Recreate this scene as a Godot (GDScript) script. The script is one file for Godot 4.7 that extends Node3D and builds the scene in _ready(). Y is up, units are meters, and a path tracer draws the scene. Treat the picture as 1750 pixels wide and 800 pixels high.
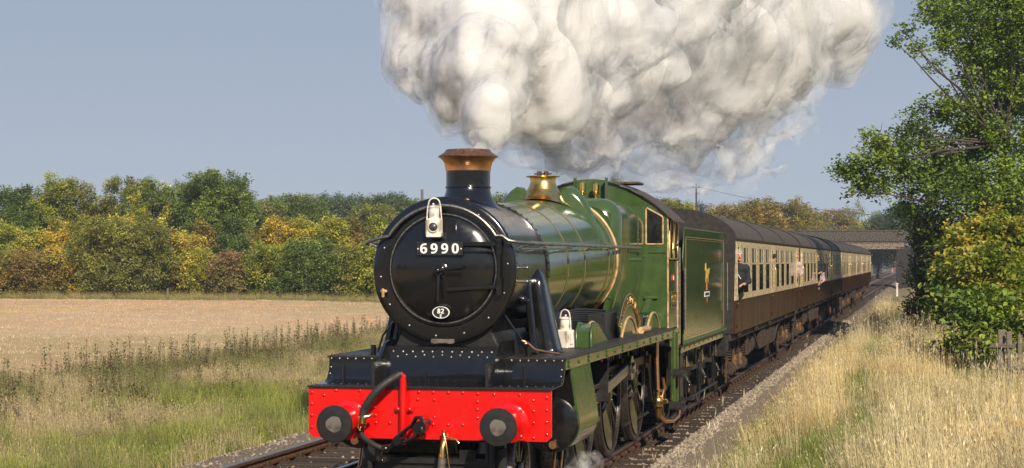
extends Node3D
# A green steam locomotive with its tender and five chocolate-and-cream coaches on a double-track line, built in metres.
# Origin: rail-top level, middle of the near track, at the face of the locomotive's buffer beam. -z runs back along the train, +x is the sunny side.

var rng := RandomNumberGenerator.new()
var M := {}
var noise := FastNoiseLite.new()

# ---------------------------------------------------------------- mesh building
class MB:
	var v := PackedVector3Array()
	var n := PackedVector3Array()
	var c := PackedColorArray()
	var uv := PackedVector2Array()
	var ix := PackedInt32Array()
	var col := Color(1, 1, 1)
	var T := Transform3D()
	func pt(p: Vector3, nn: Vector3) -> int:
		v.append(T * p)
		n.append((T.basis * nn).normalized())
		c.append(col)
		return v.size() - 1
	func tri_i(a: int, b: int, d: int) -> void:
		var g := (v[b] - v[a]).cross(v[d] - v[a])
		if g.dot(n[a] + n[b] + n[d]) > 0.0:
			ix.append(a); ix.append(d); ix.append(b)
		else:
			ix.append(a); ix.append(b); ix.append(d)
	func face(ps: Array, nn: Vector3) -> void:
		var s := v.size()
		for p in ps:
			pt(p, nn)
		for i in range(1, ps.size() - 1):
			tri_i(s, s + i, s + i + 1)
	func flat(ps: Array) -> void:
		face(ps, (ps[1] - ps[0]).cross(ps[2] - ps[0]).normalized())
	func quad_i(a: int, b: int, d: int, e: int) -> void:
		tri_i(a, b, d)
		tri_i(a, d, e)
	func box(p: Vector3, s: Vector3, ch := 0.0) -> void:
		var h := s * 0.5
		ch = minf(ch, 0.45 * minf(s.x, minf(s.y, s.z)))
		var A := [Vector3.RIGHT, Vector3.UP, Vector3.BACK]
		for k in 3:
			for g in [-1.0, 1.0]:
				var w: Vector3 = A[k]
				var a: Vector3 = A[(k + 1) % 3]
				var b: Vector3 = A[(k + 2) % 3]
				var hw := h[k]
				var ha := h[(k + 1) % 3] - ch
				var hb := h[(k + 2) % 3] - ch
				face([p + w * hw * g - a * ha - b * hb, p + w * hw * g + a * ha - b * hb, p + w * hw * g + a * ha + b * hb, p + w * hw * g - a * ha + b * hb], w * g)
		if ch <= 0.0:
			return
		for k in 3:
			var w: Vector3 = A[k]
			var a: Vector3 = A[(k + 1) % 3]
			var b: Vector3 = A[(k + 2) % 3]
			var hw := h[k] - ch
			var ha := h[(k + 1) % 3]
			var hb := h[(k + 2) % 3]
			for ga in [-1.0, 1.0]:
				for gb in [-1.0, 1.0]:
					var q1: Vector3 = p + a * ha * ga + b * (hb - ch) * gb
					var q2: Vector3 = p + a * (ha - ch) * ga + b * hb * gb
					face([q1 - w * hw, q1 + w * hw, q2 + w * hw, q2 - w * hw], (a * ga + b * gb).normalized())
		for gx in [-1.0, 1.0]:
			for gy in [-1.0, 1.0]:
				for gz in [-1.0, 1.0]:
					face([p + Vector3(gx * h.x, gy * (h.y - ch), gz * (h.z - ch)), p + Vector3(gx * (h.x - ch), gy * h.y, gz * (h.z - ch)), p + Vector3(gx * (h.x - ch), gy * (h.y - ch), gz * h.z)], Vector3(gx, gy, gz).normalized())
	func bar(a: Vector3, b: Vector3, w: float, h: float, up := Vector3.UP, ch := 0.0) -> void:
		var z := (b - a).normalized()
		var x := up.cross(z).normalized()
		var keep := T
		T = T * Transform3D(Basis(x, z.cross(x), z), (a + b) * 0.5)
		box(Vector3.ZERO, Vector3(w, h, (b - a).length()), ch)
		T = keep
	# profile points (radius, along); turned about axis `ax` through p
	func lathe(pr: Array, p: Vector3, ax: Vector3, seg := 24, a0 := 0.0, a1 := TAU, split := 0.7) -> void:
		var w := ax.normalized()
		var u := (Vector3.UP if absf(w.y) < 0.9 else Vector3.BACK).cross(w).normalized()
		var t := w.cross(u)
		var dirs := []
		for i in pr.size() - 1:
			var d: Vector2 = (pr[i + 1] - pr[i])
			dirs.append(Vector2(d.y, -d.x).normalized() if d.length() > 1e-7 else Vector2(1, 0))
		for i in pr.size() - 1:
			if (pr[i + 1] - pr[i]).length() < 1e-7:
				continue
			var n0: Vector2 = dirs[i]
			var n1: Vector2 = dirs[i]
			if i > 0 and dirs[i - 1].dot(dirs[i]) > split:
				n0 = (dirs[i - 1] + dirs[i]).normalized()
			if i < dirs.size() - 1 and dirs[i + 1].dot(dirs[i]) > split:
				n1 = (dirs[i + 1] + dirs[i]).normalized()
			var s := v.size()
			for k in seg + 1:
				var an := a0 + (a1 - a0) * k / seg
				var r := u * cos(an) + t * sin(an)
				pt(p + r * pr[i].x + w * pr[i].y, r * n0.x + w * n0.y)
				pt(p + r * pr[i + 1].x + w * pr[i + 1].y, r * n1.x + w * n1.y)
			for k in seg:
				var q := s + k * 2
				if pr[i].x > 1e-6:
					tri_i(q, q + 2, q + 1)
				if pr[i + 1].x > 1e-6:
					tri_i(q + 1, q + 2, q + 3)
	func cyl(a: Vector3, b: Vector3, r: float, seg := 12, r2 := -1.0) -> void:
		var e := r if r2 < 0.0 else r2
		lathe([Vector2(0, 0), Vector2(r, 0), Vector2(e, (b - a).length()), Vector2(0, (b - a).length())], a, b - a, seg)
	func ball(p: Vector3, r: float, seg := 10, sq := 1.0) -> void:
		var pr := []
		var k := maxi(3, seg / 2)
		for i in k + 1:
			pr.append(Vector2(sin(PI * i / k) * r, -cos(PI * i / k) * r * sq))
		lathe(pr, p, Vector3.UP, seg, 0, TAU, -1.0)
	func dome(p: Vector3, ax: Vector3, r: float, seg := 8) -> void:   # a rivet head
		lathe([Vector2(r, 0), Vector2(r * 0.75, r * 0.5), Vector2(0, r * 0.68)], p, ax, seg, 0, TAU, -1.0)
	func tube(ps: Array, r: float, seg := 10, r2 := -1.0, cap := true) -> void:
		var e := r if r2 < 0.0 else r2
		var s := v.size()
		var m := ps.size()
		var d0: Vector3 = (ps[1] - ps[0]).normalized()
		var u := (Vector3.UP if absf(d0.y) < 0.9 else Vector3.RIGHT).cross(d0).normalized()
		for i in m:
			var d: Vector3 = ((ps[mini(i + 1, m - 1)] - ps[maxi(i - 1, 0)]) as Vector3).normalized()
			u = (u - d * u.dot(d)).normalized()
			var t := d.cross(u)
			var rr := lerpf(r, e, float(i) / (m - 1))
			for k in seg:
				var an := TAU * k / seg
				var q := u * cos(an) + t * sin(an)
				pt(ps[i] + q * rr, q)
		for i in m - 1:
			for k in seg:
				var a := s + i * seg + k
				var b := s + i * seg + (k + 1) % seg
				quad_i(a, b, b + seg, a + seg)
		if cap:
			for f in [0, m - 1]:
				var d: Vector3 = (ps[1] - ps[0]).normalized() * -1.0 if f == 0 else (ps[m - 1] - ps[m - 2]).normalized()
				var pp := []
				for k in seg:
					pp.append(T.affine_inverse() * v[s + f * seg + k])
				face(pp, d)
	# rows of points -> smooth sheet
	func surf(rows: Array, wrap := false) -> void:
		var s := v.size()
		var m: int = rows[0].size()
		var R := rows.size()
		for i in R:
			for k in m:
				var a: Vector3 = rows[i][(k + 1) % m if wrap else mini(k + 1, m - 1)] - rows[i][(k - 1 + m) % m if wrap else maxi(k - 1, 0)]
				var b: Vector3 = rows[mini(i + 1, R - 1)][k] - rows[maxi(i - 1, 0)][k]
				pt(rows[i][k], a.cross(b))
		for i in R - 1:
			for k in (m if wrap else m - 1):
				var a := s + i * m + k
				var b := s + i * m + (k + 1) % m
				quad_i(a, b, b + m, a + m)
	# polygon (2D) pushed along z of T from z0 to z1, with sharp corners above 40 degrees
	func prism(poly: Array, z0: float, z1: float, caps := true, closed := true) -> void:
		var m := poly.size()
		var e := m if closed else m - 1
		var ns := []
		for i in e:
			var d: Vector2 = poly[(i + 1) % m] - poly[i]
			ns.append(Vector2(d.y, -d.x).normalized())
		for i in e:
			var q: Vector2 = poly[i]
			var w: Vector2 = poly[(i + 1) % m]
			var n0: Vector2 = ns[i]
			var n1: Vector2 = ns[i]
			if (closed or i > 0) and ns[(i - 1 + e) % e].dot(ns[i]) > 0.77:
				n0 = (ns[(i - 1 + e) % e] + ns[i]).normalized()
			if (closed or i < e - 1) and ns[(i + 1) % e].dot(ns[i]) > 0.77:
				n1 = (ns[(i + 1) % e] + ns[i]).normalized()
			var s := v.size()
			pt(Vector3(q.x, q.y, z0), Vector3(n0.x, n0.y, 0)); pt(Vector3(w.x, w.y, z0), Vector3(n1.x, n1.y, 0))
			pt(Vector3(w.x, w.y, z1), Vector3(n1.x, n1.y, 0)); pt(Vector3(q.x, q.y, z1), Vector3(n0.x, n0.y, 0))
			quad_i(s, s + 1, s + 2, s + 3)
		if caps:
			var t := Geometry2D.triangulate_polygon(PackedVector2Array(poly))
			for z in [z0, z1]:
				var s := v.size()
				for q in poly:
					pt(Vector3(q.x, q.y, z), Vector3(0, 0, 1 if z == maxf(z0, z1) else -1))
				for i in range(0, t.size(), 3):
					tri_i(s + t[i], s + t[i + 1], s + t[i + 2])
	func add(mesh: Mesh, t: Transform3D) -> void:
		var s := mesh.surface_get_arrays(0)
		var b := v.size()
		var ns: PackedVector3Array = s[Mesh.ARRAY_NORMAL]
		var vs: PackedVector3Array = s[Mesh.ARRAY_VERTEX]
		for i in vs.size():
			pt(t * vs[i], t.basis * ns[i])
		var id: PackedInt32Array = s[Mesh.ARRAY_INDEX] if s[Mesh.ARRAY_INDEX] != null else PackedInt32Array(range(vs.size()))
		for i in id:
			ix.append(b + i)
	func mesh() -> ArrayMesh:
		var a := []
		a.resize(Mesh.ARRAY_MAX)
		a[Mesh.ARRAY_VERTEX] = v
		a[Mesh.ARRAY_NORMAL] = n
		a[Mesh.ARRAY_COLOR] = c
		if uv.size() == v.size():
			a[Mesh.ARRAY_TEX_UV] = uv
		a[Mesh.ARRAY_INDEX] = ix
		var m := ArrayMesh.new()
		m.add_surface_from_arrays(Mesh.PRIMITIVE_TRIANGLES, a)
		return m

# sets T so that a 2D profile (x to the right = world z forward or x, y up) lies in a plane
func plane_yz(x := 0.0) -> Transform3D:   # profile x -> world z, profile y -> world y, depth -> world x
	return Transform3D(Basis(Vector3.BACK, Vector3.UP, Vector3.RIGHT), Vector3(x, 0, 0))

func obj(called: String, mb, m: Material, parent: Node = null) -> MeshInstance3D:
	var o := MeshInstance3D.new()
	o.name = called
	o.mesh = mb.mesh() if mb is MB else mb
	o.material_override = m
	(parent if parent else self).add_child(o, true)
	return o

func small(o: Node3D) -> void:   # many little pieces joined because they are too small to pick apart
	o.set_meta("kind", "stuff")

func thing(called: String, label: String, category: String, group := "", at := Vector3.ZERO) -> Node3D:
	var o := Node3D.new()
	o.name = called
	o.position = at
	add_child(o, true)
	return tag(o, label, category, group)

func tag(o: Node3D, label: String, category: String, group := "", kind := "") -> Node3D:
	if label: o.set_meta("label", label)
	if category: o.set_meta("category", category)
	if group: o.set_meta("group", group)
	if kind: o.set_meta("kind", kind)
	return o

func copies(called: String, mesh: Mesh, m: Material, ts: Array, cs: Array, parent: Node = null) -> MultiMeshInstance3D:
	var mm := MultiMesh.new()
	mm.transform_format = MultiMesh.TRANSFORM_3D
	mm.use_colors = true
	mm.mesh = mesh
	mm.instance_count = ts.size()
	for i in ts.size():
		mm.set_instance_transform(i, ts[i])
		mm.set_instance_color(i, cs[i] if cs.size() else Color.WHITE)
	var o := MultiMeshInstance3D.new()
	o.name = called
	o.multimesh = mm
	o.material_override = m
	(parent if parent else self).add_child(o, true)
	return o

# ---------------------------------------------------------------- materials
func lin(r: float, g: float, b: float, a := 1.0) -> Color:
	var q := Color(r, g, b).linear_to_srgb()
	q.a = a
	return q

func pic(freq: float, seed_: int, size := 512, kind := FastNoiseLite.TYPE_SIMPLEX_SMOOTH, ramp = null, normal := 0.0, oct := 4) -> NoiseTexture2D:
	var f := FastNoiseLite.new()
	f.seed = seed_
	f.noise_type = kind
	f.frequency = freq
	f.fractal_octaves = oct
	var t := NoiseTexture2D.new()
	t.width = size
	t.height = size
	t.seamless = true
	t.noise = f
	if ramp:
		var g := Gradient.new()
		g.offsets = PackedFloat32Array(ramp[0])
		g.colors = PackedColorArray(ramp[1])
		t.color_ramp = g
	if normal > 0.0:
		t.as_normal_map = true
		t.bump_strength = normal
	return t

func grey(a: float, b: float, lo := 0.2, hi := 0.8) -> Array:
	return [[lo, hi], [Color(a, a, a), Color(b, b, b)]]

func mat(called: String, col: Color, rough := 0.6, metal := 0.0) -> StandardMaterial3D:
	var m := StandardMaterial3D.new()
	m.resource_name = called
	m.albedo_color = col
	m.roughness = rough
	m.metallic = metal
	M[called] = m
	return m

func tri(m: StandardMaterial3D, s: Vector3, world := false) -> void:
	m.uv1_triplanar = true
	m.uv1_world_triplanar = world
	m.uv1_scale = s

func paint(called: String, col: Color, rough: float, wave := 0.25, dirt: Texture2D = null) -> StandardMaterial3D:
	var m := mat(called, col, rough)
	m.roughness = 1.0
	m.roughness_texture = M.t_rough if rough < 0.3 else M.t_rough2
	m.roughness_texture_channel = BaseMaterial3D.TEXTURE_CHANNEL_RED
	m.roughness = rough * 2.0
	m.normal_enabled = true
	m.normal_texture = M.t_wave
	m.normal_scale = wave
	if dirt:
		m.albedo_texture = dirt
	tri(m, Vector3(0.7, 0.7, 0.7))
	return m

func materials() -> void:
	M.t_rough = pic(0.02, 3, 512, FastNoiseLite.TYPE_SIMPLEX_SMOOTH, grey(0.35, 0.75))
	M.t_rough2 = pic(0.03, 4, 512, FastNoiseLite.TYPE_SIMPLEX_SMOOTH, grey(0.4, 0.62))
	M.t_wave = pic(0.012, 5, 512, FastNoiseLite.TYPE_SIMPLEX_SMOOTH, null, 2.0, 2)
	M.t_grime = pic(0.02, 6, 512, FastNoiseLite.TYPE_SIMPLEX_SMOOTH, [[0.25, 0.5, 0.8], [Color(0.72, 0.68, 0.62), Color(0.95, 0.93, 0.9), Color(1, 1, 1)]], 0, 5)
	M.t_faint = pic(0.012, 16, 512, FastNoiseLite.TYPE_SIMPLEX_SMOOTH, [[0.2, 0.8], [Color(0.9, 0.89, 0.87), Color(1, 1, 1)]], 0, 5)
	M.t_streak = pic(0.02, 7, 512, FastNoiseLite.TYPE_SIMPLEX_SMOOTH, [[0.25, 0.55, 0.8], [Color(0.5, 0.42, 0.36), Color(0.85, 0.8, 0.74), Color(1, 1, 1)]], 0, 5)
	M.t_grain = pic(0.06, 8, 512, FastNoiseLite.TYPE_SIMPLEX_SMOOTH, grey(0.55, 1.0), 0, 5)
	M.t_rust = pic(0.03, 9, 512, FastNoiseLite.TYPE_SIMPLEX_SMOOTH, [[0.2, 0.5, 0.8], [Color(0.45, 0.36, 0.3), Color(0.8, 0.68, 0.58), Color(1, 0.95, 0.9)]], 0, 5)
	M.t_bump = pic(0.05, 10, 512, FastNoiseLite.TYPE_SIMPLEX_SMOOTH, null, 6.0, 5)
	M.t_soil = pic(0.03, 11, 1024, FastNoiseLite.TYPE_SIMPLEX_SMOOTH, [[0.2, 0.5, 0.8], [Color(0.86, 0.83, 0.78), Color(0.96, 0.95, 0.93), Color(1, 1, 1)]], 0, 6)
	M.t_stone = pic(0.05, 12, 1024, FastNoiseLite.TYPE_CELLULAR, grey(1.0, 0.35, 0.0, 0.9), 0, 3)
	M.t_stone_n = pic(0.05, 12, 1024, FastNoiseLite.TYPE_CELLULAR, null, 12.0, 3)
	M.t_smear = pic(0.008, 13, 512, FastNoiseLite.TYPE_SIMPLEX_SMOOTH, grey(0.9, 1.0), 0, 5)
	var g := paint("green", lin(0.050, 0.092, 0.027), 0.13, 0.3, M.t_faint)
	g.clearcoat_enabled = true; g.clearcoat = 0.5; g.clearcoat_roughness = 0.1
	paint("green_satin", lin(0.055, 0.10, 0.035), 0.3, 0.2, M.t_faint)
	var b := paint("black", lin(0.0065, 0.0065, 0.007), 0.17, 0.3)
	b.clearcoat_enabled = true; b.clearcoat = 0.4; b.clearcoat_roughness = 0.1
	paint("black_satin", lin(0.014, 0.0135, 0.013), 0.42, 0.2)
	paint("soot", lin(0.02, 0.018, 0.016), 0.8, 0.6)
	paint("deck", lin(0.03, 0.026, 0.024), 0.5, 0.4, M.t_grime)
	var r := paint("red", lin(0.62, 0.004, 0.003), 0.2, 0.12)
	r.clearcoat_enabled = true; r.clearcoat = 0.7; r.clearcoat_roughness = 0.08
	var brass := mat("brass", lin(0.86, 0.60, 0.22), 0.22, 1.0)
	brass.roughness = 0.27; brass.normal_enabled = true; brass.normal_texture = M.t_wave; brass.normal_scale = 0.05
	brass.albedo_texture = M.t_faint; tri(brass, Vector3(2, 2, 2))
	var cu := mat("copper", lin(0.96, 0.50, 0.25), 0.3, 1.0)
	cu.roughness = 0.3; cu.albedo_texture = M.t_faint; cu.normal_enabled = true; cu.normal_texture = M.t_wave; cu.normal_scale = 0.08; tri(cu, Vector3(2.2, 2.2, 2.2))
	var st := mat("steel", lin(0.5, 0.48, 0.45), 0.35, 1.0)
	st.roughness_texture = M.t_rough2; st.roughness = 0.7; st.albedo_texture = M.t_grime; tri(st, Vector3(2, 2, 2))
	var os := mat("oily_steel", lin(0.23, 0.20, 0.17), 0.4, 0.7)
	os.albedo_texture = M.t_rust; os.roughness_texture = M.t_rough2; os.roughness = 0.8; tri(os, Vector3(2, 2, 2))
	var ty := mat("tyre_steel", lin(0.20, 0.19, 0.18), 0.35, 0.9)
	ty.albedo_texture = M.t_grime; tri(ty, Vector3(2, 2, 2))
	paint("white_enamel", lin(0.78, 0.74, 0.68), 0.35, 0.2, M.t_grime)
	mat("white_print", lin(0.8, 0.78, 0.74), 0.5)
	mat("lens", lin(0.03, 0.03, 0.035), 0.06).clearcoat_enabled = true
	paint("rubber", lin(0.022, 0.021, 0.02), 0.6, 0.4)
	paint("orange_line", lin(0.55, 0.16, 0.03), 0.35, 0.1)
	paint("bead", lin(0.62, 0.42, 0.22), 0.35, 0.1, M.t_grime)
	paint("fine_line", lin(0.26, 0.15, 0.055), 0.35, 0.1)
	var oc := mat("old_copper", lin(0.30, 0.15, 0.085), 0.42, 0.7)
	oc.albedo_texture = M.t_grime; tri(oc, Vector3(2, 2, 2))
	paint("grease", lin(0.135, 0.125, 0.11), 0.5, 0.5, M.t_grime)
	# carriage stock
	paint("cream", lin(0.74, 0.62, 0.38), 0.28, 0.15, M.t_grime)
	var ch := paint("chocolate", lin(0.070, 0.029, 0.014), 0.34, 0.2, M.t_streak)
	ch.uv1_scale = Vector3(0.4, 0.05, 0.4)
	ch.metallic_specular = 0.22
	paint("roof_grey", lin(0.082, 0.066, 0.052), 0.7, 0.3, M.t_grime)
	paint("coach_end", lin(0.022, 0.019, 0.017), 0.55, 0.3, M.t_grime)
	var ug := paint("under_dirt", lin(0.072, 0.057, 0.043), 0.85, 0.8, M.t_rust)
	ug.uv1_scale = Vector3(1.5, 1.5, 1.5)
	paint("spring_ochre", lin(0.22, 0.15, 0.06), 0.6, 0.5, M.t_rust)
	mat("seat_cloth", lin(0.12, 0.03, 0.025), 0.9)
	mat("interior", lin(0.10, 0.065, 0.04), 0.8)
	var gl := mat("pane", lin(0.010, 0.011, 0.011, 0.78), 0.03)
	gl.transparency = BaseMaterial3D.TRANSPARENCY_ALPHA
	paint("reflection_pane", lin(0.62, 0.56, 0.42), 0.12, 0.2, M.t_grime)  # pale colour stands for the reflection in the coach top lights
	var wf := mat("window_frame", lin(0.70, 0.60, 0.40), 0.35, 0.0)
	wf.albedo_texture = M.t_grime; tri(wf, Vector3(2, 2, 2))
	# track
	var rr := mat("rail_rust", lin(0.155, 0.088, 0.050), 0.85)
	rr.albedo_texture = M.t_rust; rr.normal_enabled = true; rr.normal_texture = M.t_bump; rr.normal_scale = 0.6; tri(rr, Vector3(3, 3, 1))
	var cr := mat("chair_iron", lin(0.085, 0.055, 0.036), 0.9)
	cr.albedo_texture = M.t_rust; tri(cr, Vector3(3, 3, 3))
	mat("rail_top", lin(0.42, 0.37, 0.33), 0.3, 1.0)
	var sl := mat("sleeper", lin(0.075, 0.056, 0.042), 0.9)
	sl.albedo_texture = M.t_grain; sl.normal_enabled = true; sl.normal_texture = M.t_bump; sl.normal_scale = 1.0; tri(sl, Vector3(0.5, 4, 4)); sl.vertex_color_use_as_albedo = true
	var ba := mat("ballast_bed", lin(0.55, 0.45, 0.34), 0.95)
	ba.albedo_texture = M.t_stone; ba.normal_enabled = true; ba.normal_texture = M.t_stone_n; ba.normal_scale = 1.0; tri(ba, Vector3(0.55, 0.55, 0.55), true); ba.vertex_color_use_as_albedo = true
	var so := mat("stones", lin(1, 1, 1), 0.9)
	so.vertex_color_use_as_albedo = true
	var gr := mat("soil", lin(1, 1, 1), 0.95)
	gr.albedo_texture = M.t_soil; gr.vertex_color_use_as_albedo = true; gr.normal_enabled = true; gr.normal_texture = M.t_bump; gr.normal_scale = 1.0; tri(gr, Vector3(0.31, 0.31, 0.31), true)
	gr.detail_enabled = true; gr.detail_albedo = M.t_smear; gr.detail_blend_mode = BaseMaterial3D.BLEND_MODE_MUL; gr.uv2_triplanar = true; gr.uv2_world_triplanar = true; gr.uv2_scale = Vector3(0.027, 0.027, 0.027)
	# plants
	var lf := mat("leaf", lin(1, 1, 1), 0.5)
	lf.vertex_color_use_as_albedo = true; lf.backlight_enabled = true; lf.backlight = Color(0.75, 0.8, 0.4)
	var gs := mat("grass_blade", lin(1, 1, 1), 0.7)
	gs.vertex_color_use_as_albedo = true; gs.backlight_enabled = true; gs.backlight = Color(0.5, 0.5, 0.35)
	var bk := mat("bark", lin(0.12, 0.095, 0.07), 0.95)
	bk.albedo_texture = M.t_grain; bk.normal_enabled = true; bk.normal_texture = M.t_bump; bk.normal_scale = 1.5; tri(bk, Vector3(3, 0.8, 3))
	var wd := mat("old_wood", lin(0.27, 0.225, 0.17), 0.9)
	wd.albedo_texture = M.t_grain; wd.normal_enabled = true; wd.normal_texture = M.t_bump; wd.normal_scale = 1.0; tri(wd, Vector3(4, 0.6, 4))
	# masonry
	var bl := mat("blue_brick", lin(0.045, 0.044, 0.042), 0.9)  # base colour darkened to include tree shade on the abutment
	bl.albedo_texture = M.t_streak; bl.normal_enabled = true; bl.normal_texture = M.t_bump; bl.normal_scale = 0.6; tri(bl, Vector3(0.35, 0.9, 0.35))
	var sb := mat("parapet_brick", lin(0.125, 0.120, 0.108), 0.9)
	sb.albedo_texture = M.t_streak; sb.normal_enabled = true; sb.normal_texture = M.t_bump; sb.normal_scale = 0.6; tri(sb, Vector3(0.35, 0.9, 0.35))
	var gd := mat("girder_paint", lin(0.30, 0.30, 0.27), 0.7)
	gd.albedo_texture = M.t_rust; tri(gd, Vector3(0.5, 0.25, 0.5))
	# steam
	var sm := mat("steam", lin(0.80, 0.795, 0.785), 1.0)
	sm.metallic_specular = 0.0
	var sf := mat("steam_veil", lin(0.80, 0.795, 0.785), 1.0)
	sf.metallic_specular = 0.0
	sf.transparency = BaseMaterial3D.TRANSPARENCY_ALPHA
	sf.vertex_color_use_as_albedo = true
	sf.backlight_enabled = true; sf.backlight = Color(0.7, 0.7, 0.7)
	# people
	var sk := mat("skin", lin(0.52, 0.28, 0.19), 0.5); sk.subsurf_scatter_enabled = true; sk.subsurf_scatter_strength = 0.1
	mat("skin_dark_line", lin(0.05, 0.025, 0.02), 0.5)
	mat("hair_grey", lin(0.28, 0.26, 0.24), 0.8)
	mat("hair_brown", lin(0.07, 0.04, 0.025), 0.8)
	mat("eye_white", lin(0.7, 0.68, 0.65), 0.2)
	mat("lip", lin(0.38, 0.13, 0.1), 0.5)
	mat("cloth_navy", lin(0.014, 0.016, 0.022), 0.9)
	mat("cloth_pale", lin(0.4, 0.3, 0.28), 0.9)
	mat("cloth_orange", lin(0.85, 0.16, 0.02), 0.8)
	mat("cap_tan", lin(0.32, 0.24, 0.14), 0.9)
	mat("crest_yellow", lin(0.75, 0.45, 0.06), 0.4)
	var pd := mat("pane_dark", lin(0.02, 0.022, 0.022), 0.06)
	pd.clearcoat_enabled = true

func _ready() -> void:
	rng.seed = 11
	# camera
	var cam := Camera3D.new()
	cam.name = "camera"
	cam.fov = 14.373
	cam.near = 0.5
	cam.far = 6000.0
	add_child(cam)
	cam.position = Vector3(5.08, 2.733, 18.9)
	cam.rotation = Vector3(0.0144, 0.2176, 0.0)
	cam.current = true
	# sky, air, exposure
	var sky := ProceduralSkyMaterial.new()
	sky.sky_top_color = lin(0.15, 0.225, 0.39)
	sky.sky_horizon_color = lin(0.40, 0.45, 0.51)
	sky.sky_curve = 0.17
	sky.ground_bottom_color = lin(0.16, 0.14, 0.09)
	sky.ground_horizon_color = lin(0.3, 0.28, 0.22)
	sky.sun_angle_max = 12.0
	var env := Environment.new()
	env.background_mode = Environment.BG_SKY
	env.sky = Sky.new()
	env.sky.sky_material = sky
	env.tonemap_mode = Environment.TONE_MAPPER_LINEAR
	env.tonemap_exposure = 1.2
	env.sdfgi_enabled = true
	env.ssao_enabled = true
	env.ssil_enabled = true
	env.fog_enabled = FOG > 0.0
	env.fog_density = FOG
	env.fog_light_color = Color(0.78, 0.83, 0.92)
	var we := WorldEnvironment.new()
	we.name = "world"
	we.environment = env
	add_child(we)
	# sun: behind the camera's right shoulder, low in an autumn sky
	var sun := DirectionalLight3D.new()
	sun.name = "sun"
	sun.light_energy = 1.6
	sun.light_color = Color(1.0, 0.945, 0.86)
	sun.light_angular_distance = 0.5
	sun.shadow_enabled = true
	add_child(sun)
	var az := deg_to_rad(26.5)
	var el := deg_to_rad(33.0)
	var to_sun := Vector3(sin(az) * cos(el), sin(el), cos(az) * cos(el))
	sun.look_at_from_position(to_sun * 50.0, Vector3.ZERO)
	materials()
	ground()
	track()
	bridges()
	locomotive()
	tender()
	coaches()
	if not QUICK:
		smoke()
	drain_steam()
	trees()
	grass()
	small_things()
	people()

const QUICK := false
const FOG := 0.0003

# ---------------------------------------------------------------- locomotive
func arc(cx: float, cy: float, r: float, a0: float, a1: float, k: int) -> Array:
	var o := []
	for i in k + 1:
		var a := a0 + (a1 - a0) * i / k
		o.append(Vector2(cx + r * cos(a), cy + r * sin(a)))
	return o

func letters(text: String, size: float, depth := 0.008, serif := false) -> TextMesh:
	var f := SystemFont.new()
	f.font_names = PackedStringArray(["Droid Serif" if serif else "Droid Sans"])
	f.font_weight = 700
	var t := TextMesh.new()
	t.text = text
	t.font = f
	t.font_size = 64
	t.pixel_size = size / 64.0 * 1.37   # size = height of a capital
	t.depth = depth
	return t

# a spoked wheel in the plane x = x0, centre (y, z): parts tyre, spokes, hub
func wheel(called: String, x0: float, r: float, z: float, spokes: int, parent: Node, side := 1.0, rim: Material = null, turn := 0.0, boss := false) -> Node3D:
	var o := Node3D.new()
	o.name = called
	o.position = Vector3(x0, r, z)
	o.rotation.x = turn
	parent.add_child(o, true)
	var t := MB.new()
	var w := 0.13
	t.lathe([Vector2(r - 0.075, w), Vector2(r - 0.075, 0), Vector2(r + 0.03, 0.0), Vector2(r + 0.03, 0.025), Vector2(r + 0.004, 0.04), Vector2(r - 0.003, w - 0.008), Vector2(r - 0.012, w), Vector2(r - 0.075, w)], Vector3(-side * 0.06, 0, 0), Vector3(side, 0, 0), 56)
	obj("tyre", t, rim if rim else M.oily_steel, o)
	var s := MB.new()
	s.lathe([Vector2(r - 0.14, 0.02), Vector2(r - 0.14, 0.1), Vector2(r - 0.074, 0.1), Vector2(r - 0.074, 0.02)], Vector3(-side * 0.06, 0, 0), Vector3(side, 0, 0), 48)
	for k in spokes:
		var a := TAU * (k + 0.5) / spokes
		var d := Vector3(0, cos(a), sin(a))
		s.bar(d * r * 0.12, d * (r - 0.12), 0.05, 0.07, Vector3.RIGHT, 0.012)
	obj("spokes", s, M.black, o)
	var h := MB.new()
	h.lathe([Vector2(0, 0.14), Vector2(r * 0.11, 0.14), Vector2(r * 0.2, 0.11), Vector2(r * 0.22, 0.0), Vector2(0, 0)], Vector3(-side * 0.06, 0, 0), Vector3(side, 0, 0), 24)
	if boss:
		h.box(Vector3(side * 0.02, 0.19, 0), Vector3(0.1, 0.42, 0.24), 0.03)
		h.cyl(Vector3(side * 0.06, 0.381, 0), Vector3(side * 0.1, 0.381, 0), 0.11, 20)
		var wt := []
		for i in 13:
			var a := -PI / 2 - 0.62 + 1.24 * i / 12
			wt.append(Vector2(cos(a), sin(a)) * (r - 0.1))
		wt.append(Vector2(0.3, -r * 0.52)); wt.append(Vector2(-0.3, -r * 0.52))
		h.T = plane_yz()
		h.prism(wt, side * 0.0, side * 0.085)
	obj("hub", h, M.black, o)
	return o

func rivet_rows(m: MB, rows: Array, ax: Vector3, r := 0.016) -> void:
	for p in rows:
		m.dome(p, ax, r, 7)

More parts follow.
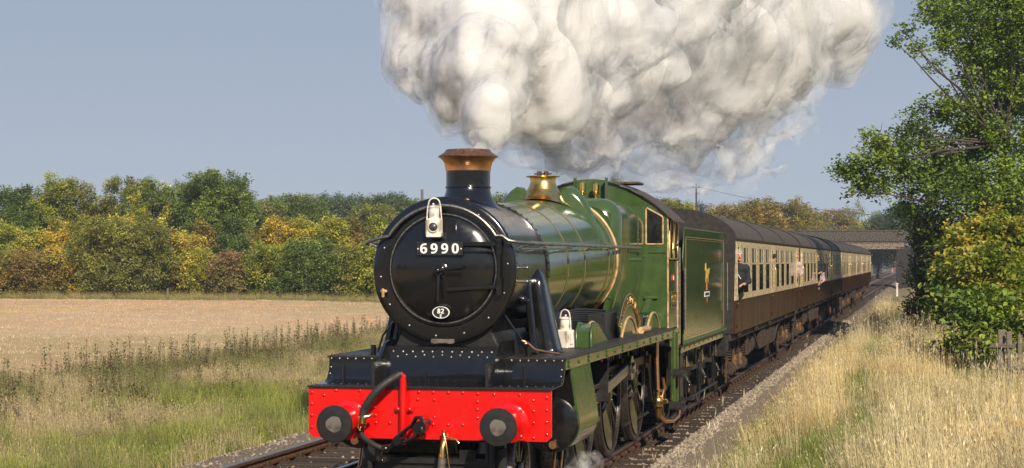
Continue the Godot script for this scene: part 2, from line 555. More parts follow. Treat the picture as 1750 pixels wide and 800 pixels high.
func locomotive() -> void:
	var e := thing("steam_locomotive", "dark green steam locomotive with black smokebox, copper-capped chimney and red buffer beam", "locomotive")
	var m := MB.new()
	# --- red buffer beam
	m.prism([Vector2(-1.32, 1.385), Vector2(-1.32, 0.9), Vector2(-1.27, 0.853), Vector2(1.27, 0.853), Vector2(1.32, 0.9), Vector2(1.32, 1.385)], -0.035, 0.0)
	obj("buffer_beam", m, M.red, e)
	m = MB.new()
	for q in [[115, 262], [190, 277], [263, 247], [410, 247], [508, 247], [590, 250], [767, 250], [853, 250], [943, 250], [1030, 250], [1118, 254], [1216, 257], [1368, 257], [1448, 287], [1525, 272], [115, 330], [760, 293], [860, 295], [1118, 302], [115, 400], [1118, 347], [1448, 352], [1525, 345], [760, 398], [860, 398], [1118, 398], [1525, 415], [1448, 420], [115, 470], [508, 437], [592, 437], [853, 440], [943, 442], [1030, 442], [1448, 510], [1370, 512], [1525, 487], [405, 350], [500, 345], [505, 392]]:
		m.dome(Vector3((q[0] - 823.5) / 551.8, 1.385 - (q[1] - 230.0) / 566.0, 0), Vector3.BACK, 0.021, 8)
	small(obj("beam_rivets", m, M.red, e))
	m = MB.new()
	m.box(Vector3(0, 1.395, -0.12), Vector3(2.66, 0.016, 0.31), 0.004)
	for k in 40:
		m.dome(Vector3(-1.28 + k * 0.0657, 1.403, 0.01), Vector3.UP, 0.012, 6)
	obj("front_deck", m, M.black_satin, e)
	# --- buffers
	for s in [-1.0, 1.0]:
		var b := Node3D.new()
		b.name = "buffer"
		b.position = Vector3(s * 0.87, 1.041, 0)
		e.add_child(b, true)
		m = MB.new()
		m.lathe([Vector2(0, 0.0), Vector2(0.205, 0.0), Vector2(0.205, 0.025), Vector2(0.16, 0.045), Vector2(0.138, 0.1), Vector2(0.122, 0.33), Vector2(0.135, 0.335), Vector2(0.135, 0.36), Vector2(0, 0.36)], Vector3.ZERO, Vector3.BACK, 32)
		for k in 4:
			var a := PI / 4 + k * PI / 2
			m.dome(Vector3(cos(a) * 0.19, sin(a) * 0.19, 0.03), Vector3.BACK, 0.022, 6)
		m.box(Vector3(0, 0, 0.012), Vector3(0.36, 0.36, 0.022), 0.006)
		obj("buffer_housing", m, M.red, b)
		m = MB.new()
		m.cyl(Vector3(0, 0, 0.35), Vector3(0, 0, 0.49), 0.085, 20)
		obj("buffer_ram", m, M.steel, b)
		m = MB.new()
		m.lathe([Vector2(0, 0.475), Vector2(0.1, 0.475), Vector2(0.19, 0.492), Vector2(0.195, 0.5), Vector2(0.195, 0.512), Vector2(0.188, 0.522), Vector2(0.09, 0.531), Vector2(0.085, 0.531)], Vector3.ZERO, Vector3.BACK, 40)
		obj("buffer_head", m, M.black_satin, b)
		m = MB.new()   # the worn, greased middle of the head
		var row := []
		for k in 21:
			var a := TAU * k / 20
			row.append(Vector2(cos(a), sin(a)) * (0.084 + 0.004 * sin(k * 0.9 + s) + 0.002 * cos(k * 2.1)))
		m.prism(row.slice(0, 20), 0.524, 0.534)
		obj("grease_patch", m, M.grease, b)
	# --- vacuum pipe: red standard and black hose
	m = MB.new()
	m.tube([Vector3(-0.255, 0.80, 0.075), Vector3(-0.255, 1.2, 0.075), Vector3(-0.255, 1.46, 0.075), Vector3(-0.262, 1.515, 0.085), Vector3(-0.285, 1.54, 0.1)], 0.037, 14)
	m.box(Vector3(-0.255, 1.17, 0.03), Vector3(0.2, 0.055, 0.04), 0.01)
	m.dome(Vector3(-0.32, 1.17, 0.05), Vector3.BACK, 0.022, 6); m.dome(Vector3(-0.19, 1.17, 0.05), Vector3.BACK, 0.022, 6)
	obj("vacuum_standpipe", m, M.red, e)
	m = MB.new()
	var ps := []
	for k in 25:
		var t := k / 24.0
		ps.append(Vector3(-0.28, 1.54, 0.1).lerp(Vector3(-0.65, 1.17, 0.2), t) + Vector3(-0.02 * sin(PI * t), 0.03 * sin(PI * t), 0.06 * sin(PI * t)))
	ps.append(Vector3(-0.665, 1.08, 0.2))
	m.tube(ps, 0.040, 14)
	for k in 12:
		var a: Vector3 = ps[k * 2]
		m.cyl(a, a + (ps[k * 2 + 1] - a) * 0.5, 0.0425, 12)
	obj("vacuum_hose", m, M.rubber, e)
	m = MB.new()
	m.tube([Vector3(-0.665, 1.1, 0.2), Vector3(-0.672, 1.03, 0.195)], 0.056, 12)
	m.tube([Vector3(-0.7, 1.09, 0.22), Vector3(-0.60, 1.1, 0.2), Vector3(-0.57, 1.12, 0.16)], 0.022, 8)
	m.tube([Vector3(-0.70, 1.06, 0.21), Vector3(-0.71, 0.99, 0.21), Vector3(-0.69, 0.95, 0.2), Vector3(-0.675, 1.0, 0.2)], 0.012, 6)
	obj("hose_coupling", m, M.brass, e)
	# --- screw coupling hung on its hook
	m = MB.new()
	m.tube([Vector3(0, 1.04, 0.0), Vector3(0, 1.04, 0.16), Vector3(0, 1.02, 0.25), Vector3(0, 0.97, 0.27), Vector3(0, 0.95, 0.23)], 0.035, 10, 0.028)
	obj("draw_hook", m, M.black_satin, e)
	m = MB.new()
	for k in 2:
		var g := -0.035 + k * 0.07
		m.tube([Vector3(0.0 + g * 0.4, 1.05, 0.2 + g), Vector3(-0.03, 1.1, 0.19 + g), Vector3(-0.08, 1.1, 0.19 + g), Vector3(-0.12, 1.02, 0.2 + g), Vector3(-0.3, 0.88, 0.2 + g), Vector3(-0.33, 0.83, 0.2 + g), Vector3(-0.27, 0.81, 0.2 + g), Vector3(-0.08, 0.9, 0.2 + g), Vector3(-0.01, 0.98, 0.2 + g)], 0.017, 8)
	m.cyl(Vector3(-0.02, 1.0, 0.15), Vector3(-0.02, 1.0, 0.28), 0.07, 16)
	m.cyl(Vector3(-0.26, 0.86, 0.12), Vector3(-0.26, 0.86, 0.3), 0.045, 12)
	m.tube([Vector3(-0.26, 0.86, 0.2), Vector3(-0.36, 0.79, 0.2), Vector3(-0.43, 0.75, 0.2)], 0.028, 10)
	m.ball(Vector3(-0.41, 0.765, 0.2), 0.05, 10)
	m.tube([Vector3(-0.43, 0.75, 0.2), Vector3(-0.47, 0.67, 0.19), Vector3(-0.43, 0.62, 0.19), Vector3(-0.36, 0.66, 0.2)], 0.016, 8)
	obj("screw_coupling", m, M.black, e)
	m = MB.new()
	m.tube([Vector3(-0.74, 0.93, 0.06), Vector3(-0.66, 0.86, 0.12), Vector3(-0.55, 0.80, 0.16), Vector3(-0.45, 0.765, 0.18), Vector3(-0.4, 0.74, 0.16)], 0.03, 10)
	obj("brake_hose", m, M.rubber, e)
	# --- steam heating cock and hose
	m = MB.new()
	m.tube([Vector3(0.2, 0.9, 0.02), Vector3(0.2, 0.86, 0.1), Vector3(0.19, 0.78, 0.13), Vector3(0.185, 0.7, 0.13)], 0.033, 12)
	m.cyl(Vector3(0.2, 0.86, 0.1), Vector3(0.2, 0.96, 0.1), 0.026, 10)
	m.cyl(Vector3(0.185, 0.72, 0.13), Vector3(0.185, 0.68, 0.13), 0.045, 12)
	m.tube([Vector3(0.2, 0.9, 0.12), Vector3(0.28, 0.885, 0.14), Vector3(0.34, 0.87, 0.15), Vector3(0.37, 0.835, 0.15)], 0.011, 6)
	m.tube([Vector3(0.2, 0.93, 0.12), Vector3(0.24, 0.8, 0.16), Vector3(0.25, 0.7, 0.15), Vector3(0.27, 0.55, 0.15)], 0.007, 5)
	obj("heating_cock", m, M.brass, e)
	m = MB.new()
	m.tube([Vector3(0.185, 0.7, 0.13), Vector3(0.175, 0.55, 0.14), Vector3(0.17, 0.4, 0.12), Vector3(0.16, 0.3, 0.05)], 0.042, 12)
	obj("heating_hose", m, M.grease, e)
	# --- front end: frame extension plates, the dished cover and the curved drop of the running plate
	for s in [-1.0, 1.0]:
		m = MB.new()
		m.T = plane_yz()
		m.prism([Vector2(-0.06, 1.4), Vector2(-0.1, 1.47), Vector2(-0.6, 1.84), Vector2(-0.72, 1.86), Vector2(-1.2, 1.86), Vector2(-1.2, 1.4)], s * 0.635, s * 0.665)
		m.T = Transform3D()
		obj("frame_plate", m, M.black, e)
	m = MB.new()
	m.T = plane_yz()
	var drop := [Vector2(-0.1, 1.404), Vector2(-0.2, 1.404)]
	drop.append_array([Vector2(-0.34, 1.42), Vector2(-0.44, 1.46), Vector2(-0.52, 1.53), Vector2(-0.56, 1.6), Vector2(-0.58, 1.68), Vector2(-0.58, 1.8), Vector2(-0.74, 1.81)])
	m.prism(drop, -0.634, 0.634, false, false)
	m.T = Transform3D()
	var cover := obj("dished_cover", m, M.black, e)
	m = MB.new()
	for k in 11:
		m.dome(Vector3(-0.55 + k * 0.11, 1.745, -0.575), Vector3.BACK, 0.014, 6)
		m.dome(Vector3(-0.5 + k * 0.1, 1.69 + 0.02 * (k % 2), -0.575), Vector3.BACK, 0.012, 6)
	small(obj("cover_rivets", m, M.steel, cover))  # bright steel stands for the glints on black-painted heads
	for s in [-1.0, 1.0]:
		m = MB.new()
		m.T = plane_yz()
		var q := [Vector2(-0.22, 1.404)]
		for a in arc(-0.42, 1.605, 0.2, -PI / 2, -PI, 8):
			q.append(Vector2(a.x * 1.0 - 0.09, a.y))
		q.append(Vector2(-0.712, 1.686))
		var w := q.duplicate()
		w.reverse()
		for a in w:
			q.append(a + Vector2(-0.014, -0.006))
		m.prism(q, s * 0.668, s * 1.325)
		m.T = Transform3D()
		m.tube([Vector3(s * 0.99, 1.41, -0.19), Vector3(s * 0.99, 1.62, -0.19)], 0.016, 6)
		var drop_plate := obj("curved_drop", m, M.black, e)
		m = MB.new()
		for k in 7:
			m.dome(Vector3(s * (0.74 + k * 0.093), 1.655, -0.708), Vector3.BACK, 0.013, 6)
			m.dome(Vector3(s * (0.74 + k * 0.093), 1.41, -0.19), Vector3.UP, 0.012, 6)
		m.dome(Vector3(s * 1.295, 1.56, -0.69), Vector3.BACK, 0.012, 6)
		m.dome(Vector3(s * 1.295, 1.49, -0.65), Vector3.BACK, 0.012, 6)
		small(obj("drop_rivets", m, M.steel, drop_plate))  # pale metal imitates highlights on the black rivets
	m = MB.new()
	m.tube([Vector3(-0.06, 1.41, -0.1), Vector3(-0.06, 1.56, -0.1)], 0.016, 8)
	m.box(Vector3(-0.06, 1.41, -0.1), Vector3(0.05, 0.03, 0.05))
	obj("lamp_iron", m, M.black, e)
	# --- running plate, valance
	for s in [-1.0, 1.0]:
		m = MB.new()
		m.box(Vector3(s * 1.0, 1.676, -5.24), Vector3(0.69, 0.018, 9.06), 0.005)
		for k in 90:
			m.dome(Vector3(s * 1.325, 1.685, -0.8 - k * 0.1), Vector3.UP, 0.012, 6)
		for k in 8:
			m.dome(Vector3(s * (0.72 + k * 0.085), 1.685, -0.76), Vector3.UP, 0.012, 6)
		obj("running_plate", m, M.deck, e)
		m = MB.new()
		m.box(Vector3(s * 1.325, 1.61, -5.25), Vector3(0.016, 0.112, 9.0), 0.004)
		for k in 8:
			m.box(Vector3(s * 1.338, 1.61, -0.9 - k * 1.24), Vector3(0.012, 0.09, 0.05), 0.004)
			m.dome(Vector3(s * 1.344, 1.635, -0.9 - k * 1.24), Vector3.RIGHT * s, 0.014, 6)
			m.dome(Vector3(s * 1.344, 1.585, -0.9 - k * 1.24), Vector3.RIGHT * s, 0.014, 6)
			m.dome(Vector3(s * 1.333, 1.61, -1.5 - k * 1.24), Vector3.RIGHT * s, 0.025, 8)
		obj("valance", m, M.green, e)
	m = MB.new()
	for s in [-1.0, 1.0]:
		m.box(Vector3(s * 0.62, 1.13, -5.6), Vector3(0.035, 1.05, 11.1))
		m.box(Vector3(s * 0.66, 0.65, -0.1), Vector3(0.05, 0.5, 0.1), 0.01)
		m.bar(Vector3(s * 0.72, 0.75, -0.25), Vector3(s * 0.735, 0.12, -0.2), 0.14, 0.035, Vector3.BACK, 0.008)
	m.box(Vector3(0, 0.62, -0.35), Vector3(1.3, 0.06, 0.5))
	m.box(Vector3(0, 1.2, -2.2), Vector3(1.2, 0.9, 2.6))
	m.box(Vector3(0, 0.95, -5.0), Vector3(0.9, 0.12, 8.0))
	m.box(Vector3(0, 0.55, -0.16), Vector3(1.35, 0.13, 0.04), 0.01)
	for k in 9:
		m.tube([Vector3(0.32 + k * 0.02, 0.74, -0.1), Vector3(0.32 + k * 0.02, 0.62, -0.1)], 0.01, 5)
	obj("main_frame", m, M.black_satin, e)
	# --- saddle
	m = MB.new()
	m.prism([Vector2(-0.6, 1.3), Vector2(-0.6, 1.72), Vector2(-0.5, 1.95), Vector2(-0.58, 2.15), Vector2(0.58, 2.15), Vector2(0.5, 1.95), Vector2(0.6, 1.72), Vector2(0.6, 1.3)], -2.5, -0.74)
	obj("saddle", m, M.black_satin, e)
	# --- smokebox
	var C := Vector3(0, 2.627, 0)
	m = MB.new()
	m.lathe([Vector2(0.58, -0.62), Vector2(0.605, -0.622), Vector2(0.62, -0.64), Vector2(0.74, -0.64), Vector2(0.785, -0.645), Vector2(0.803, -0.66), Vector2(0.806, -0.69), Vector2(0.80, -0.73), Vector2(0.785, -0.735), Vector2(0.785, -2.42), Vector2(0.8, -2.425), Vector2(0.8, -2.52), Vector2(0.77, -2.525)], C, Vector3.BACK, 72)
	var sb := obj("smokebox", m, M.black, e)
	m = MB.new()
	for k in 60:
		var a := TAU * k / 60
		var d := Vector3(cos(a), sin(a), 0)
		for z in [-0.80, -2.47]:
			m.dome(C + d * (0.785 if z > -1 else 0.8) + Vector3(0, 0, z), d, 0.015, 6)
	small(obj("smokebox_rivets", m, M.black, sb))
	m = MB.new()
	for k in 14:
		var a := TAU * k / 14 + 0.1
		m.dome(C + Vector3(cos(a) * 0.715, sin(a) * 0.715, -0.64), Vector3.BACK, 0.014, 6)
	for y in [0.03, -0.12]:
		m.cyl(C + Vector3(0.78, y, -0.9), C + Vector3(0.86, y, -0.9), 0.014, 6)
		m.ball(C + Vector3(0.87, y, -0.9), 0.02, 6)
	small(obj("ring_rivets", m, M.steel, sb))  # ring heads made bright to carry the highlights of glossy black paint
	m = MB.new()
	m.lathe([Vector2(0, -0.5), Vector2(0.12, -0.503), Vector2(0.25, -0.515), Vector2(0.38, -0.537), Vector2(0.49, -0.567), Vector2(0.55, -0.592), Vector2(0.578, -0.612), Vector2(0.58, -0.63)], C + Vector3(0, 0.02, 0), Vector3.BACK, 72)
	var door := obj("smokebox_door", m, M.black, e)
	m = MB.new()
	m.lathe([Vector2(0.585, -0.62), Vector2(0.588, -0.606), Vector2(0.598, -0.606), Vector2(0.601, -0.62)], C + Vector3(0, 0.02, 0), Vector3.BACK, 72)
	obj("door_rim", m, M.steel, door)
	m = MB.new()   # hinge straps, post and the two dart handles
	m.bar(Vector3(0.60, 2.91, -0.575), Vector3(0.2, 2.915, -0.5), 0.03, 0.05, Vector3.UP, 0.008)
	m.bar(Vector3(0.60, 2.83, -0.575), Vector3(0.2, 2.835, -0.5), 0.03, 0.012, Vector3.UP)
	m.bar(Vector3(0.62, 2.455, -0.585), Vector3(0.08, 2.425, -0.49), 0.035, 0.055, Vector3.UP, 0.01)
	m.cyl(Vector3(0.625, 2.38, -0.58), Vector3(0.625, 2.97, -0.58), 0.022, 10)
	for y in [2.39, 2.45, 2.52, 2.83, 2.9, 2.95]:
		m.cyl(Vector3(0.625, y - 0.03, -0.58), Vector3(0.625, y + 0.03, -0.58), 0.036, 10)
	obj("door_hinge", m, M.black, door)
	m = MB.new()
	m.cyl(Vector3(-0.005, 2.627, -0.52), Vector3(-0.005, 2.627, -0.42), 0.055, 16)
	m.ball(Vector3(-0.005, 2.627, -0.4), 0.035, 10)
	m.tube([Vector3(-0.005, 2.627, -0.43), Vector3(0.13, 2.645, -0.41), Vector3(0.28, 2.665, -0.4)], 0.016, 8, 0.022)
	m.tube([Vector3(-0.005, 2.627, -0.45), Vector3(-0.008, 2.45, -0.44), Vector3(-0.01, 2.29, -0.44)], 0.02, 8, 0.017)
	m.lathe([Vector2(0.09, 0), Vector2(0.09, 0.02), Vector2(0.06, 0.035), Vector2(0, 0.035)], Vector3(-0.005, 2.627, -0.515), Vector3.BACK, 20)
	obj("door_handle", m, M.black, door)
	# number plate, shed plate
	m = MB.new()
	m.box(Vector3(0.0, 2.862, -0.475), Vector3(0.515, 0.155, 0.03), 0.008)
	var np := obj("number_plate", m, M.black_satin, e)
	m = MB.new()
	for k in 4:
		m.add(letters("6990"[k], 0.108, 0.012), Transform3D(Basis.from_scale(Vector3(1.06, 1, 1)), Vector3(-0.178 + k * 0.118, 2.862, -0.457)))
	for s in [-1, 1]:
		m.cyl(Vector3(0.24 * s, 2.862, -0.46), Vector3(0.24 * s, 2.862, -0.454), 0.008, 8)
	obj("lettering", m, M.white_print, np)
	m = MB.new()
	m.T = Transform3D(Basis.from_scale(Vector3(1, 0.68, 1)), Vector3(0.005, 2.175, 0))
	m.lathe([Vector2(0, -0.5), Vector2(0.085, -0.5), Vector2(0.085, -0.53)], Vector3.ZERO, Vector3.BACK, 32)
	var sp := obj("shed_plate", m, M.black_satin, e)
	m = MB.new()
	m.T = Transform3D(Basis.from_scale(Vector3(1, 0.68, 1)), Vector3(0.005, 2.175, 0))
	m.lathe([Vector2(0.086, -0.504), Vector2(0.086, -0.493), Vector2(0.095, -0.493), Vector2(0.095, -0.52)], Vector3.ZERO, Vector3.BACK, 40)
	m.T = Transform3D()
	m.add(letters("82", 0.052, 0.008), Transform3D(Basis(), Vector3(0.003, 2.188, -0.496)))
	m.add(letters("E", 0.036, 0.008), Transform3D(Basis(), Vector3(0.005, 2.136, -0.496)))
	obj("lettering", m, M.white_print, sp)
	m = MB.new()
	m.box(Vector3(0.0, 1.86, -0.6), Vector3(0.26, 0.05, 0.06), 0.01)
	m.box(Vector3(-0.075, 1.845, -0.565), Vector3(0.05, 0.025, 0.03), 0.005)
	m.box(Vector3(0.09, 1.845, -0.565), Vector3(0.06, 0.025, 0.03), 0.005)
	obj("door_stop", m, M.grease, e)
	m = MB.new()
	m.box(Vector3(-0.67, 2.4, -0.62), Vector3(0.07, 0.035, 0.05), 0.01)
	m.box(Vector3(-0.67, 2.38, -0.585), Vector3(0.03, 0.1, 0.03), 0.01)
	obj("lamp_bracket", m, M.bead, e)
	m = MB.new()
	m.box(Vector3(0.08, 3.03, -0.555), Vector3(0.16, 0.28, 0.03), 0.006)
	m.box(Vector3(-0.06, 2.98, -0.51), Vector3(0.09, 0.02, 0.09), 0.004)
	m.box(Vector3(-0.06, 3.02, -0.545), Vector3(0.05, 0.3, 0.012), 0.003)
	obj("lamp_bracket", m, M.black, e)
	# --- handrail: over the door, out past the ring and back along both sides
	m = MB.new()
	ps = []
	ps.append(Vector3(-0.93, 2.925, -8.9))
	ps.append(Vector3(-0.93, 2.925, -0.95))
	ps.append(Vector3(-0.915, 2.92, -0.75)); ps.append(Vector3(-0.86, 2.93, -0.6)); ps.append(Vector3(-0.74, 2.97, -0.56))
	for k in 25:
		var a := PI - 0.56 - (PI - 1.12) * k / 24.0
		ps.append(C + Vector3(cos(a) * 0.705, sin(a) * 0.705, -0.56))
	ps.append(Vector3(0.67, 3.0, -0.56)); ps.append(Vector3(0.74, 2.95, -0.56)); ps.append(Vector3(0.86, 2.93, -0.6)); ps.append(Vector3(0.915, 2.925, -0.75)); ps.append(Vector3(0.93, 2.925, -0.95)); ps.append(Vector3(0.93, 2.925, -8.9))
	m.tube(ps, 0.019, 10)
	var hr := obj("handrail", m, M.steel, e)
	m = MB.new()
	for s in [-1.0, 1.0]:
		for z in [-0.9, -2.0, -3.4, -4.9, -6.3, -8.6]:
			m.cyl(Vector3(s * 0.77, 2.87, z), Vector3(s * 0.93, 2.925, z), 0.012, 6)
			m.ball(Vector3(s * 0.93, 2.925, z), 0.028, 8)
		m.tube([Vector3(s * 0.79, 2.86, -0.95), Vector3(s * 0.87, 2.87, -2.0), Vector3(s * 0.9, 2.88, -3.4)], 0.01, 6)
	small(obj("handrail_knob", m, M.steel, hr))
	# --- boiler barrel, coned along its top while the underside stays level, with its bands
	var rows := []
	for k in 13:
		rows.append(hoop(0.0, -2.5 - 4.7 * k / 12.0))
	m = MB.new()
	m.surf(rows, true)
	var boiler := obj("boiler", m, M.green, e)
	for z in [-2.62, -3.72, -4.75, -6.35, -6.72, -7.08]:
		m = MB.new()
		m.surf([hoop(0.0, z - 0.03), hoop(0.008, z - 0.026), hoop(0.008, z + 0.026), hoop(0.0, z + 0.03)], true)
		obj("boiler_band", m, M.green, boiler)
		m = MB.new()
		for q in ([-0.024, 0.024] if z < -6 else [0.024]):
			m.surf([hoop(0.006, z + q - 0.0035), hoop(0.0088, z + q - 0.003), hoop(0.0088, z + q + 0.003), hoop(0.006, z + q + 0.0035)], true)
		obj("lining", m, M.fine_line, boiler)
	m = MB.new()
	m.tube([Vector3(0.72, 1.98, -6.98), Vector3(0.7, 1.88, -6.98), Vector3(0.74, 1.8, -6.98), Vector3(0.86, 1.76, -7.0), Vector3(0.98, 1.74, -7.05)], 0.045, 12)
	m.cyl(Vector3(0.94, 1.72, -7.05), Vector3(0.94, 1.85, -7.05), 0.07, 12)
	m.tube([Vector3(0.5, 1.93, -5.9), Vector3(0.55, 1.9, -6.2), Vector3(0.62, 1.92, -6.5), Vector3(0.7, 2.0, -6.7)], 0.05, 12)
	obj("feed_pipe", m, M.copper, e)
	m = MB.new()
	m.surf([hoop(0.0, -6.985), hoop(0.016, -6.98), hoop(0.016, -6.962), hoop(0.0, -6.957)], true)
	obj("lagging_ring", m, M.bead, boiler)
	# --- firebox with rounded flanges
	m = MB.new()
	rows = []
	for d in [[-7.02, 0.13], [-7.05, 0.08], [-7.1, 0.035], [-7.17, 0.008], [-7.26, 0.0], [-8.4, 0.022], [-9.8, 0.055]]:
		rows.append(box_ring(0.905 - d[1], 3.625 - d[1], 0.30, d[0]))
	m.surf(rows)
	m.face([Vector3(-0.78, 2.2, -7.03), Vector3(0.78, 2.2, -7.03), Vector3(0.78, 3.4, -7.03), Vector3(0.5, 3.5, -7.03), Vector3(-0.5, 3.5, -7.03), Vector3(-0.78, 3.4, -7.03)], Vector3.BACK)
	var fb := obj("firebox", m, M.green, e)
	for z in [-7.95, -9.0]:
		m = MB.new()
		var in_ := lerpf(0.0, 0.055, (-7.26 - z) / 2.54)
		m.surf([box_ring(0.9 - in_, 3.62 - in_, 0.3, z + 0.04), box_ring(0.915 - in_, 3.635 - in_, 0.3, z + 0.034), box_ring(0.915 - in_, 3.635 - in_, 0.3, z - 0.034), box_ring(0.9 - in_, 3.62 - in_, 0.3, z - 0.04)])
		obj("firebox_band", m, M.green, fb)
	m = MB.new()
	for k in 9:
		m.dome(Vector3(0.875, 2.5 + k * 0.11, -9.0), Vector3.RIGHT, 0.016, 6)
	for k in 7:
		m.dome(Vector3(0.885 - k * 0.004, 2.75, -8.1 - k * 0.2), Vector3.RIGHT, 0.03, 8)
		m.dome(Vector3(0.55, 3.615 - k * 0.006, -7.5 - k * 0.3), Vector3.UP, 0.03, 8)
	small(obj("washout_plugs", m, M.green_satin, fb))
	# --- chimney
	var hz := -1.75
	m = MB.new()
	rows = []
	for d in [[0.0, 0.0], [0.02, 0.012], [0.06, 0.05], [0.10, 0.11], [0.115, 0.16]]:   # flared foot laid on the curve of the smokebox
		var row := []
		for k in 49:
			var a := TAU * k / 48
			var r: float = 0.37 - d[0]
			var x := cos(a) * r
			row.append(Vector3(x, 2.627 + sqrt(0.787 * 0.787 - x * x) + d[1] + 0.002, hz + sin(a) * r))
		rows.append(row)
	var top := []
	for k in 49:
		var a := TAU * k / 48
		top.append(Vector3(cos(a) * 0.252, 3.6, hz + sin(a) * 0.252))
	rows.append(top)
	m.surf(rows)
	m.lathe([Vector2(0.252, 3.6), Vector2(0.254, 3.768)], Vector3(0, 0, hz), Vector3.UP, 48)
	m.lathe([Vector2(0.253, 3.555), Vector2(0.262, 3.565), Vector2(0.262, 3.58), Vector2(0.253, 3.59)], Vector3(0, 0, hz), Vector3.UP, 48)
	var chim := obj("chimney", m, M.black, e)
	m = MB.new()
	m.lathe([Vector2(0.258, 3.76), Vector2(0.262, 3.795), Vector2(0.271, 3.835), Vector2(0.29, 3.875), Vector2(0.317, 3.905), Vector2(0.341, 3.917)], Vector3(0, 0, hz), Vector3.UP, 56)
	obj("chimney_cap", m, M.copper, chim)
	m = MB.new()
	m.lathe([Vector2(0.341, 3.917), Vector2(0.343, 3.927), Vector2(0.33, 3.938), Vector2(0.283, 3.968), Vector2(0.262, 3.985), Vector2(0.258, 4.0), Vector2(0.25, 4.005), Vector2(0.205, 4.005), Vector2(0.2, 3.97)], Vector3(0, 0, hz), Vector3.UP, 56)
	obj("chimney_lip", m, M.old_copper, chim)
	m = MB.new()
	m.lathe([Vector2(0.2, 3.98), Vector2(0.2, 3.5), Vector2(0, 3.5)], Vector3(0, 0, hz), Vector3.UP, 32)
	obj("chimney_bore", m, M.soot, chim)
	# --- brass safety valve cover and the green top-feed casings beside it
	var vz := -6.04
	m = MB.new()
	rows = []
	var vp := [Vector2(0.44, 0.0), Vector2(0.38, 0.008), Vector2(0.32, 0.03), Vector2(0.27, 0.07)]
	for d in vp:
		var row := []
		for k in 41:
			var a := TAU * k / 40
			var x: float = cos(a) * d.x
			row.append(Vector3(x, 2.717 + sqrt(0.860 * 0.860 - x * x) + d.y - 0.006, vz + sin(a) * d.x))
		rows.append(row)
	var rw := []
	for k in 41:
		var a := TAU * k / 40
		rw.append(Vector3(cos(a) * 0.215, 3.71, vz + sin(a) * 0.215))
	rows.append(rw)
	m.surf(rows)
	m.lathe([Vector2(0.215, 3.71), Vector2(0.19, 3.76), Vector2(0.176, 3.81), Vector2(0.174, 3.845), Vector2(0.18, 3.868), Vector2(0.2, 3.878), Vector2(0.23, 3.88), Vector2(0.235, 3.888), Vector2(0.22, 3.894), Vector2(0.15, 3.894), Vector2(0.14, 3.87), Vector2(0.0, 3.86)], Vector3(0, 0, vz), Vector3.UP, 48)
	var bon := obj("safety_valve_cover", m, M.brass, e)
	m = MB.new()
	for k in 4:
		var a := PI / 4 + k * PI / 2
		m.cyl(Vector3(cos(a) * 0.07, 3.85, vz + sin(a) * 0.07), Vector3(cos(a) * 0.07, 3.94 + 0.015 * (k % 2), vz + sin(a) * 0.07), 0.022, 8)
		m.ball(Vector3(cos(a) * 0.07, 3.94, vz + sin(a) * 0.07), 0.026, 8)
	m.box(Vector3(0, 3.925, vz), Vector3(0.24, 0.02, 0.05), 0.005)
	obj("safety_valve", m, M.oily_steel, bon)
	for s in [-1.0, 1.0]:
		m = MB.new()
		rows = []
		for k in 15:
			var t := k / 14.0
			var a := lerpf(0.2, 1.3, t)
			var bulge := 0.21 * smoothstep(0.0, 0.1, t) * (1.0 - smoothstep(0.12, 0.7, t)) + 0.045
			var row := []
			for j in 13:
				var u := PI * j / 12.0
				var hw := 0.10 + 0.05 * (1.0 - t)
				var rad := 0.855 + bulge * pow(sin(u), 0.6)
				row.append(Vector3(s * sin(a) * rad, 2.717 + cos(a) * rad, vz - 0.12 + cos(u) * hw))
			rows.append(row)
		m.surf(rows)
		obj("top_feed_casing", m, M.green, e)
	# --- whistles with their shield
	for x in [0.22, 0.42]:
		m = MB.new()
		m.cyl(Vector3(x, 3.62, -7.85), Vector3(x, 3.70, -7.85), 0.02, 8)
		m.lathe([Vector2(0, 3.70), Vector2(0.05, 3.70), Vector2(0.055, 3.72), Vector2(0.03, 3.735), Vector2(0.05, 3.75), Vector2(0.05, 3.87 - (x - 0.22) * 0.1), Vector2(0.02, 3.89 - (x - 0.22) * 0.1), Vector2(0, 3.895 - (x - 0.22) * 0.1)], Vector3(x, 0, -7.85), Vector3.UP, 16)
		obj("whistle", m, M.brass, e)
	m = MB.new()
	m.box(Vector3(0.33, 3.77, -8.02), Vector3(0.46, 0.3, 0.012), 0.003)
	m.box(Vector3(0.1, 3.79, -7.92), Vector3(0.012, 0.32, 0.2), 0.003)
	m.box(Vector3(0.565, 3.79, -7.92), Vector3(0.012, 0.32, 0.2), 0.003)
	obj("whistle_shield", m, M.green_satin, e)
	cab(e)
	running_gear(e)

# one hoop of the boiler barrel at z, standing `up` proud of it
func hoop(up: float, z: float) -> Array:
	var r := lerpf(0.768, 0.888, (-2.5 - z) / 4.7)
	var o := []
	for k in 72:
		var a := TAU * k / 72
		o.append(Vector3(cos(a) * (r + up), 1.859 + r + sin(a) * (r + up), z))
	return o

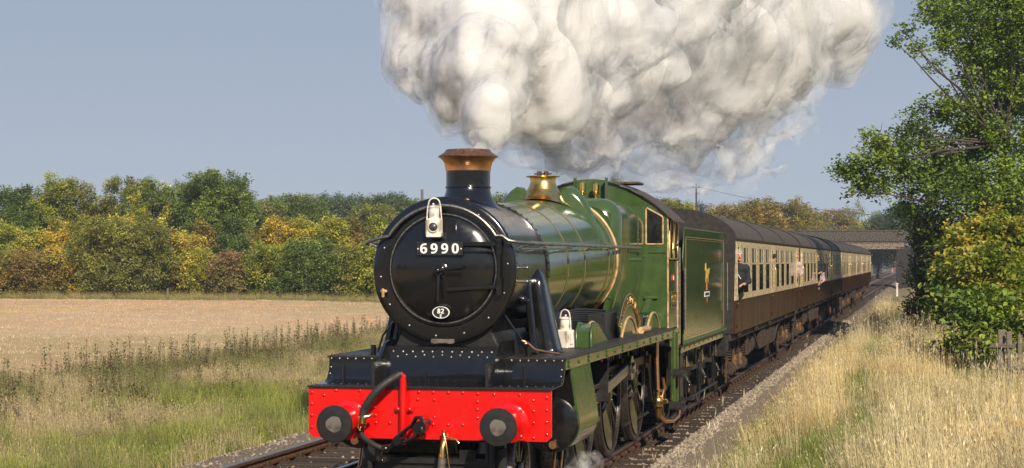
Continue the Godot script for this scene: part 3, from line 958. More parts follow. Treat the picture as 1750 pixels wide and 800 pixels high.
# the outline of the firebox at z: flat top, rounded shoulders, sides drawn in below
func box_ring(w: float, t: float, r: float, z: float) -> Array:
	var o := []
	o.append(Vector3(-w * 0.72, 1.72, z)); o.append(Vector3(-w * 0.86, 2.05, z)); o.append(Vector3(-w * 0.99, 2.5, z)); o.append(Vector3(-w, 2.9, z)); o.append(Vector3(-w, 3.15, z))
	for k in 9:
		var a := PI - PI / 2 * k / 8.0
		o.append(Vector3(-w + r + cos(a) * r, t - r + sin(a) * r, z))
	o.append(Vector3(0, t + 0.02, z))
	for k in 9:
		var a := PI / 2 - PI / 2 * k / 8.0
		o.append(Vector3(w - r + cos(a) * r, t - r + sin(a) * r, z))
	o.append(Vector3(w, 3.15, z)); o.append(Vector3(w, 2.9, z)); o.append(Vector3(w * 0.99, 2.5, z)); o.append(Vector3(w * 0.86, 2.05, z)); o.append(Vector3(w * 0.72, 1.72, z))
	return o

func roof_y(x: float) -> float:   # the arch of the cab roof
	return 3.99 - 0.365 * x * x - 0.004 * pow(absf(x), 6.0)

func cab(e: Node3D) -> void:
	var z0 := -9.8
	var m := MB.new()
	for s in [-1.0, 1.0]:
		var P := func(x: float, y: float) -> Vector2: return Vector2(s * x, y)
		var parts := [
			[P.call(0, 1.69), P.call(1.215, 1.69), P.call(1.215, 2.985), P.call(0, 2.985)],
			[P.call(1.15, 2.985), P.call(1.215, 2.985), P.call(1.215, roof_y(1.215)), P.call(1.15, roof_y(1.15))],
			[P.call(0, 2.985), P.call(0.862, 2.985), P.call(0.862, 3.575), P.call(0.862, roof_y(0.862)), P.call(0.6, roof_y(0.6)), P.call(0.3, roof_y(0.3)), P.call(0, roof_y(0))],
			[P.call(0.862, 3.575), P.call(1.15, 3.41), P.call(1.15, roof_y(1.15)), P.call(1.0, roof_y(1.0)), P.call(0.862, roof_y(0.862))]]
		for q in parts:
			m.prism(q, z0 - 0.012, z0)
	var front := obj("cab_front", m, M.green, e)
	m = MB.new()
	for s in [-1.0, 1.0]:
		for q in [[0.83, 3.0], [0.83, 3.15], [0.83, 3.3], [0.83, 3.45], [0.86, 3.62], [0.94, 3.58], [1.03, 3.52], [1.11, 3.475], [1.175, 3.4], [1.18, 3.2], [1.18, 3.08], [1.05, 2.95], [0.9, 2.94], [1.0, 2.8], [0.86, 2.8], [1.16, 2.8], [1.19, 2.6], [1.19, 2.35], [1.19, 2.1], [1.19, 1.9], [1.19, 3.3], [1.19, 2.95], [0.9, 2.25], [0.95, 1.95], [1.0, 1.85]]:
			m.dome(Vector3(s * q[0], q[1], z0), Vector3.BACK, 0.015, 6)
		m.tube([Vector3(s * 0.92, 2.865, z0 + 0.01), Vector3(s * 1.18, 2.865, z0 + 0.01)], 0.01, 5)
		m.bar(Vector3(s * 0.93, 2.15, z0 + 0.02), Vector3(s * 0.78, 1.72, z0 + 0.02), 0.10, 0.03, Vector3.BACK, 0.005)
		m.box(Vector3(s * 0.95, 2.16, z0 + 0.02), Vector3(0.22, 0.04, 0.05), 0.005)
	small(obj("cab_rivets", m, M.green_satin, front))
	for s in [-1.0, 1.0]:
		var w := [Vector3(s * 0.874, 3.0, z0), Vector3(s * 0.874, 3.535, z0), Vector3(s * 0.89, 3.555, z0), Vector3(s * 1.12, 3.425, z0), Vector3(s * 1.138, 3.4, z0), Vector3(s * 1.138, 3.0, z0), Vector3(s * 1.12, 2.99, z0), Vector3(s * 0.89, 2.99, z0), Vector3(s * 0.874, 3.0, z0)]
		m = MB.new()
		m.tube(w, 0.014, 8, -1.0, false)
		var fr := obj("window_frame", m, M.bead, front)
		m = MB.new()
		m.face([w[0] - Vector3(0, 0, 0.006), w[1] - Vector3(0, 0, 0.006), w[2] - Vector3(0, 0, 0.006), w[3] - Vector3(0, 0, 0.006), w[4] - Vector3(0, 0, 0.006), w[5] - Vector3(0, 0, 0.006), w[6] - Vector3(0, 0, 0.006), w[7] - Vector3(0, 0, 0.006)], Vector3.BACK)
		obj("pane", m, M.pane, fr)
	for s in [-1.0, 1.0]:
		m = MB.new()
		m.box(Vector3(s * 1.209, 2.2, -10.4), Vector3(0.012, 1.06, 1.176), 0.003)
		m.box(Vector3(s * 1.209, 3.09, -9.87), Vector3(0.012, 0.72, 0.116), 0.003)
		m.box(Vector3(s * 1.209, 3.405, -10.46), Vector3(0.012, 0.09, 1.06), 0.003)
		m.box(Vector3(s * 1.209, 3.04, -10.42), Vector3(0.01, 0.64, 0.10), 0.003)
		var side := obj("cab_side", m, M.green, e)
		m = MB.new()
		m.tube([Vector3(s * 1.215, 1.69, z0), Vector3(s * 1.215, 3.44, z0)], 0.014, 8)
		obj("beading", m, M.bead, side)
		m = MB.new()
		m.tube([Vector3(s * 1.215, 2.74, -10.98), Vector3(s * 1.215, 1.3, -10.98)], 0.014, 8)
		obj("beading", m, M.bead, side)
		m = MB.new()
		for q in [[-9.95, -10.36], [-10.48, -10.93]]:
			m.tube([Vector3(s * 1.22, 2.76, q[0]), Vector3(s * 1.22, 3.34, q[0]), Vector3(s * 1.22, 3.34, q[1]), Vector3(s * 1.22, 2.76, q[1]), Vector3(s * 1.22, 2.76, q[0])], 0.02, 8, -1.0, false)
		obj("side_window_frame", m, M.brass, side)
		m = MB.new()
		m.tube([Vector3(s * 1.25, 2.9, -10.2), Vector3(s * 1.31, 2.95, -10.15), Vector3(s * 1.33, 3.0, -10.1)], 0.013, 6)
		obj("handle", m, M.steel, side)
		m = MB.new()
		m.tube([Vector3(s * 1.24, 1.5, -11.04), Vector3(s * 1.24, 2.95, -11.04)], 0.018, 8)
		obj("handrail", m, M.steel, side)
		m = MB.new()
		m.box(Vector3(s * 1.222, 2.12, -10.4), Vector3(0.014, 0.26, 0.62), 0.004)
		var plate := obj("cabside_number_plate", m, M.black_satin, side)
		m = MB.new()
		m.add(letters("6990", 0.17, 0.01), Transform3D(Basis(Vector3.UP, s * PI / 2), Vector3(s * 1.232, 2.12, -10.4)))
		for q in [0.125, -0.125]:
			m.box(Vector3(s * 1.23, 2.12 + q, -10.4), Vector3(0.012, 0.014, 0.62))
		for q in [0.305, -0.305]:
			m.box(Vector3(s * 1.23, 2.12, -10.4 + q), Vector3(0.012, 0.25, 0.014))
		obj("lettering", m, M.brass, plate)
		m = MB.new()
		m.cyl(Vector3(s * 1.214, 2.46, -10.4), Vector3(s * 1.226, 2.46, -10.4), 0.055, 20)
		obj("route_disc", m, M.red, side)
		m = MB.new()
		m.add(letters("D", 0.07, 0.006), Transform3D(Basis(Vector3.UP, s * PI / 2), Vector3(s * 1.228, 2.46, -10.4)))
		obj("lettering", m, M.white_print, side)
	# roof
	m = MB.new()
	var q := []
	for k in 25:
		var x := -1.32 + 2.64 * k / 24.0
		q.append(Vector2(x, roof_y(x) + 0.022))
	for k in 25:
		var x := 1.32 - 2.64 * k / 24.0
		q.append(Vector2(x, roof_y(x) + 0.002))
	m.prism(q, -11.1, -9.74)
	for k in 12:
		m.dome(Vector3(1.27, roof_y(1.27) + 0.02, -9.8 - k * 0.11), Vector3(0.6, 0.8, 0), 0.013, 6)
	m.box(Vector3(0.45, roof_y(0.45) + 0.05, -10.45), Vector3(0.5, 0.04, 0.6), 0.01)
	obj("cab_roof", m, M.roof_grey, e)
	m = MB.new()   # backhead, floor, seat box: the dark inside
	m.box(Vector3(0, 2.5, -9.95), Vector3(1.6, 1.6, 0.25), 0.05)
	m.box(Vector3(0, 1.62, -10.4), Vector3(2.38, 0.1, 1.2))
	m.box(Vector3(0.98, 2.05, -10.6), Vector3(0.36, 0.5, 0.6), 0.02)
	m.tube([Vector3(0.3, 3.2, -10.1), Vector3(0.5, 3.0, -10.15), Vector3(0.9, 2.95, -10.05), Vector3(1.0, 3.3, -10.0)], 0.025, 8)
	m.cyl(Vector3(0.98, 3.1, -10.05), Vector3(0.98, 3.1, -10.0), 0.07, 12)
	m.box(Vector3(0, 2.2, -11.2), Vector3(2.1, 1.2, 0.05))
	obj("backhead", m, M.soot, e)
	# steps under the cab and the plate they hang from
	for s in [-1.0, 1.0]:
		m = MB.new()
		m.T = plane_yz()
		m.prism([Vector2(-9.62, 1.66), Vector2(-9.62, 1.56), Vector2(-9.72, 1.42), Vector2(-9.95, 1.36), Vector2(-10.05, 0.4), Vector2(-10.5, 0.4), Vector2(-10.55, 1.36), Vector2(-11.0, 1.4), Vector2(-11.0, 1.66)], s * 1.24, s * 1.262)
		m.T = Transform3D()
		for k in 4:
			m.dome(Vector3(s * 1.263, 1.5, -9.8 - k * 0.3), Vector3.RIGHT * s, 0.02, 6)
		m.box(Vector3(s * 1.275, 1.0, -10.07), Vector3(0.03, 1.2, 0.05), 0.005)
		m.box(Vector3(s * 1.275, 1.0, -10.48), Vector3(0.03, 1.2, 0.05), 0.005)
		var hang := obj("step_plate", m, M.green, e)
		for y in [0.93, 0.42]:
			m = MB.new()
			m.box(Vector3(s * 1.3, y, -10.28), Vector3(0.24, 0.03, 0.56), 0.006)
			m.box(Vector3(s * 1.3, y + 0.06, -10.0), Vector3(0.2, 0.11, 0.02), 0.004)
			m.box(Vector3(s * 1.2, y + 0.06, -10.28), Vector3(0.015, 0.12, 0.52), 0.004)
			obj("step", m, M.black_satin, hang)
		m = MB.new()
		m.tube([Vector3(s * 1.13, 1.6, -9.15), Vector3(s * 1.13, 1.2, -9.15), Vector3(s * 1.15, 0.66, -9.15)], 0.034, 10)
		m.tube([Vector3(s * 1.2, 0.95, -9.3), Vector3(s * 1.22, 0.8, -9.35), Vector3(s * 1.18, 0.62, -9.3)], 0.025, 8)
		m.tube([Vector3(s * 1.15, 0.4, -9.2), Vector3(s * 1.2, 0.27, -9.5), Vector3(s * 1.25, 0.22, -10.1), Vector3(s * 1.27, 0.25, -10.6), Vector3(s * 1.25, 0.36, -10.9)], 0.032, 10)
		obj("injector_pipe", m, M.copper, e)
		m = MB.new()
		m.cyl(Vector3(s * 1.15, 0.66, -9.15), Vector3(s * 1.15, 0.52, -9.15), 0.075, 14)
		m.ball(Vector3(s * 1.15, 0.6, -9.15), 0.09, 12)
		m.cyl(Vector3(s * 1.15, 0.5, -9.15), Vector3(s * 1.15, 0.36, -9.2), 0.05, 12)
		m.cyl(Vector3(s * 1.15, 0.6, -9.15), Vector3(s * 1.3, 0.6, -9.12), 0.035, 10)
		m.cyl(Vector3(s * 1.16, 0.78, -9.15), Vector3(s * 1.16, 0.74, -9.15), 0.06, 6)
		obj("injector", m, M.brass, e)

func running_gear(e: Node3D) -> void:
	var Z := [-4.62, -6.78, -9.14]
	var m: MB
	# splashers with brass edges
	for s in [-1.0, 1.0]:
		for i in 3:
			var xo: float = [0.93, 1.08, 1.08][i]
			m = MB.new()
			m.T = plane_yz()
			var a0 := asin((1.685 - 0.914) / 1.03)
			var pr := arc(Z[i], 0.914, 1.03, a0, PI - a0, 20)
			m.prism(pr, s * 0.6, s * xo)
			m.T = Transform3D()
			var spl := obj("splasher", m, M.green if i != 1 else M.green, e)
			m = MB.new()
			var ps := []
			for p in pr:
				ps.append(Vector3(s * xo, p.y, p.x))
			m.tube(ps, 0.019, 8)
			obj("brass_edge", m, M.bead, spl)
			m = MB.new()
			m.T = plane_yz()
			m.prism(arc(Z[i], 0.914, 1.036, a0, PI - a0, 20), s * 0.6, s * (xo - 0.05), false, false)
			obj("splasher_top", m, M.black, spl)
		m = MB.new()   # boxes between the splashers
		m.box(Vector3(s * 0.8, 1.86, -5.7), Vector3(0.4, 0.36, 1.0), 0.01)
		m.box(Vector3(s * 0.8, 1.8, -7.95), Vector3(0.45, 0.26, 1.0), 0.01)
		m.box(Vector3(s * 0.72, 1.83, -3.2), Vector3(0.16, 0.3, 1.6), 0.01)
		for k in 6:
			m.tube([Vector3(s * 0.5, 2.0 + k * 0.015, -3.4 - k * 0.1), Vector3(s * 0.75, 1.95 + k * 0.03, -5.0), Vector3(s * 0.85, 1.9 + k * 0.03, -6.1)], 0.016, 6)
		obj("sandbox", m, M.black_satin, e)
		m = MB.new()
		m.cyl(Vector3(s * 1.12, 1.73, -7.62), Vector3(s * 1.12, 1.73, -8.3), 0.05, 12)
		obj("oil_pot", m, M.bead, e)
	# nameplate on the middle splasher
	for s in [-1.0, 1.0]:
		m = MB.new()
		m.T = plane_yz()
		var oa := arc(Z[1], 0.914, 1.2, PI / 2 - 0.8, PI / 2 + 0.8, 24)
		oa.append_array(arc(Z[1], 0.914, 1.02, PI / 2 + 0.8, PI / 2 - 0.8, 24))
		m.prism(oa, s * 1.06, s * 1.08)
		var bk := obj("nameplate_backing", m, M.green, e)
		m = MB.new()
		m.T = plane_yz()
		oa = arc(Z[1], 0.914, 1.36, PI / 2 - 0.8, PI / 2 + 0.8, 28)
		oa.append_array(arc(Z[1], 0.914, 1.195, PI / 2 + 0.8, PI / 2 - 0.8, 28))
		m.prism(oa, s * 1.065, s * 1.085)
		var np := obj("nameplate", m, M.black_satin, e)
		m = MB.new()
		for r in [1.2, 1.355]:
			var ps := []
			for q in arc(Z[1], 0.914, r, PI / 2 - 0.8, PI / 2 + 0.8, 28):
				ps.append(Vector3(s * 1.086, q.y, q.x))
			m.tube(ps, 0.012, 6)
		for g in [-0.8, 0.8]:
			var d := Vector3(0, cos(g), sin(g))
			m.tube([Vector3(s * 1.086, 0.914, Z[1]) + d * 1.2, Vector3(s * 1.086, 0.914, Z[1]) + d * 1.355], 0.012, 6)
		var txt := "WITHERSLACK HALL"
		for k in txt.length():
			var g := lerpf(-0.7, 0.7, k / float(txt.length() - 1))   # from front to back as read on the sunny side
			var zz := -g if s > 0 else g
			var basis := Basis(Vector3.UP, s * PI / 2) * Basis(Vector3.BACK, -g)
			m.add(letters(txt[k], 0.095, 0.01, true), Transform3D(basis, Vector3(s * 1.09, 0.914 + cos(g) * 1.277, Z[1] + sin(zz) * 1.277)))
		obj("lettering", m, M.brass, np)
	# driving wheels, rods
	var turn := -0.62
	for s in [-1.0, 1.0]:
		for i in 3:
			wheel("driving_wheel", s * 0.75, 0.914, Z[i], 20, e, s, M.tyre_steel, turn, true)
		for i in 2:
			wheel("bogie_wheel", s * 0.75, 0.457, [-0.87, -3.0][i], 10, e, s, M.tyre_steel, 0.2)
		m = MB.new()
		var pin := Vector3(0, cos(turn) * 0.381, sin(turn) * -0.381 * -1.0)
		pin = Basis(Vector3.RIGHT, turn) * Vector3(0, 0.381, 0)
		var cp := []
		for i in 3:
			cp.append(Vector3(s * 0.9, 0.914, Z[i]) + pin)
		m.bar(cp[0], cp[1], 0.055, 0.13, Vector3.UP, 0.012)
		m.bar(cp[1], cp[2], 0.055, 0.13, Vector3.UP, 0.012)
		for i in 3:
			m.cyl(cp[i] - Vector3(s * 0.04, 0, 0), cp[i] + Vector3(s * 0.05, 0, 0), 0.13, 20)
			m.cyl(cp[i] + Vector3(s * 0.04, 0, 0), cp[i] + Vector3(s * 0.1, 0, 0), 0.06, 14)
		obj("coupling_rod", m, M.oily_steel, e)
		m = MB.new()
		var big: Vector3 = cp[1] + Vector3(s * 0.13, 0, 0)
		var small := Vector3(big.x, 0.94, big.z + sqrt(3.26 * 3.26 - pow(big.y - 0.94, 2)))
		m.bar(small, big, 0.06, 0.15, Vector3.UP, 0.012)
		m.bar(small, big, 0.075, 0.06, Vector3.UP, 0.01)
		m.cyl(big - Vector3(s * 0.05, 0, 0), big + Vector3(s * 0.06, 0, 0), 0.17, 24)
		m.cyl(big + Vector3(s * 0.05, 0, 0), big + Vector3(s * 0.1, 0, 0), 0.075, 16)
		obj("connecting_rod", m, M.steel, e)
		m = MB.new()
		m.box(small, Vector3(0.14, 0.3, 0.36), 0.02)
		m.cyl(small, Vector3(small.x, 0.94, -2.2), 0.045, 12)
		for y in [1.15, 0.73]:
			m.box(Vector3(small.x, y, -3.25), Vector3(0.13, 0.06, 2.1), 0.01)
		obj("crosshead", m, M.oily_steel, e)
		m = MB.new()
		m.box(Vector3(s * 0.95, 1.2, -4.28), Vector3(0.5, 0.5, 0.05), 0.01)
		m.bar(Vector3(s * 0.8, 1.35, -4.3), Vector3(s * 0.85, 1.3, -6.2), 0.05, 0.09, Vector3.UP, 0.01)
		obj("motion_bracket", m, M.black_satin, e)
		# cylinder: front cover, cladding up to the valance
		m = MB.new()
		var cl := []
		cl.append(Vector2(1.318, 1.553)); 
		for k in 20:
			var a := 0.25 - (PI + 0.2) * k / 19.0
			cl.append(Vector2(1.10 + cos(a) * 0.315, 0.94 + sin(a) * 0.315))
		cl.append(Vector2(0.72, 1.2)); cl.append(Vector2(0.72, 1.553))
		for i in cl.size():
			cl[i].x *= s
		m.prism(cl, -2.3, -1.12)
		var cyl := obj("cylinder", m, M.green, e)
		m = MB.new()
		m.lathe([Vector2(0, -1.03), Vector2(0.06, -1.03), Vector2(0.07, -1.05), Vector2(0.27, -1.06), Vector2(0.305, -1.075), Vector2(0.31, -1.13)], Vector3(s * 1.10, 0.94, 0), Vector3.BACK, 44)
		for k in 10:
			var a := TAU * k / 10
			m.dome(Vector3(s * 1.1 + cos(a) * 0.26, 0.94 + sin(a) * 0.26, -1.06), Vector3.BACK, 0.013, 6)
		m.T = Transform3D()
		m.prism([Vector2(s * 0.72, 1.553), Vector2(s * 1.3, 1.553), Vector2(s * 1.36, 1.15), Vector2(s * 0.75, 1.0)], -1.125, -1.105)
		obj("cylinder_cover", m, M.black, cyl)
		m = MB.new()
		for k in 9:
			var t := k / 8.0
			m.dome(Vector3(s * lerpf(1.32, 1.414, t), lerpf(1.52, 1.05, t), -1.18), Vector3.RIGHT * s, 0.011, 6)
			m.dome(Vector3(s * lerpf(1.32, 1.414, t), lerpf(1.52, 1.05, t), -2.25), Vector3.RIGHT * s, 0.011, 6)
		small(obj("cladding_screws", m, M.green_satin, cyl))
		m = MB.new()
		m.cyl(Vector3(s * 1.13, 0.72, -1.02), Vector3(s * 1.13, 0.72, -1.1), 0.045, 12)
		m.tube([Vector3(s * 1.1, 0.62, -1.3), Vector3(s * 1.1, 0.42, -1.2), Vector3(s * 1.08, 0.32, -0.8)], 0.018, 8)
		m.tube([Vector3(s * 1.16, 0.62, -1.4), Vector3(s * 1.16, 0.4, -1.3), Vector3(s * 1.14, 0.3, -0.9)], 0.018, 8)
		obj("drain_cock", m, M.copper, cyl)
		# outside steam pipe: bevelled casing from the smokebox side to the plate, with a stay in front
		m = MB.new()
		var rows := []
		for d in [[0.74, 2.62, 0.07, 0.10], [0.76, 2.54, 0.10, 0.17], [0.78, 2.42, 0.115, 0.20], [0.84, 2.05, 0.13, 0.21], [0.90, 1.72, 0.15, 0.22], [0.91, 1.69, 0.17, 0.24]]:
			var row := []
			for k in 16:
				var a := TAU * k / 16
				var ca := signf(cos(a)) * pow(absf(cos(a)), 0.55)
				var sa := signf(sin(a)) * pow(absf(sin(a)), 0.55)
				row.append(Vector3(s * (d[0] + ca * d[2] * 0.9), d[1] + ca * 0.02, -1.95 + sa * d[3]))
			rows.append(row)
		m.surf(rows, true)
		m.face([rows[0][0], rows[0][2], rows[0][4], rows[0][6], rows[0][8], rows[0][10], rows[0][12], rows[0][14]], Vector3.UP)
		obj("steam_pipe", m, M.black, e)
		m = MB.new()
		m.bar(Vector3(s * 0.74, 2.5, -1.5), Vector3(s * 0.86, 1.69, -1.35), 0.07, 0.10, Vector3.BACK, 0.015)
		m.ball(Vector3(s * 0.72, 2.3, -1.35), 0.05, 10)
		m.tube([Vector3(s * 0.6, 2.15, -0.95), Vector3(s * 0.78, 1.9, -0.95), Vector3(s * 0.85, 1.72, -1.0)], 0.012, 6)
		m.cyl(Vector3(s * 0.88, 1.685, -0.92), Vector3(s * 0.88, 1.8, -0.92), 0.032, 10)
		obj("smokebox_stay", m, M.black, e)
	m = MB.new()   # oil pipe and rags on the plate
	m.tube([Vector3(0.8, 1.86, -0.95), Vector3(0.86, 1.84, -0.95), Vector3(0.94, 1.76, -1.0), Vector3(1.05, 1.73, -1.1), Vector3(1.15, 1.7, -1.3)], 0.014, 6)
	m.ball(Vector3(0.85, 1.83, -0.93), 0.04, 8, 0.6)
	obj("oil_pipe", m, M.copper, e)
	m = MB.new()   # lubricator box with sloping lid
	m.T = plane_yz()
	m.prism([Vector2(-3.15, 1.686), Vector2(-3.15, 1.88), Vector2(-3.3, 1.97), Vector2(-3.55, 1.95), Vector2(-4.25, 1.72), Vector2(-4.25, 1.686)], 0.98, 1.2)
	m.T = Transform3D()
	obj("lubricator", m, M.green, e)
	m = MB.new()
	for x in [1.0, 1.18]:
		m.tube([Vector3(x, 1.69, -3.14), Vector3(x, 1.88, -3.14), Vector3(x, 1.975, -3.3), Vector3(x, 1.955, -3.55), Vector3(x, 1.725, -4.25)], 0.02, 6)
	obj("lubricator_edge", m, M.green_satin, e)
	m = MB.new()   # brake blocks, hangers, ash pan, pipes: the dark clutter between the wheels
	for i in 3:
		for s in [-1.0, 1.0]:
			m.box(Vector3(s * 0.75, 0.8, Z[i] - 0.99), Vector3(0.1, 0.42, 0.08), 0.02)
			m.box(Vector3(s * 0.72, 1.15, Z[i] - 1.02), Vector3(0.06, 0.9, 0.06), 0.01)
		m.box(Vector3(0, 0.914, Z[i]), Vector3(1.3, 0.2, 0.2), 0.05)
		m.box(Vector3(0, 1.3, Z[i] + 0.6), Vector3(1.2, 0.5, 0.4), 0.03)
	m.box(Vector3(0, 1.2, -8.0), Vector3(1.1, 1.0, 1.0), 0.03)
	m.cyl(Vector3(0.8, 0.32, -8.2), Vector3(0.8, 0.32, -10.4), 0.03, 8)
	m.bar(Vector3(0.8, 1.3, -9.9), Vector3(0.8, 0.5, -10.6), 0.06, 0.12, Vector3.RIGHT, 0.01)
	m.box(Vector3(0, 0.9, -10.6), Vector3(1.6, 0.7, 0.6), 0.03)
	for s in [-1.0, 1.0]:
		m.box(Vector3(s * 0.62, 0.5, -1.93), Vector3(0.04, 0.5, 3.0), 0.01)
		m.box(Vector3(s * 0.85, 0.46, -3.0), Vector3(0.14, 0.2, 0.2), 0.02)
	obj("brake_gear", m, M.black_satin, e)

func hand_lamp(label: String, p: Vector3, turn: float, sc := 1.0) -> void:
	var o := thing("head_lamp", label, "lamp", "white oil lamps on the locomotive", p)
	o.rotation.y = turn
	o.scale = Vector3.ONE * sc
	var m := MB.new()
	m.box(Vector3(0, 0.11, 0), Vector3(0.18, 0.22, 0.15), 0.012)
	m.box(Vector3(0, 0.012, 0), Vector3(0.17, 0.024, 0.16), 0.006)
	m.cyl(Vector3(0, 0.22, 0), Vector3(0, 0.345, 0), 0.062, 18)
	m.lathe([Vector2(0.068, 0.345), Vector2(0.07, 0.355), Vector2(0.05, 0.372), Vector2(0, 0.378)], Vector3.ZERO, Vector3.UP, 18)
	m.ball(Vector3(-0.01, 0.39, 0), 0.014, 8)
	m.box(Vector3(-0.096, 0.12, 0.0), Vector3(0.012, 0.14, 0.06), 0.003)
	obj("lamp_body", m, M.white_enamel, o)
	m = MB.new()
	m.lathe([Vector2(0.062, 0.07), Vector2(0.062, 0.098), Vector2(0.052, 0.1), Vector2(0.05, 0.09)], Vector3(0, 0.12, 0), Vector3.BACK, 24)
	obj("lens_ring", m, M.white_enamel, o)
	m = MB.new()
	m.lathe([Vector2(0, 0.108), Vector2(0.03, 0.102), Vector2(0.05, 0.088)], Vector3(0, 0.12, 0), Vector3.BACK, 24)
	obj("lens", m, M.lens, o)
	m = MB.new()
	var ps := [Vector3(-0.09, 0.05, 0.0), Vector3(-0.088, 0.2, 0), Vector3(-0.075, 0.36, 0)]
	for k in 9:
		var a := PI - PI * k / 8.0
		ps.append(Vector3(cos(a) * 0.066, 0.40 + sin(a) * 0.06, 0))
	ps.append(Vector3(0.075, 0.36, 0)); ps.append(Vector3(0.088, 0.2, 0)); ps.append(Vector3(0.09, 0.05, 0))
	m.tube(ps, 0.009, 7)
	obj("handle", m, M.white_enamel, o)

# ---------------------------------------------------------------- tender
func tender() -> void:
	var t := thing("tender", "green flat-sided tender with lining and crest behind the locomotive cab", "tender")
	var z0 := -11.4
	var z1 := -18.12
	var m := MB.new()
	var cx := 1.245
	for s in [-1.0, 1.0]:
		m = MB.new()
		m.T = plane_yz()
		var q := [Vector2(z0 - 0.06, 1.35), Vector2(z0 - 0.06, 2.6)]
		q.append_array([Vector2(z0 + 0.0, 2.68), Vector2(z0 + 0.03, 2.72), Vector2(z0 + 0.02, 2.8), Vector2(z0 - 0.08, 3.0), Vector2(z0 - 0.16, 3.27), Vector2(z1 + 0.1, 3.27), Vector2(z1, 3.2), Vector2(z1, 1.35)])
		m.prism(q, s * (cx - 0.015), s * cx)
		m.T = Transform3D()
		var side := obj("tank_side", m, M.green, t)
		m = MB.new()
		var e := []
		for p in q.slice(0, 9):
			e.append(Vector3(s * cx, p.y, p.x))
		m.tube(e, 0.013, 6)
		obj("beading", m, M.green_satin, side)
		m = MB.new()
		for d in [[0.0, 0.014], [-0.035, 0.008]]:
			var a: float = d[0]
			var w: float = d[1]
			for y in [3.13 + a, 1.46 - a]:
				m.box(Vector3(s * (cx + 0.001), y, (z0 + z1) * 0.5 - 0.05), Vector3(0.004, w, 6.0 + a * 2), 0)
			for z in [z0 - 0.4 + a, z1 + 0.31 - a]:
				m.box(Vector3(s * (cx + 0.001), 2.295, z), Vector3(0.004, 1.66 + a * 2, w), 0)
		obj("lining", m, M.fine_line, side)
		m = MB.new()
		m.box(Vector3(s * (cx + 0.01), 1.38, (z0 + z1) * 0.5), Vector3(0.05, 0.05, 6.6), 0.008)
		for k in 60:
			m.dome(Vector3(s * (cx + 0.035), 1.385, z0 - 0.1 - k * 0.109), Vector3.RIGHT * s, 0.017, 6)
		obj("rivet_angle", m, M.green_satin, side)
		m = MB.new()
		m.tube([Vector3(s * (cx + 0.05), 1.75, z1 + 0.1), Vector3(s * (cx + 0.05), 2.7, z1 + 0.1)], 0.016, 8)
		obj("handrail", m, M.steel, side)
		m = MB.new()
		m.tube([Vector3(s * (cx + 0.04), 1.6, z0 + 0.03), Vector3(s * (cx + 0.04), 2.62, z0 + 0.03)], 0.016, 8)
		obj("handrail", m, M.steel, side)
		crest(side, s, cx)
	m = MB.new()
	m.box(Vector3(0, 2.3, z0 - 0.9), Vector3(2.4, 1.9, 0.03))
	m.box(Vector3(0, 2.28, z1 + 0.01), Vector3(2.42, 1.86, 0.02), 0.005)
	m.box(Vector3(0, 2.9, -16.9), Vector3(2.4, 0.3, 2.3), 0.02)
	m.box(Vector3(0, 1.32, (z0 + z1) * 0.5), Vector3(2.45, 0.05, 6.7), 0.01)
	obj("tank", m, M.black_satin, t)
	m = MB.new()
	for k in 260:
		var p := Vector3(rng.randf_range(-1.1, 1.1), 2.75 + rng.randf_range(-0.1, 0.28), rng.randf_range(-15.7, -12.4))
		var s := rng.randf_range(0.08, 0.2)
		m.T = Transform3D(Basis.from_euler(Vector3(rng.randf() * TAU, rng.randf() * TAU, 0)), p)
		m.box(Vector3.ZERO, Vector3(s, s * 0.7, s * 1.2), s * 0.2)
	m.T = Transform3D()
	tag(obj("coal", m, M.black_satin, t), "", "", "", "stuff")
	for s in [-1.0, 1.0]:
		m = MB.new()
		m.T = plane_yz()
		m.prism([Vector2(z0 - 0.05, 1.33), Vector2(z0 - 0.05, 1.22), Vector2(z1, 1.22), Vector2(z1, 1.33)], s * 1.19, s * 1.215)
		m.T = Transform3D()
		for k in 9:
			m.box(Vector3(s * 1.217, 1.275, z0 - 0.5 - k * 0.7), Vector3(0.012, 0.045, 0.1), 0.004)
		obj("frame_valance", m, M.green, t)
		m = MB.new()
		m.box(Vector3(s * 0.98, 0.95, (z0 + z1) * 0.5), Vector3(0.03, 0.55, 6.6))
		obj("main_frame", m, M.black_satin, t)
		for z in [-12.54, -14.83, -17.11]:
			wheel("wheel", s * 0.75, 0.624, z, 12, t, s, M.tyre_steel)
			m = MB.new()
			m.box(Vector3(s * 1.08, 0.62, z), Vector3(0.2, 0.3, 0.28), 0.03)
			m.box(Vector3(s * 1.19, 0.6, z), Vector3(0.03, 0.2, 0.2), 0.01)
			for k in 6:
				m.box(Vector3(s * 1.1, 0.93 + k * 0.028, z), Vector3(0.1, 0.024, 1.05 - k * 0.14), 0.004)
			for g in [-0.5, 0.5]:
				m.tube([Vector3(s * 1.1, 0.92, z + g), Vector3(s * 1.1, 1.22, z + g * 0.94)], 0.022, 8)
				m.cyl(Vector3(s * 1.1, 0.88, z + g), Vector3(s * 1.1, 0.95, z + g), 0.045, 8)
			m.box(Vector3(s * 1.1, 1.0, z), Vector3(0.13, 0.24, 0.12), 0.01)
			m.tube([Vector3(s * 1.14, 0.4, z + 0.35), Vector3(s * 1.14, 1.1, z + 0.3)], 0.02, 6)
			m.box(Vector3(s * 0.8, 0.6, z + 0.7), Vector3(0.1, 0.35, 0.08), 0.02)
			m.ball(Vector3(s * 1.21, 0.62, z), 0.045, 8)
			obj("axlebox", m, M.black, t)
		m = MB.new()
		for y in [0.95, 0.45]:
			m.box(Vector3(s * 1.25, y, -11.75), Vector3(0.26, 0.03, 0.4), 0.006)
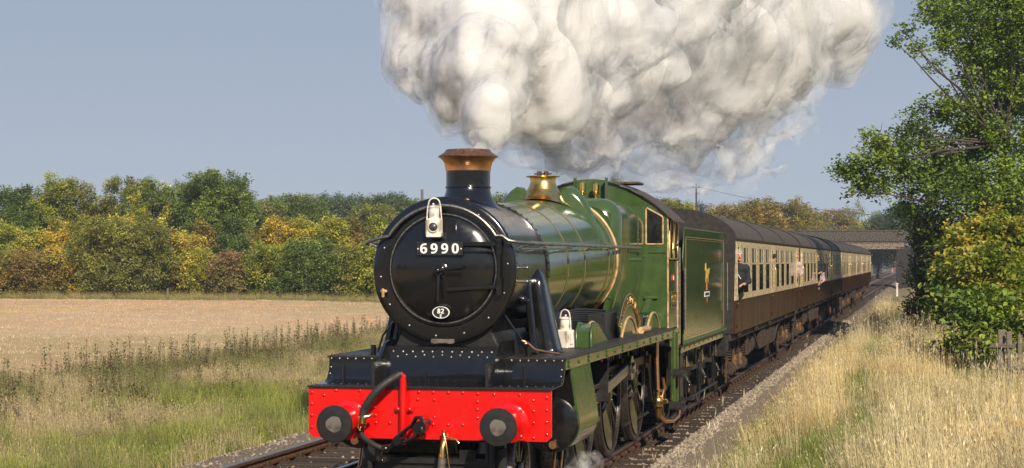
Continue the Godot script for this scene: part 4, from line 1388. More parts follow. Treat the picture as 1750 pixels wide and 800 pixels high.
		m.box(Vector3(s * 1.17, 0.85, -11.75), Vector3(0.02, 0.9, 0.36), 0.004)
		m.tube([Vector3(s * 1.12, 0.35, -12.0), Vector3(s * 1.12, 0.35, -17.6)], 0.025, 8)
		obj("step", m, M.black_satin, t)
	m = MB.new()
	m.box(Vector3(0, 1.05, z1 - 0.02), Vector3(2.5, 0.45, 0.06), 0.01)
	for s in [-1.0, 1.0]:
		m.cyl(Vector3(s * 0.87, 1.04, z1), Vector3(s * 0.87, 1.04, z1 - 0.42), 0.12, 16)
		m.cyl(Vector3(s * 0.87, 1.04, z1 - 0.42), Vector3(s * 0.87, 1.04, z1 - 0.46), 0.2, 20)
	m.box(Vector3(0, 0.85, -14.8), Vector3(1.3, 0.5, 5.6), 0.02)
	obj("rear_buffer", m, M.black_satin, t)

# the crest: a yellow beast standing on a banded wheel
func crest(side: Node, s: float, cx: float) -> void:
	var B := plane_yz()
	var zc := -14.9
	var P := func(list: Array) -> Array:
		var o := []
		for q in list:
			o.append(Vector2(zc + q[0] * -s, q[1]))
		return o
	var m := MB.new()
	m.T = B
	var beast := [[-0.26, 2.62], [-0.3, 2.56], [-0.2, 2.52], [-0.16, 2.44], [-0.18, 2.34], [-0.12, 2.34], [-0.08, 2.42], [0.1, 2.4], [0.14, 2.33], [0.2, 2.33], [0.19, 2.42], [0.26, 2.5], [0.36, 2.5], [0.38, 2.6], [0.33, 2.6], [0.31, 2.55], [0.2, 2.57], [0.0, 2.58], [-0.1, 2.62], [-0.14, 2.69], [-0.22, 2.69]]
	m.prism(P.call(beast), s * cx, s * (cx + 0.004))
	var c := obj("crest", m, M.spring_ochre if false else M.crest_yellow, side)
	m = MB.new()
	m.T = B
	m.prism(P.call([[-0.07, 2.33], [0.07, 2.33], [0.1, 2.2], [-0.1, 2.2]]), s * cx, s * (cx + 0.004))
	m.prism(P.call([[-0.09, 2.06], [0.09, 2.06], [0.05, 1.99], [0.0, 1.965], [-0.05, 1.99]]), s * cx, s * (cx + 0.004))
	obj("crest_wheel", m, M.orange_line, c)
	m = MB.new()
	m.T = B
	m.prism(P.call([[-0.4, 2.175], [0.4, 2.175], [0.4, 2.08], [-0.4, 2.08]]), s * cx, s * (cx + 0.004))
	obj("crest_band", m, M.white_print, c)
	m = MB.new()
	m.add(letters("BRITISH RAILWAYS", 0.05, 0.004), Transform3D(Basis(Vector3.UP, s * PI / 2), Vector3(s * (cx + 0.006), 2.127, zc)))
	obj("lettering", m, M.black_satin, c)

# ---------------------------------------------------------------- carriages
const WINDOWS := [2.45, 4.4, 6.3, 8.15, 11.3, 13.15, 15.05, 17.0]
const DOORS := [0.72, 9.72, 18.9]

func coach() -> Node3D:   # front end at its origin, body running to -19.9
	var c := Node3D.new()
	c.name = "passenger_coach"
	add_child(c, true)
	var L := 19.9
	var hw := 1.39
	var m := MB.new()
	for s in [-1.0, 1.0]:
		m = MB.new()
		m.box(Vector3(s * (hw - 0.03), 1.585, -L / 2), Vector3(0.06, 0.665, L), 0.012)
		for z in DOORS:
			for g in [-0.36, 0.36]:
				m.box(Vector3(s * (hw + 0.001), 1.585, -z + g), Vector3(0.006, 0.62, 0.012))
			for y in [1.4, 1.8]:
				m.box(Vector3(s * (hw + 0.01), y, -z + 0.37), Vector3(0.03, 0.06, 0.07), 0.008)
		for k in 10:
			m.box(Vector3(s * (hw + 0.001), 1.585, -1.3 - k * 1.95), Vector3(0.004, 0.64, 0.008))
		obj("lower_panel", m, M.chocolate, c)
		# cream upper side: a strip below the windows, a strip above, piers between
		m = MB.new()
		m.box(Vector3(s * (hw - 0.03), 1.972, -L / 2), Vector3(0.06, 0.108, L), 0.008)
		m.box(Vector3(s * (hw - 0.03), 3.085, -L / 2), Vector3(0.06, 0.098, L), 0.006)
		var cuts := []
		for z in WINDOWS: cuts.append([z - 0.61, z + 0.61])
		for z in DOORS: cuts.append([z - 0.26, z + 0.26])
		cuts.sort_custom(func(a, b): return a[0] < b[0])
		var at := 0.0
		for k in cuts.size() + 1:
			var to: float = cuts[k][0] if k < cuts.size() else L
			m.box(Vector3(s * (hw - 0.03), 2.531, -(at + to) / 2), Vector3(0.06, 1.01, to - at), 0.006)
			if k < cuts.size(): at = cuts[k][1]
		for z in DOORS:
			for g in [-0.36, 0.36]:
				m.box(Vector3(s * (hw + 0.001), 2.52, -z + g), Vector3(0.006, 1.18, 0.012))
		obj("upper_panel", m, M.cream, c)
		m = MB.new()
		m.box(Vector3(s * (hw - 0.02), 3.165, -L / 2), Vector3(0.06, 0.06, L), 0.01)
		m.box(Vector3(s * (hw + 0.002), 1.92, -L / 2), Vector3(0.012, 0.016, L), 0.003)
		obj("eaves_strip", m, M.chocolate, c)
		for z in WINDOWS:
			m = MB.new()
			var f := hw - 0.0142
			for y in [2.04, 2.665, 3.022]:
				m.box(Vector3(s * f, y, -z), Vector3(0.03, 0.035, 1.2), 0.005)
			for g in [-0.6, 0.6]:
				m.box(Vector3(s * f, 2.53, -z + g), Vector3(0.03, 0.95, 0.025), 0.002)
			for g in [-0.02]:
				m.box(Vector3(s * f, 2.845, -z + g), Vector3(0.028, 0.33, 0.05), 0.005)
			var fr := obj("window", m, M.window_frame, c)
			m = MB.new()
			m.face([Vector3(s * (hw - 0.003), 2.05, -z - 0.59), Vector3(s * (hw - 0.003), 2.05, -z + 0.59), Vector3(s * (hw - 0.003), 2.65, -z + 0.59), Vector3(s * (hw - 0.003), 2.65, -z - 0.59)], Vector3.RIGHT * s)
			obj("pane", m, M.pane, fr)
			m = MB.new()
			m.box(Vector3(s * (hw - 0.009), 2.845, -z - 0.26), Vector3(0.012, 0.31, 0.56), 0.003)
			obj("top_light", m, M.reflection_pane, fr)  # bright half: the reflection is put into the colour
			m = MB.new()
			m.box(Vector3(s * (hw - 0.0095), 2.845, -z + 0.31), Vector3(0.012, 0.31, 0.56), 0.003)
			obj("top_light", m, M.pane_dark, fr)
		for i in 3:
			var z: float = DOORS[i]
			m = MB.new()
			var f := hw - 0.0125
			for g in [-0.26, 0.26]:
				m.box(Vector3(s * f, 2.53, -z + g), Vector3(0.034, 0.98, 0.03), 0.005)
			m.box(Vector3(s * f, 3.02, -z), Vector3(0.034, 0.03, 0.5), 0.005)
			m.box(Vector3(s * f, 2.04, -z), Vector3(0.034, 0.03, 0.5), 0.005)
			if i == 0 or i == 2:   # the droplight is let down: its sash stands in the lower half
				m.box(Vector3(s * f, 2.50, -z), Vector3(0.04, 0.045, 0.5), 0.008)
				m.box(Vector3(s * (f + 0.003), 2.27, -z), Vector3(0.02, 0.42, 0.48), 0.004)
			else:
				m.box(Vector3(s * f, 2.66, -z), Vector3(0.03, 0.03, 0.5), 0.005)
			var dr := obj("door_window", m, M.cream if i != 1 else M.window_frame, c)
			if i == 1:
				m = MB.new()
				m.face([Vector3(s * (hw - 0.003), 2.05, -z - 0.25), Vector3(s * (hw - 0.003), 2.05, -z + 0.25), Vector3(s * (hw - 0.003), 3.0, -z + 0.25), Vector3(s * (hw - 0.003), 3.0, -z - 0.25)], Vector3.RIGHT * s)
				obj("pane", m, M.pane, dr)
			m = MB.new()
			m.box(Vector3(s * (hw + 0.015), 1.86, -z + 0.3), Vector3(0.04, 0.03, 0.14), 0.01)
			m.tube([Vector3(s * (hw + 0.01), 1.95, -z - 0.42), Vector3(s * (hw + 0.06), 2.0, -z - 0.42), Vector3(s * (hw + 0.06), 2.5, -z - 0.42), Vector3(s * (hw + 0.01), 2.55, -z - 0.42)], 0.012, 6)
			obj("door_handle", m, M.brass, dr)
	# roof
	m = MB.new()
	var q := []
	for k in 21:
		var a := PI * k / 20.0
		var x := -cos(a)
		q.append(Vector2(x * 1.40, 3.19 + 0.59 * pow(maxf(0.0, 1.0 - pow(absf(x), 2.3)), 0.62)))
	q.append(Vector2(1.36, 3.17)); q.append(Vector2(-1.36, 3.17))
	m.prism(q, -L, 0.0)
	var roof := obj("roof", m, M.roof_grey, c)
	m = MB.new()
	for k in 11:
		var z := -1.2 - k * 1.75
		for x in [-0.45, 0.45]:
			m.lathe([Vector2(0.13, 0), Vector2(0.13, 0.03), Vector2(0.09, 0.09), Vector2(0, 0.1)], Vector3(x, 3.70, z), Vector3.UP, 14)
	m.box(Vector3(0.55, 3.72, -9.5), Vector3(0.05, 0.05, 9.0), 0.01)
	m.box(Vector3(-0.55, 3.72, -9.5), Vector3(0.05, 0.05, 9.0), 0.01)
	obj("ventilator", m, M.roof_grey, roof)
	m = MB.new()
	for z in [-0.02, -L * 0.33, -L * 0.66, -L + 0.02]:
		for k in 20:
			var a: Vector2 = q[k]
			var b: Vector2 = q[k + 1]
			m.bar(Vector3(a.x, a.y + 0.004, z), Vector3(b.x, b.y + 0.004, z), 0.045, 0.02, Vector3.BACK)
	obj("roof_rib", m, M.coach_end, roof)
	# ends and gangway
	m = MB.new()
	for z in [0.0, -L]:
		var pr := q.slice(0, 21)
		pr.append(Vector2(1.36, 1.26)); pr.append(Vector2(-1.36, 1.26))
		var g := 0.012 if z == 0.0 else -0.012
		m.prism(pr, z + g * 0.1, z + g)
	obj("end_wall", m, M.coach_end, c)
	m = MB.new()
	for z in [0.1, -L - 0.1]:
		for k in 4:
			m.box(Vector3(0, 2.35, z + (k - 1.5) * 0.055), Vector3(1.2 - 0.06 * (k % 2), 2.2 - 0.06 * (k % 2), 0.045), 0.02)
	for s in [-1.0, 1.0]:
		m.box(Vector3(s * 1.05, 2.2, 0.06), Vector3(0.06, 1.8, 0.09), 0.01)
	obj("gangway", m, M.soot, c)
	# inside: floor, far-side dark partitions, seats
	m = MB.new()
	m.box(Vector3(0, 1.3, -L / 2), Vector3(2.6, 0.06, L - 0.1))
	for z in [1.4, 9.0, 10.45, 18.3]:
		m.box(Vector3(-0.1, 2.3, -z), Vector3(2.3, 1.9, 0.05))
	m.box(Vector3(-0.2, 3.14, -L / 2), Vector3(2.3, 0.04, L - 0.2))
	obj("partition", m, M.interior, c)
	m = MB.new()
	for k in 9:
		for x in [-0.85, 0.85]:
			var z := -1.5 - k * 0.96 if k < 8 else -9.0
			for h in [0.0, -9.2]:
				m.box(Vector3(x, 1.95, z + h), Vector3(0.9, 1.0, 0.14), 0.04)
				m.box(Vector3(x, 1.72, z + h + 0.25), Vector3(0.9, 0.14, 0.4), 0.04)
	obj("seats", m, M.seat_cloth, c)
	# underframe
	m = MB.new()
	for s in [-1.0, 1.0]:
		m.box(Vector3(s * 1.27, 1.175, -L / 2), Vector3(0.06, 0.15, L), 0.01)
		for g in [0.0, 0.34]:
			m.tube([Vector3(s * 1.2, 1.1, -6.2 + g), Vector3(s * 1.2, 0.62, -7.6), Vector3(s * 1.2, 0.62, -12.3), Vector3(s * 1.2, 1.1, -13.7 - g)], 0.03, 6)
		for z in [7.6, 9.95, 12.3]:
			m.box(Vector3(s * 1.2, 0.88, -z), Vector3(0.06, 0.5, 0.08), 0.01)
		for z in [1.2, 5.2, 9.0, 14.6, 18.6]:
			m.box(Vector3(s * 1.31, 1.2, -z), Vector3(0.14, 0.05, 0.5), 0.01)
	m.box(Vector3(0, 1.16, -L / 2), Vector3(2.4, 0.1, L - 0.1))
	obj("underframe", m, M.under_dirt, c)
	m = MB.new()
	for s in [-1.0, 1.0]:
		m.box(Vector3(s * 0.9, 0.84, -8.6), Vector3(0.7, 0.5, 1.5), 0.03)
		m.box(Vector3(s * 1.26, 0.84, -8.6), Vector3(0.02, 0.42, 0.04))
		m.box(Vector3(s * 0.95, 0.86, -11.1), Vector3(0.55, 0.46, 1.1), 0.03)
	obj("battery_box", m, M.under_dirt, c)
	m = MB.new()
	m.cyl(Vector3(0.95, 0.8, -5.55), Vector3(0.95, 0.8, -6.3), 0.29, 24)
	m.cyl(Vector3(-0.5, 0.8, -13.0), Vector3(-0.5, 0.8, -14.0), 0.25, 20)
	m.box(Vector3(0.9, 0.82, -4.85), Vector3(0.6, 0.46, 0.6), 0.02)
	obj("vacuum_cylinder", m, M.under_dirt, c)
	m = MB.new()
	for z in [0.0, -L]:
		var g := 1.0 if z == 0.0 else -1.0
		m.box(Vector3(0, 1.06, z - g * 0.03), Vector3(2.5, 0.36, 0.06), 0.01)
		for s in [-1.0, 1.0]:
			m.cyl(Vector3(s * 0.87, 1.04, z), Vector3(s * 0.87, 1.04, z + g * 0.16), 0.1, 14)
			m.cyl(Vector3(s * 0.87, 1.04, z + g * 0.16), Vector3(s * 0.87, 1.04, z + g * 0.2), 0.2, 18)
	obj("buffer", m, M.coach_end, c)
	# bogies
	for z in [-2.88, -17.02]:
		var b := Node3D.new()
		b.name = "bogie"
		b.position = Vector3(0, 0, z)
		c.add_child(b, true)
		m = MB.new()
		for s in [-1.0, 1.0]:
			m.T = plane_yz()
			m.prism([Vector2(-1.75, 0.9), Vector2(-1.6, 0.78), Vector2(-0.8, 0.74), Vector2(-0.5, 0.56), Vector2(0.5, 0.56), Vector2(0.8, 0.74), Vector2(1.6, 0.78), Vector2(1.75, 0.9), Vector2(1.6, 0.98), Vector2(-1.6, 0.98)], s * 1.0, s * 1.06)
			m.T = Transform3D()
			for g in [-1.3, 1.3]:
				m.box(Vector3(s * 1.04, 0.62, g - 0.17), Vector3(0.08, 0.5, 0.05), 0.01)
				m.box(Vector3(s * 1.04, 0.62, g + 0.17), Vector3(0.08, 0.5, 0.05), 0.01)
				m.box(Vector3(s * 1.04, 0.33, g), Vector3(0.06, 0.06, 0.44), 0.01)
			m.box(Vector3(s * 1.1, 0.42, 0), Vector3(0.2, 0.08, 1.1), 0.02)
			m.bar(Vector3(s * 1.1, 0.98, 0.45), Vector3(s * 1.12, 0.45, 0.5), 0.05, 0.05)
			m.bar(Vector3(s * 1.1, 0.98, -0.45), Vector3(s * 1.12, 0.45, -0.5), 0.05, 0.05)
			m.bar(Vector3(s * 1.1, 0.72, 1.75), Vector3(s * 1.1, 0.2, 1.9), 0.04, 0.05)
			m.box(Vector3(s * 1.18, 0.28, 0.0), Vector3(0.14, 0.03, 0.5), 0.01)
			m.box(Vector3(s * 0.86, 0.5, 0.72), Vector3(0.1, 0.4, 0.06), 0.02)
			m.box(Vector3(s * 0.86, 0.5, -0.72), Vector3(0.1, 0.4, 0.06), 0.02)
		m.box(Vector3(0, 0.7, 0), Vector3(2.0, 0.25, 0.6), 0.03)
		obj("bogie_frame", m, M.under_dirt, b)
		for s in [-1.0, 1.0]:
			for g in [-1.3, 1.3]:
				m = MB.new()
				m.lathe([Vector2(0.0, 0.0), Vector2(0.457, 0.0), Vector2(0.48, 0.0), Vector2(0.48, 0.03), Vector2(0.46, 0.04), Vector2(0.455, 0.13), Vector2(0.39, 0.13), Vector2(0.37, 0.08), Vector2(0.15, 0.06), Vector2(0, 0.1)], Vector3(s * 0.7, 0.457, g), Vector3(s, 0, 0), 32)
				obj("wheel", m, M.under_dirt, b)
				m = MB.new()
				m.box(Vector3(s * 1.1, 0.46, g), Vector3(0.22, 0.28, 0.26), 0.04)
				m.cyl(Vector3(s * 1.2, 0.46, g), Vector3(s * 1.24, 0.46, g), 0.09, 12)
				obj("axlebox", m, M.under_dirt, b)
				m = MB.new()
				var ps := []
				for k in 41:
					ps.append(Vector3(s * 1.1 + cos(k * TAU / 8) * 0.075, 0.62 + k * 0.0065, g + 0.32 * signf(g) + sin(k * TAU / 8) * 0.075))
				m.tube(ps, 0.016, 6)
				obj("coil_spring", m, M.under_dirt, b)
			m = MB.new()
			for k in 5:
				m.box(Vector3(s * 1.12, 0.5 + k * 0.045, 0.0), Vector3(0.1, 0.03, 0.9 - k * 0.1), 0.008)
			m.cyl(Vector3(s * 1.14, 0.44, 0.62), Vector3(s * 1.14, 0.72, 0.62), 0.06, 12)
			m.cyl(Vector3(s * 1.14, 0.44, -0.62), Vector3(s * 1.14, 0.72, -0.62), 0.06, 12)
			obj("leaf_spring", m, M.spring_ochre, b)
	return c

func coaches() -> void:
	var proto := coach()
	var words := ["chocolate and cream coach coupled directly behind the green tender", "chocolate and cream coach second behind the tender, passengers leaning from a window", "chocolate and cream coach third in line, shaded by the tall trees", "chocolate and cream coach fourth in line, just ahead of the last", "hindmost chocolate and cream coach of the train, nearest the bridge"]
	for k in 5:
		var o: Node3D = proto
		if k > 0:
			o = proto.duplicate()
			o.name = "passenger_coach"
			add_child(o, true)
		o.position = Vector3(0, 0, -18.64 - 20.4 * k)
		tag(o, words[k], "railway coach", "coaches of the train")

# ---------------------------------------------------------------- steam: nested shells of one noisy field, thin outside and dense inside
const PLUME := [[0.01, 4.00, -2.30, 0.08], [-0.10, 4.21, -3.20, 0.19], [-0.22, 4.48, -4.20, 0.33], [-0.22, 4.66, -4.20, 0.43], [-0.57, 5.28, -5.20, 0.69], [-1.18, 5.19, -5.60, 0.49], [-1.75, 5.40, -6.20, 0.51], [-2.20, 5.68, -6.80, 0.39], [-2.04, 6.20, -7.20, 0.61], [-2.48, 6.72, -7.80, 0.44], [-1.64, 6.48, -7.50, 0.77], [-1.03, 5.97, -7.00, 0.80], [-1.16, 4.74, -5.20, 0.27], [-0.75, 5.79, -8.50, 0.97], [-1.04, 6.66, -9.00, 0.99], [-0.48, 4.99, -8.50, 0.71], [-0.60, 6.38, -10.50, 1.04], [-0.48, 5.66, -12.00, 0.99], [-0.59, 4.84, -9.50, 0.50], [-0.67, 5.12, -13.00, 0.67], [-0.42, 7.00, -14.00, 1.16], [-0.46, 6.46, -17.00, 1.20], [-0.85, 5.62, -18.00, 0.85], [-0.70, 6.16, -22.00, 1.04], [-0.18, 7.08, -22.00, 1.36], [-0.29, 8.00, -20.00, 1.24], [-0.39, 6.18, -27.00, 0.84], [-0.09, 6.73, -27.00, 1.16], [0.34, 8.31, -27.00, 1.59], [0.18, 6.33, -30.00, 0.55], [0.32, 7.53, -31.00, 1.13], [0.70, 8.69, -33.00, 1.43], [0.78, 9.80, -34.00, 1.33], [1.16, 9.42, -38.00, 1.42], [1.64, 10.45, -42.00, 1.37], [1.83, 11.39, -42.00, 1.33], [2.27, 11.26, -47.00, 0.98], [1.33, 8.83, -41.00, 0.75], [0.88, 8.26, -37.00, 0.84], [2.02, 10.02, -46.00, 0.73], [-0.69, 7.60, -11.00, 1.06], [-0.30, 8.47, -16.00, 1.22], [0.11, 9.60, -24.00, 1.49], [0.79, 10.82, -32.00, 1.44], [-1.54, 7.25, -8.00, 0.79], [2.38, 12.70, -47.00, 1.03]]

func plume_scale(z: float) -> float:
	return clampf(0.2 + (-1.6 - z) * 0.075, 0.2, 2.0)

func smoke() -> void:
	var cells := FastNoiseLite.new()
	cells.seed = 21
	cells.noise_type = FastNoiseLite.TYPE_CELLULAR
	cells.cellular_return_type = FastNoiseLite.RETURN_DISTANCE
	cells.frequency = 0.55
	cells.fractal_type = FastNoiseLite.FRACTAL_FBM
	cells.fractal_octaves = 4
	cells.fractal_gain = 0.45
	cells.domain_warp_enabled = true
	cells.domain_warp_amplitude = 0.5
	cells.domain_warp_frequency = 0.5
	var soft := FastNoiseLite.new()
	soft.seed = 22
	soft.frequency = 0.35
	soft.fractal_octaves = 3
	var zs := []
	var d := 20.3
	while d < 71.0:
		zs.append(18.45 - d)
		d += d / 3172.0 * 15.0
	var nx := 102
	var ny := 46
	var nz := zs.size()
	var F := PackedFloat32Array()
	F.resize(nx * ny * nz)
	var hs := PackedFloat32Array()
	var xo := PackedFloat32Array()
	var yo := PackedFloat32Array()
	for k in nz:
		var z: float = zs[k]
		var D := 18.9 - z
		var h := D / 3172.0 * 11.0
		hs.append(h)
		xo.append(5.08 - D * 0.1605 - nx * h * 0.56)
		yo.append(2.73 + D * 0.1135 - ny * h * 0.5)
		var sc := plume_scale(z)
		var near := []
		for b in PLUME:
			if absf(b[2] - z) < b[3] + sc * 0.9 + 0.2:
				near.append(b)
		for j in ny:
			for i in nx:
				var p := Vector3(xo[k] + i * h, yo[k] + j * h, z)
				var q := 9.0
				for b in near:
					var e: float = p.distance_to(Vector3(b[0], b[1], b[2])) - b[3]
					var g := clampf(0.5 + 0.5 * (e - q) / (0.6 * sc), 0.0, 1.0)   # smooth minimum
					q = lerpf(e, q, g) - 0.6 * sc * g * (1.0 - g)
				q /= sc
				if q < 0.75 and q > -0.75:
					var w := Vector3(p.x, p.y, p.z * 0.9)
					var f := 0.95 / clampf(sc, 0.45, 1.75)
					q += (0.46 * (cells.get_noise_3dv(w * f) + 0.72) + 0.65 * soft.get_noise_3dv(w * f * 0.9)) * (1.0 - smoothstep(0.1, 0.5, q))
					q *= lerpf(1.0, 0.6, clampf(smoothstep(6.5, 4.2, p.y - sc * 0.8) * smoothstep(-5.0, -12.0, z) + smoothstep(-3.6, -2.4, z) * 0.8, 0.0, 1.0))
				F[(k * ny + j) * nx + i] = q
	var o := thing("steam_plume", "great white and grey cloud of steam trailing from the chimney over the train", "steam cloud")
	o.set_meta("kind", "stuff")
	obj("steam_core", nets(F, nx, ny, nz, xo, yo, zs, hs, -0.24), M.steam, o)
	# thinner and thinner veils round the dense core, each torn by its own noise
	for n in VEILS.size():
		var lv: float = VEILS[n]
		soft.seed = 40 + n
		soft.frequency = 0.5 + 0.1 * n
		soft.fractal_octaves = 4
		var G := F.duplicate()
		for k in nz:
			var sc := plume_scale(zs[k])
			var f := 0.95 / clampf(sc, 0.45, 1.75)
			for j in ny:
				for i in nx:
					var q := F[(k * ny + j) * nx + i]
					if absf(q - lv) < 0.35:
						G[(k * ny + j) * nx + i] = q + 0.36 * soft.get_noise_3d((xo[k] + i * hs[k]) * f, (yo[k] + j * hs[k]) * f, zs[k] * f)
		var m := nets(G, nx, ny, nz, xo, yo, zs, hs, lv)
		soft.seed = 60 + n
		soft.frequency = 0.45
		for k in m.v.size():
			var p := m.v[k]
			m.c[k].a = clampf(0.42 + 1.25 * soft.get_noise_3d(p.x, p.y, p.z), 0.0, 1.0) * lerpf(0.6, 0.22, n / float(VEILS.size() - 1))
		obj("steam_veil", m, M.steam_veil, o)

const VEILS := [-0.17, -0.10, -0.03, 0.05, 0.13, 0.22]

# steam blown from the cylinder drain cocks
func drain_steam() -> void:
	var F := PackedFloat32Array()
	var zs := []
	var xo := PackedFloat32Array()
	var yo := PackedFloat32Array()
	var hs := PackedFloat32Array()
	var puffs := [[1.1, 0.32, -1.2, 0.07], [1.13, 0.26, -1.45, 0.12], [1.15, 0.22, -1.8, 0.17], [1.12, 0.27, -2.2, 0.2], [1.2, 0.2, -2.6, 0.2], [1.1, 0.32, -2.9, 0.17], [1.2, 0.3, -3.3, 0.13]]
	var f := FastNoiseLite.new()
	f.seed = 31
	f.frequency = 2.4
	f.fractal_octaves = 4
	for k in 84:
		var z := -0.9 - k * 0.035
		zs.append(z); xo.append(0.7); yo.append(-0.12); hs.append(0.035)
		for j in 26:
			for i in 26:
				var p := Vector3(0.7 + i * 0.035, -0.12 + j * 0.035, z)
				var q := 2.0
				for b in puffs:
					q = minf(q, p.distance_to(Vector3(b[0], b[1], b[2])) - b[3])
				F.append(q + 0.24 * f.get_noise_3dv(p))
	var o := thing("steam_jet", "wisp of white steam by the wheels behind the front cylinder", "steam")
	o.set_meta("kind", "stuff")
	var lv := [0.0, -0.04]
	for n in 2:
		var m := nets(F, 26, 26, 84, xo, yo, zs, hs, lv[n])
		for k in m.v.size():
			m.c[k].a = clampf(0.3 + 1.2 * f.get_noise_3dv(m.v[k]), 0.0, 0.8) * 0.22
		obj("steam_veil", m, M.steam_veil, o)

# surface nets on a grid whose slices are k, rows j, columns i
func nets(F: PackedFloat32Array, nx: int, ny: int, nz: int, xo: PackedFloat32Array, yo: PackedFloat32Array, zs: Array, hs: PackedFloat32Array, level: float) -> MB:
	var m := MB.new()
	var id := PackedInt32Array()
	id.resize(nx * ny * nz)
	id.fill(-1)
	var sl := nx * ny
	var off := [0, 1, nx, nx + 1, sl, sl + 1, sl + nx, sl + nx + 1]
	for k in nz - 1:
		for j in ny - 1:
			var base := (k * ny + j) * nx
			for i in nx - 1:
				var c := base + i
				var a := F[c] < level
				if a == (F[c + 1] < level) and a == (F[c + nx] < level) and a == (F[c + nx + 1] < level) and a == (F[c + sl] < level) and a == (F[c + sl + 1] < level) and a == (F[c + sl + nx] < level) and a == (F[c + sl + nx + 1] < level):
					continue
				var s := Vector3.ZERO
				var cnt := 0
				var v := [F[c] - level, F[c + 1] - level, F[c + nx] - level, F[c + nx + 1] - level, F[c + sl] - level, F[c + sl + 1] - level, F[c + sl + nx] - level, F[c + sl + nx + 1] - level]
				for e in 12:
					var ax := e / 4
					var q := e % 4
					var lo: int = [(q & 1) * 2 + (q >> 1) * 4, (q & 1) + (q >> 1) * 4, (q & 1) + (q >> 1) * 2][ax]
					var hi := lo + (1 << ax)
					var p0: float = v[lo]
					var p1: float = v[hi]
					if (p0 < 0.0) != (p1 < 0.0):
						var t := p0 / (p0 - p1)
						var w := Vector3(lo & 1, (lo >> 1) & 1, lo >> 2)
						w[ax] = t
						s += w
						cnt += 1
				s /= cnt
				var h := lerpf(hs[k], hs[k + 1], s.z)
				var p := Vector3(lerpf(xo[k], xo[k + 1], s.z) + (i + s.x) * h, lerpf(yo[k], yo[k + 1], s.z) + (j + s.y) * h, lerpf(zs[k], zs[k + 1], s.z))
				var g := Vector3(v[1] + v[3] + v[5] + v[7] - v[0] - v[2] - v[4] - v[6], v[2] + v[3] + v[6] + v[7] - v[0] - v[1] - v[4] - v[5], (v[4] + v[5] + v[6] + v[7] - v[0] - v[1] - v[2] - v[3]) * absf(h / (zs[k + 1] - zs[k])) * -1.0)
				id[c] = m.v.size()
				m.v.append(p)
				m.n.append(g.normalized())
				m.c.append(Color.WHITE)
	for k in range(1, nz - 1):
		for j in range(1, ny - 1):
			for i in range(1, nx - 1):
				var c := (k * ny + j) * nx + i
				var a := F[c] < level
				if a != (F[c + 1] < level):
					m.quad_i(id[c], id[c - nx], id[c - nx - sl], id[c - sl])
				if a != (F[c + nx] < level):
					m.quad_i(id[c], id[c - 1], id[c - 1 - sl], id[c - sl])
				if a != (F[c + sl] < level):
					m.quad_i(id[c], id[c - 1], id[c - 1 - nx], id[c - nx])
	return m

# ---------------------------------------------------------------- ground
func gy(x: float, z: float) -> float:
	var y := -0.46
	if x > 1.9:
		var t := smoothstep(1.9, 4.5, x)
		y = lerpf(-0.46, -0.2, t) + smoothstep(-14.0, 18.0, z) * 1.15 * smoothstep(2.6, 5.0, x)
		y += 0.10 * t * noise.get_noise_2d(x * 3.0, z * 3.0)
	elif x < -5.0:
		var t := smoothstep(-5.0, -13.5, x)
		y = lerpf(-0.46, -0.1, t) + 0.2 * smoothstep(-14.0, -40.0, x) + 0.08 * t * noise.get_noise_2d(x * 2.0, z * 2.0)
	if z < -120.0:   # the road's approach banks at the bridge, and the wooded rise far off
		var b := smoothstep(-230.0, -205.0, z) * (1.0 - smoothstep(-202.0, -185.0, z))
		y += 5.2 * b * (smoothstep(5.5, 9.5, x) + smoothstep(-9.0, -13.0, x))
	return y

func ground() -> void:
	noise.seed = 5
	noise.frequency = 0.06
	noise.fractal_octaves = 3
	var xs := []
	var zs := []
	var x := -16.0
	while x <= 16.0:
		xs.append(x); x += 0.5
	var st := 0.7
	while x < 1500.0:
		xs.append(x); x += st; st *= 1.14
	x = -16.5; st = 0.8
	while x > -1500.0:
		xs.push_front(x); x -= st; st *= 1.11
	var z := 40.0
	st = 0.7
	while z > -60.0:
		zs.append(z); z -= st
	while z > -2500.0:
		zs.append(z); z -= st; st = minf(st * 1.02, 400.0) if z > -240.0 else st * 1.2
	z = 41.0; st = 1.5
	while z < 1200.0:
		zs.push_front(z); z += st; st *= 1.25
	var m := MB.new()
	var straw := Color(0.67, 0.475, 0.285)
	var rows := []
	var cols := []
	for zz in zs:
		var row := []
		for xx in xs:
			row.append(Vector3(xx, gy(xx, zz), zz))
			var n1 := noise.get_noise_2d(xx * 0.6, zz * 0.25)
			var n2 := noise.get_noise_2d(xx * 0.3 + 90.0, zz * 0.3)
			var c := straw.lerp(Color(0.60, 0.41, 0.22), clampf(0.5 + n1 * 1.4, 0, 1))
			c = c.lerp(Color(0.33, 0.31, 0.11), clampf(n2 * 1.2 - 0.2, 0, 0.4))
			if xx > 1.9:
				c = Color(0.30, 0.23, 0.11).lerp(Color(0.12, 0.14, 0.04), clampf(0.3 + n1 * 1.2, 0, 0.8))
				if xx > 15.0 or zz > 0.0: c = Color(0.42, 0.36, 0.15).lerp(Color(0.2, 0.22, 0.05), clampf(0.4 + n2, 0, 0.8))
			elif xx > -6.5:
				c = Color(0.17, 0.13, 0.09)
			elif xx > -12.0:
				c = Color(0.12, 0.12, 0.05)
			elif xx > -13.2:
				c = Color(0.3, 0.24, 0.12)
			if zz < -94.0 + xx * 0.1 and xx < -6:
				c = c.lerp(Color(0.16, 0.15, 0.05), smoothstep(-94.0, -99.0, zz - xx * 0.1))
			cols.append(c)
		rows.append(row)
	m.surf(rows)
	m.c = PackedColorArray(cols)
	tag(obj("ground", m, M.soil), "", "", "", "structure")

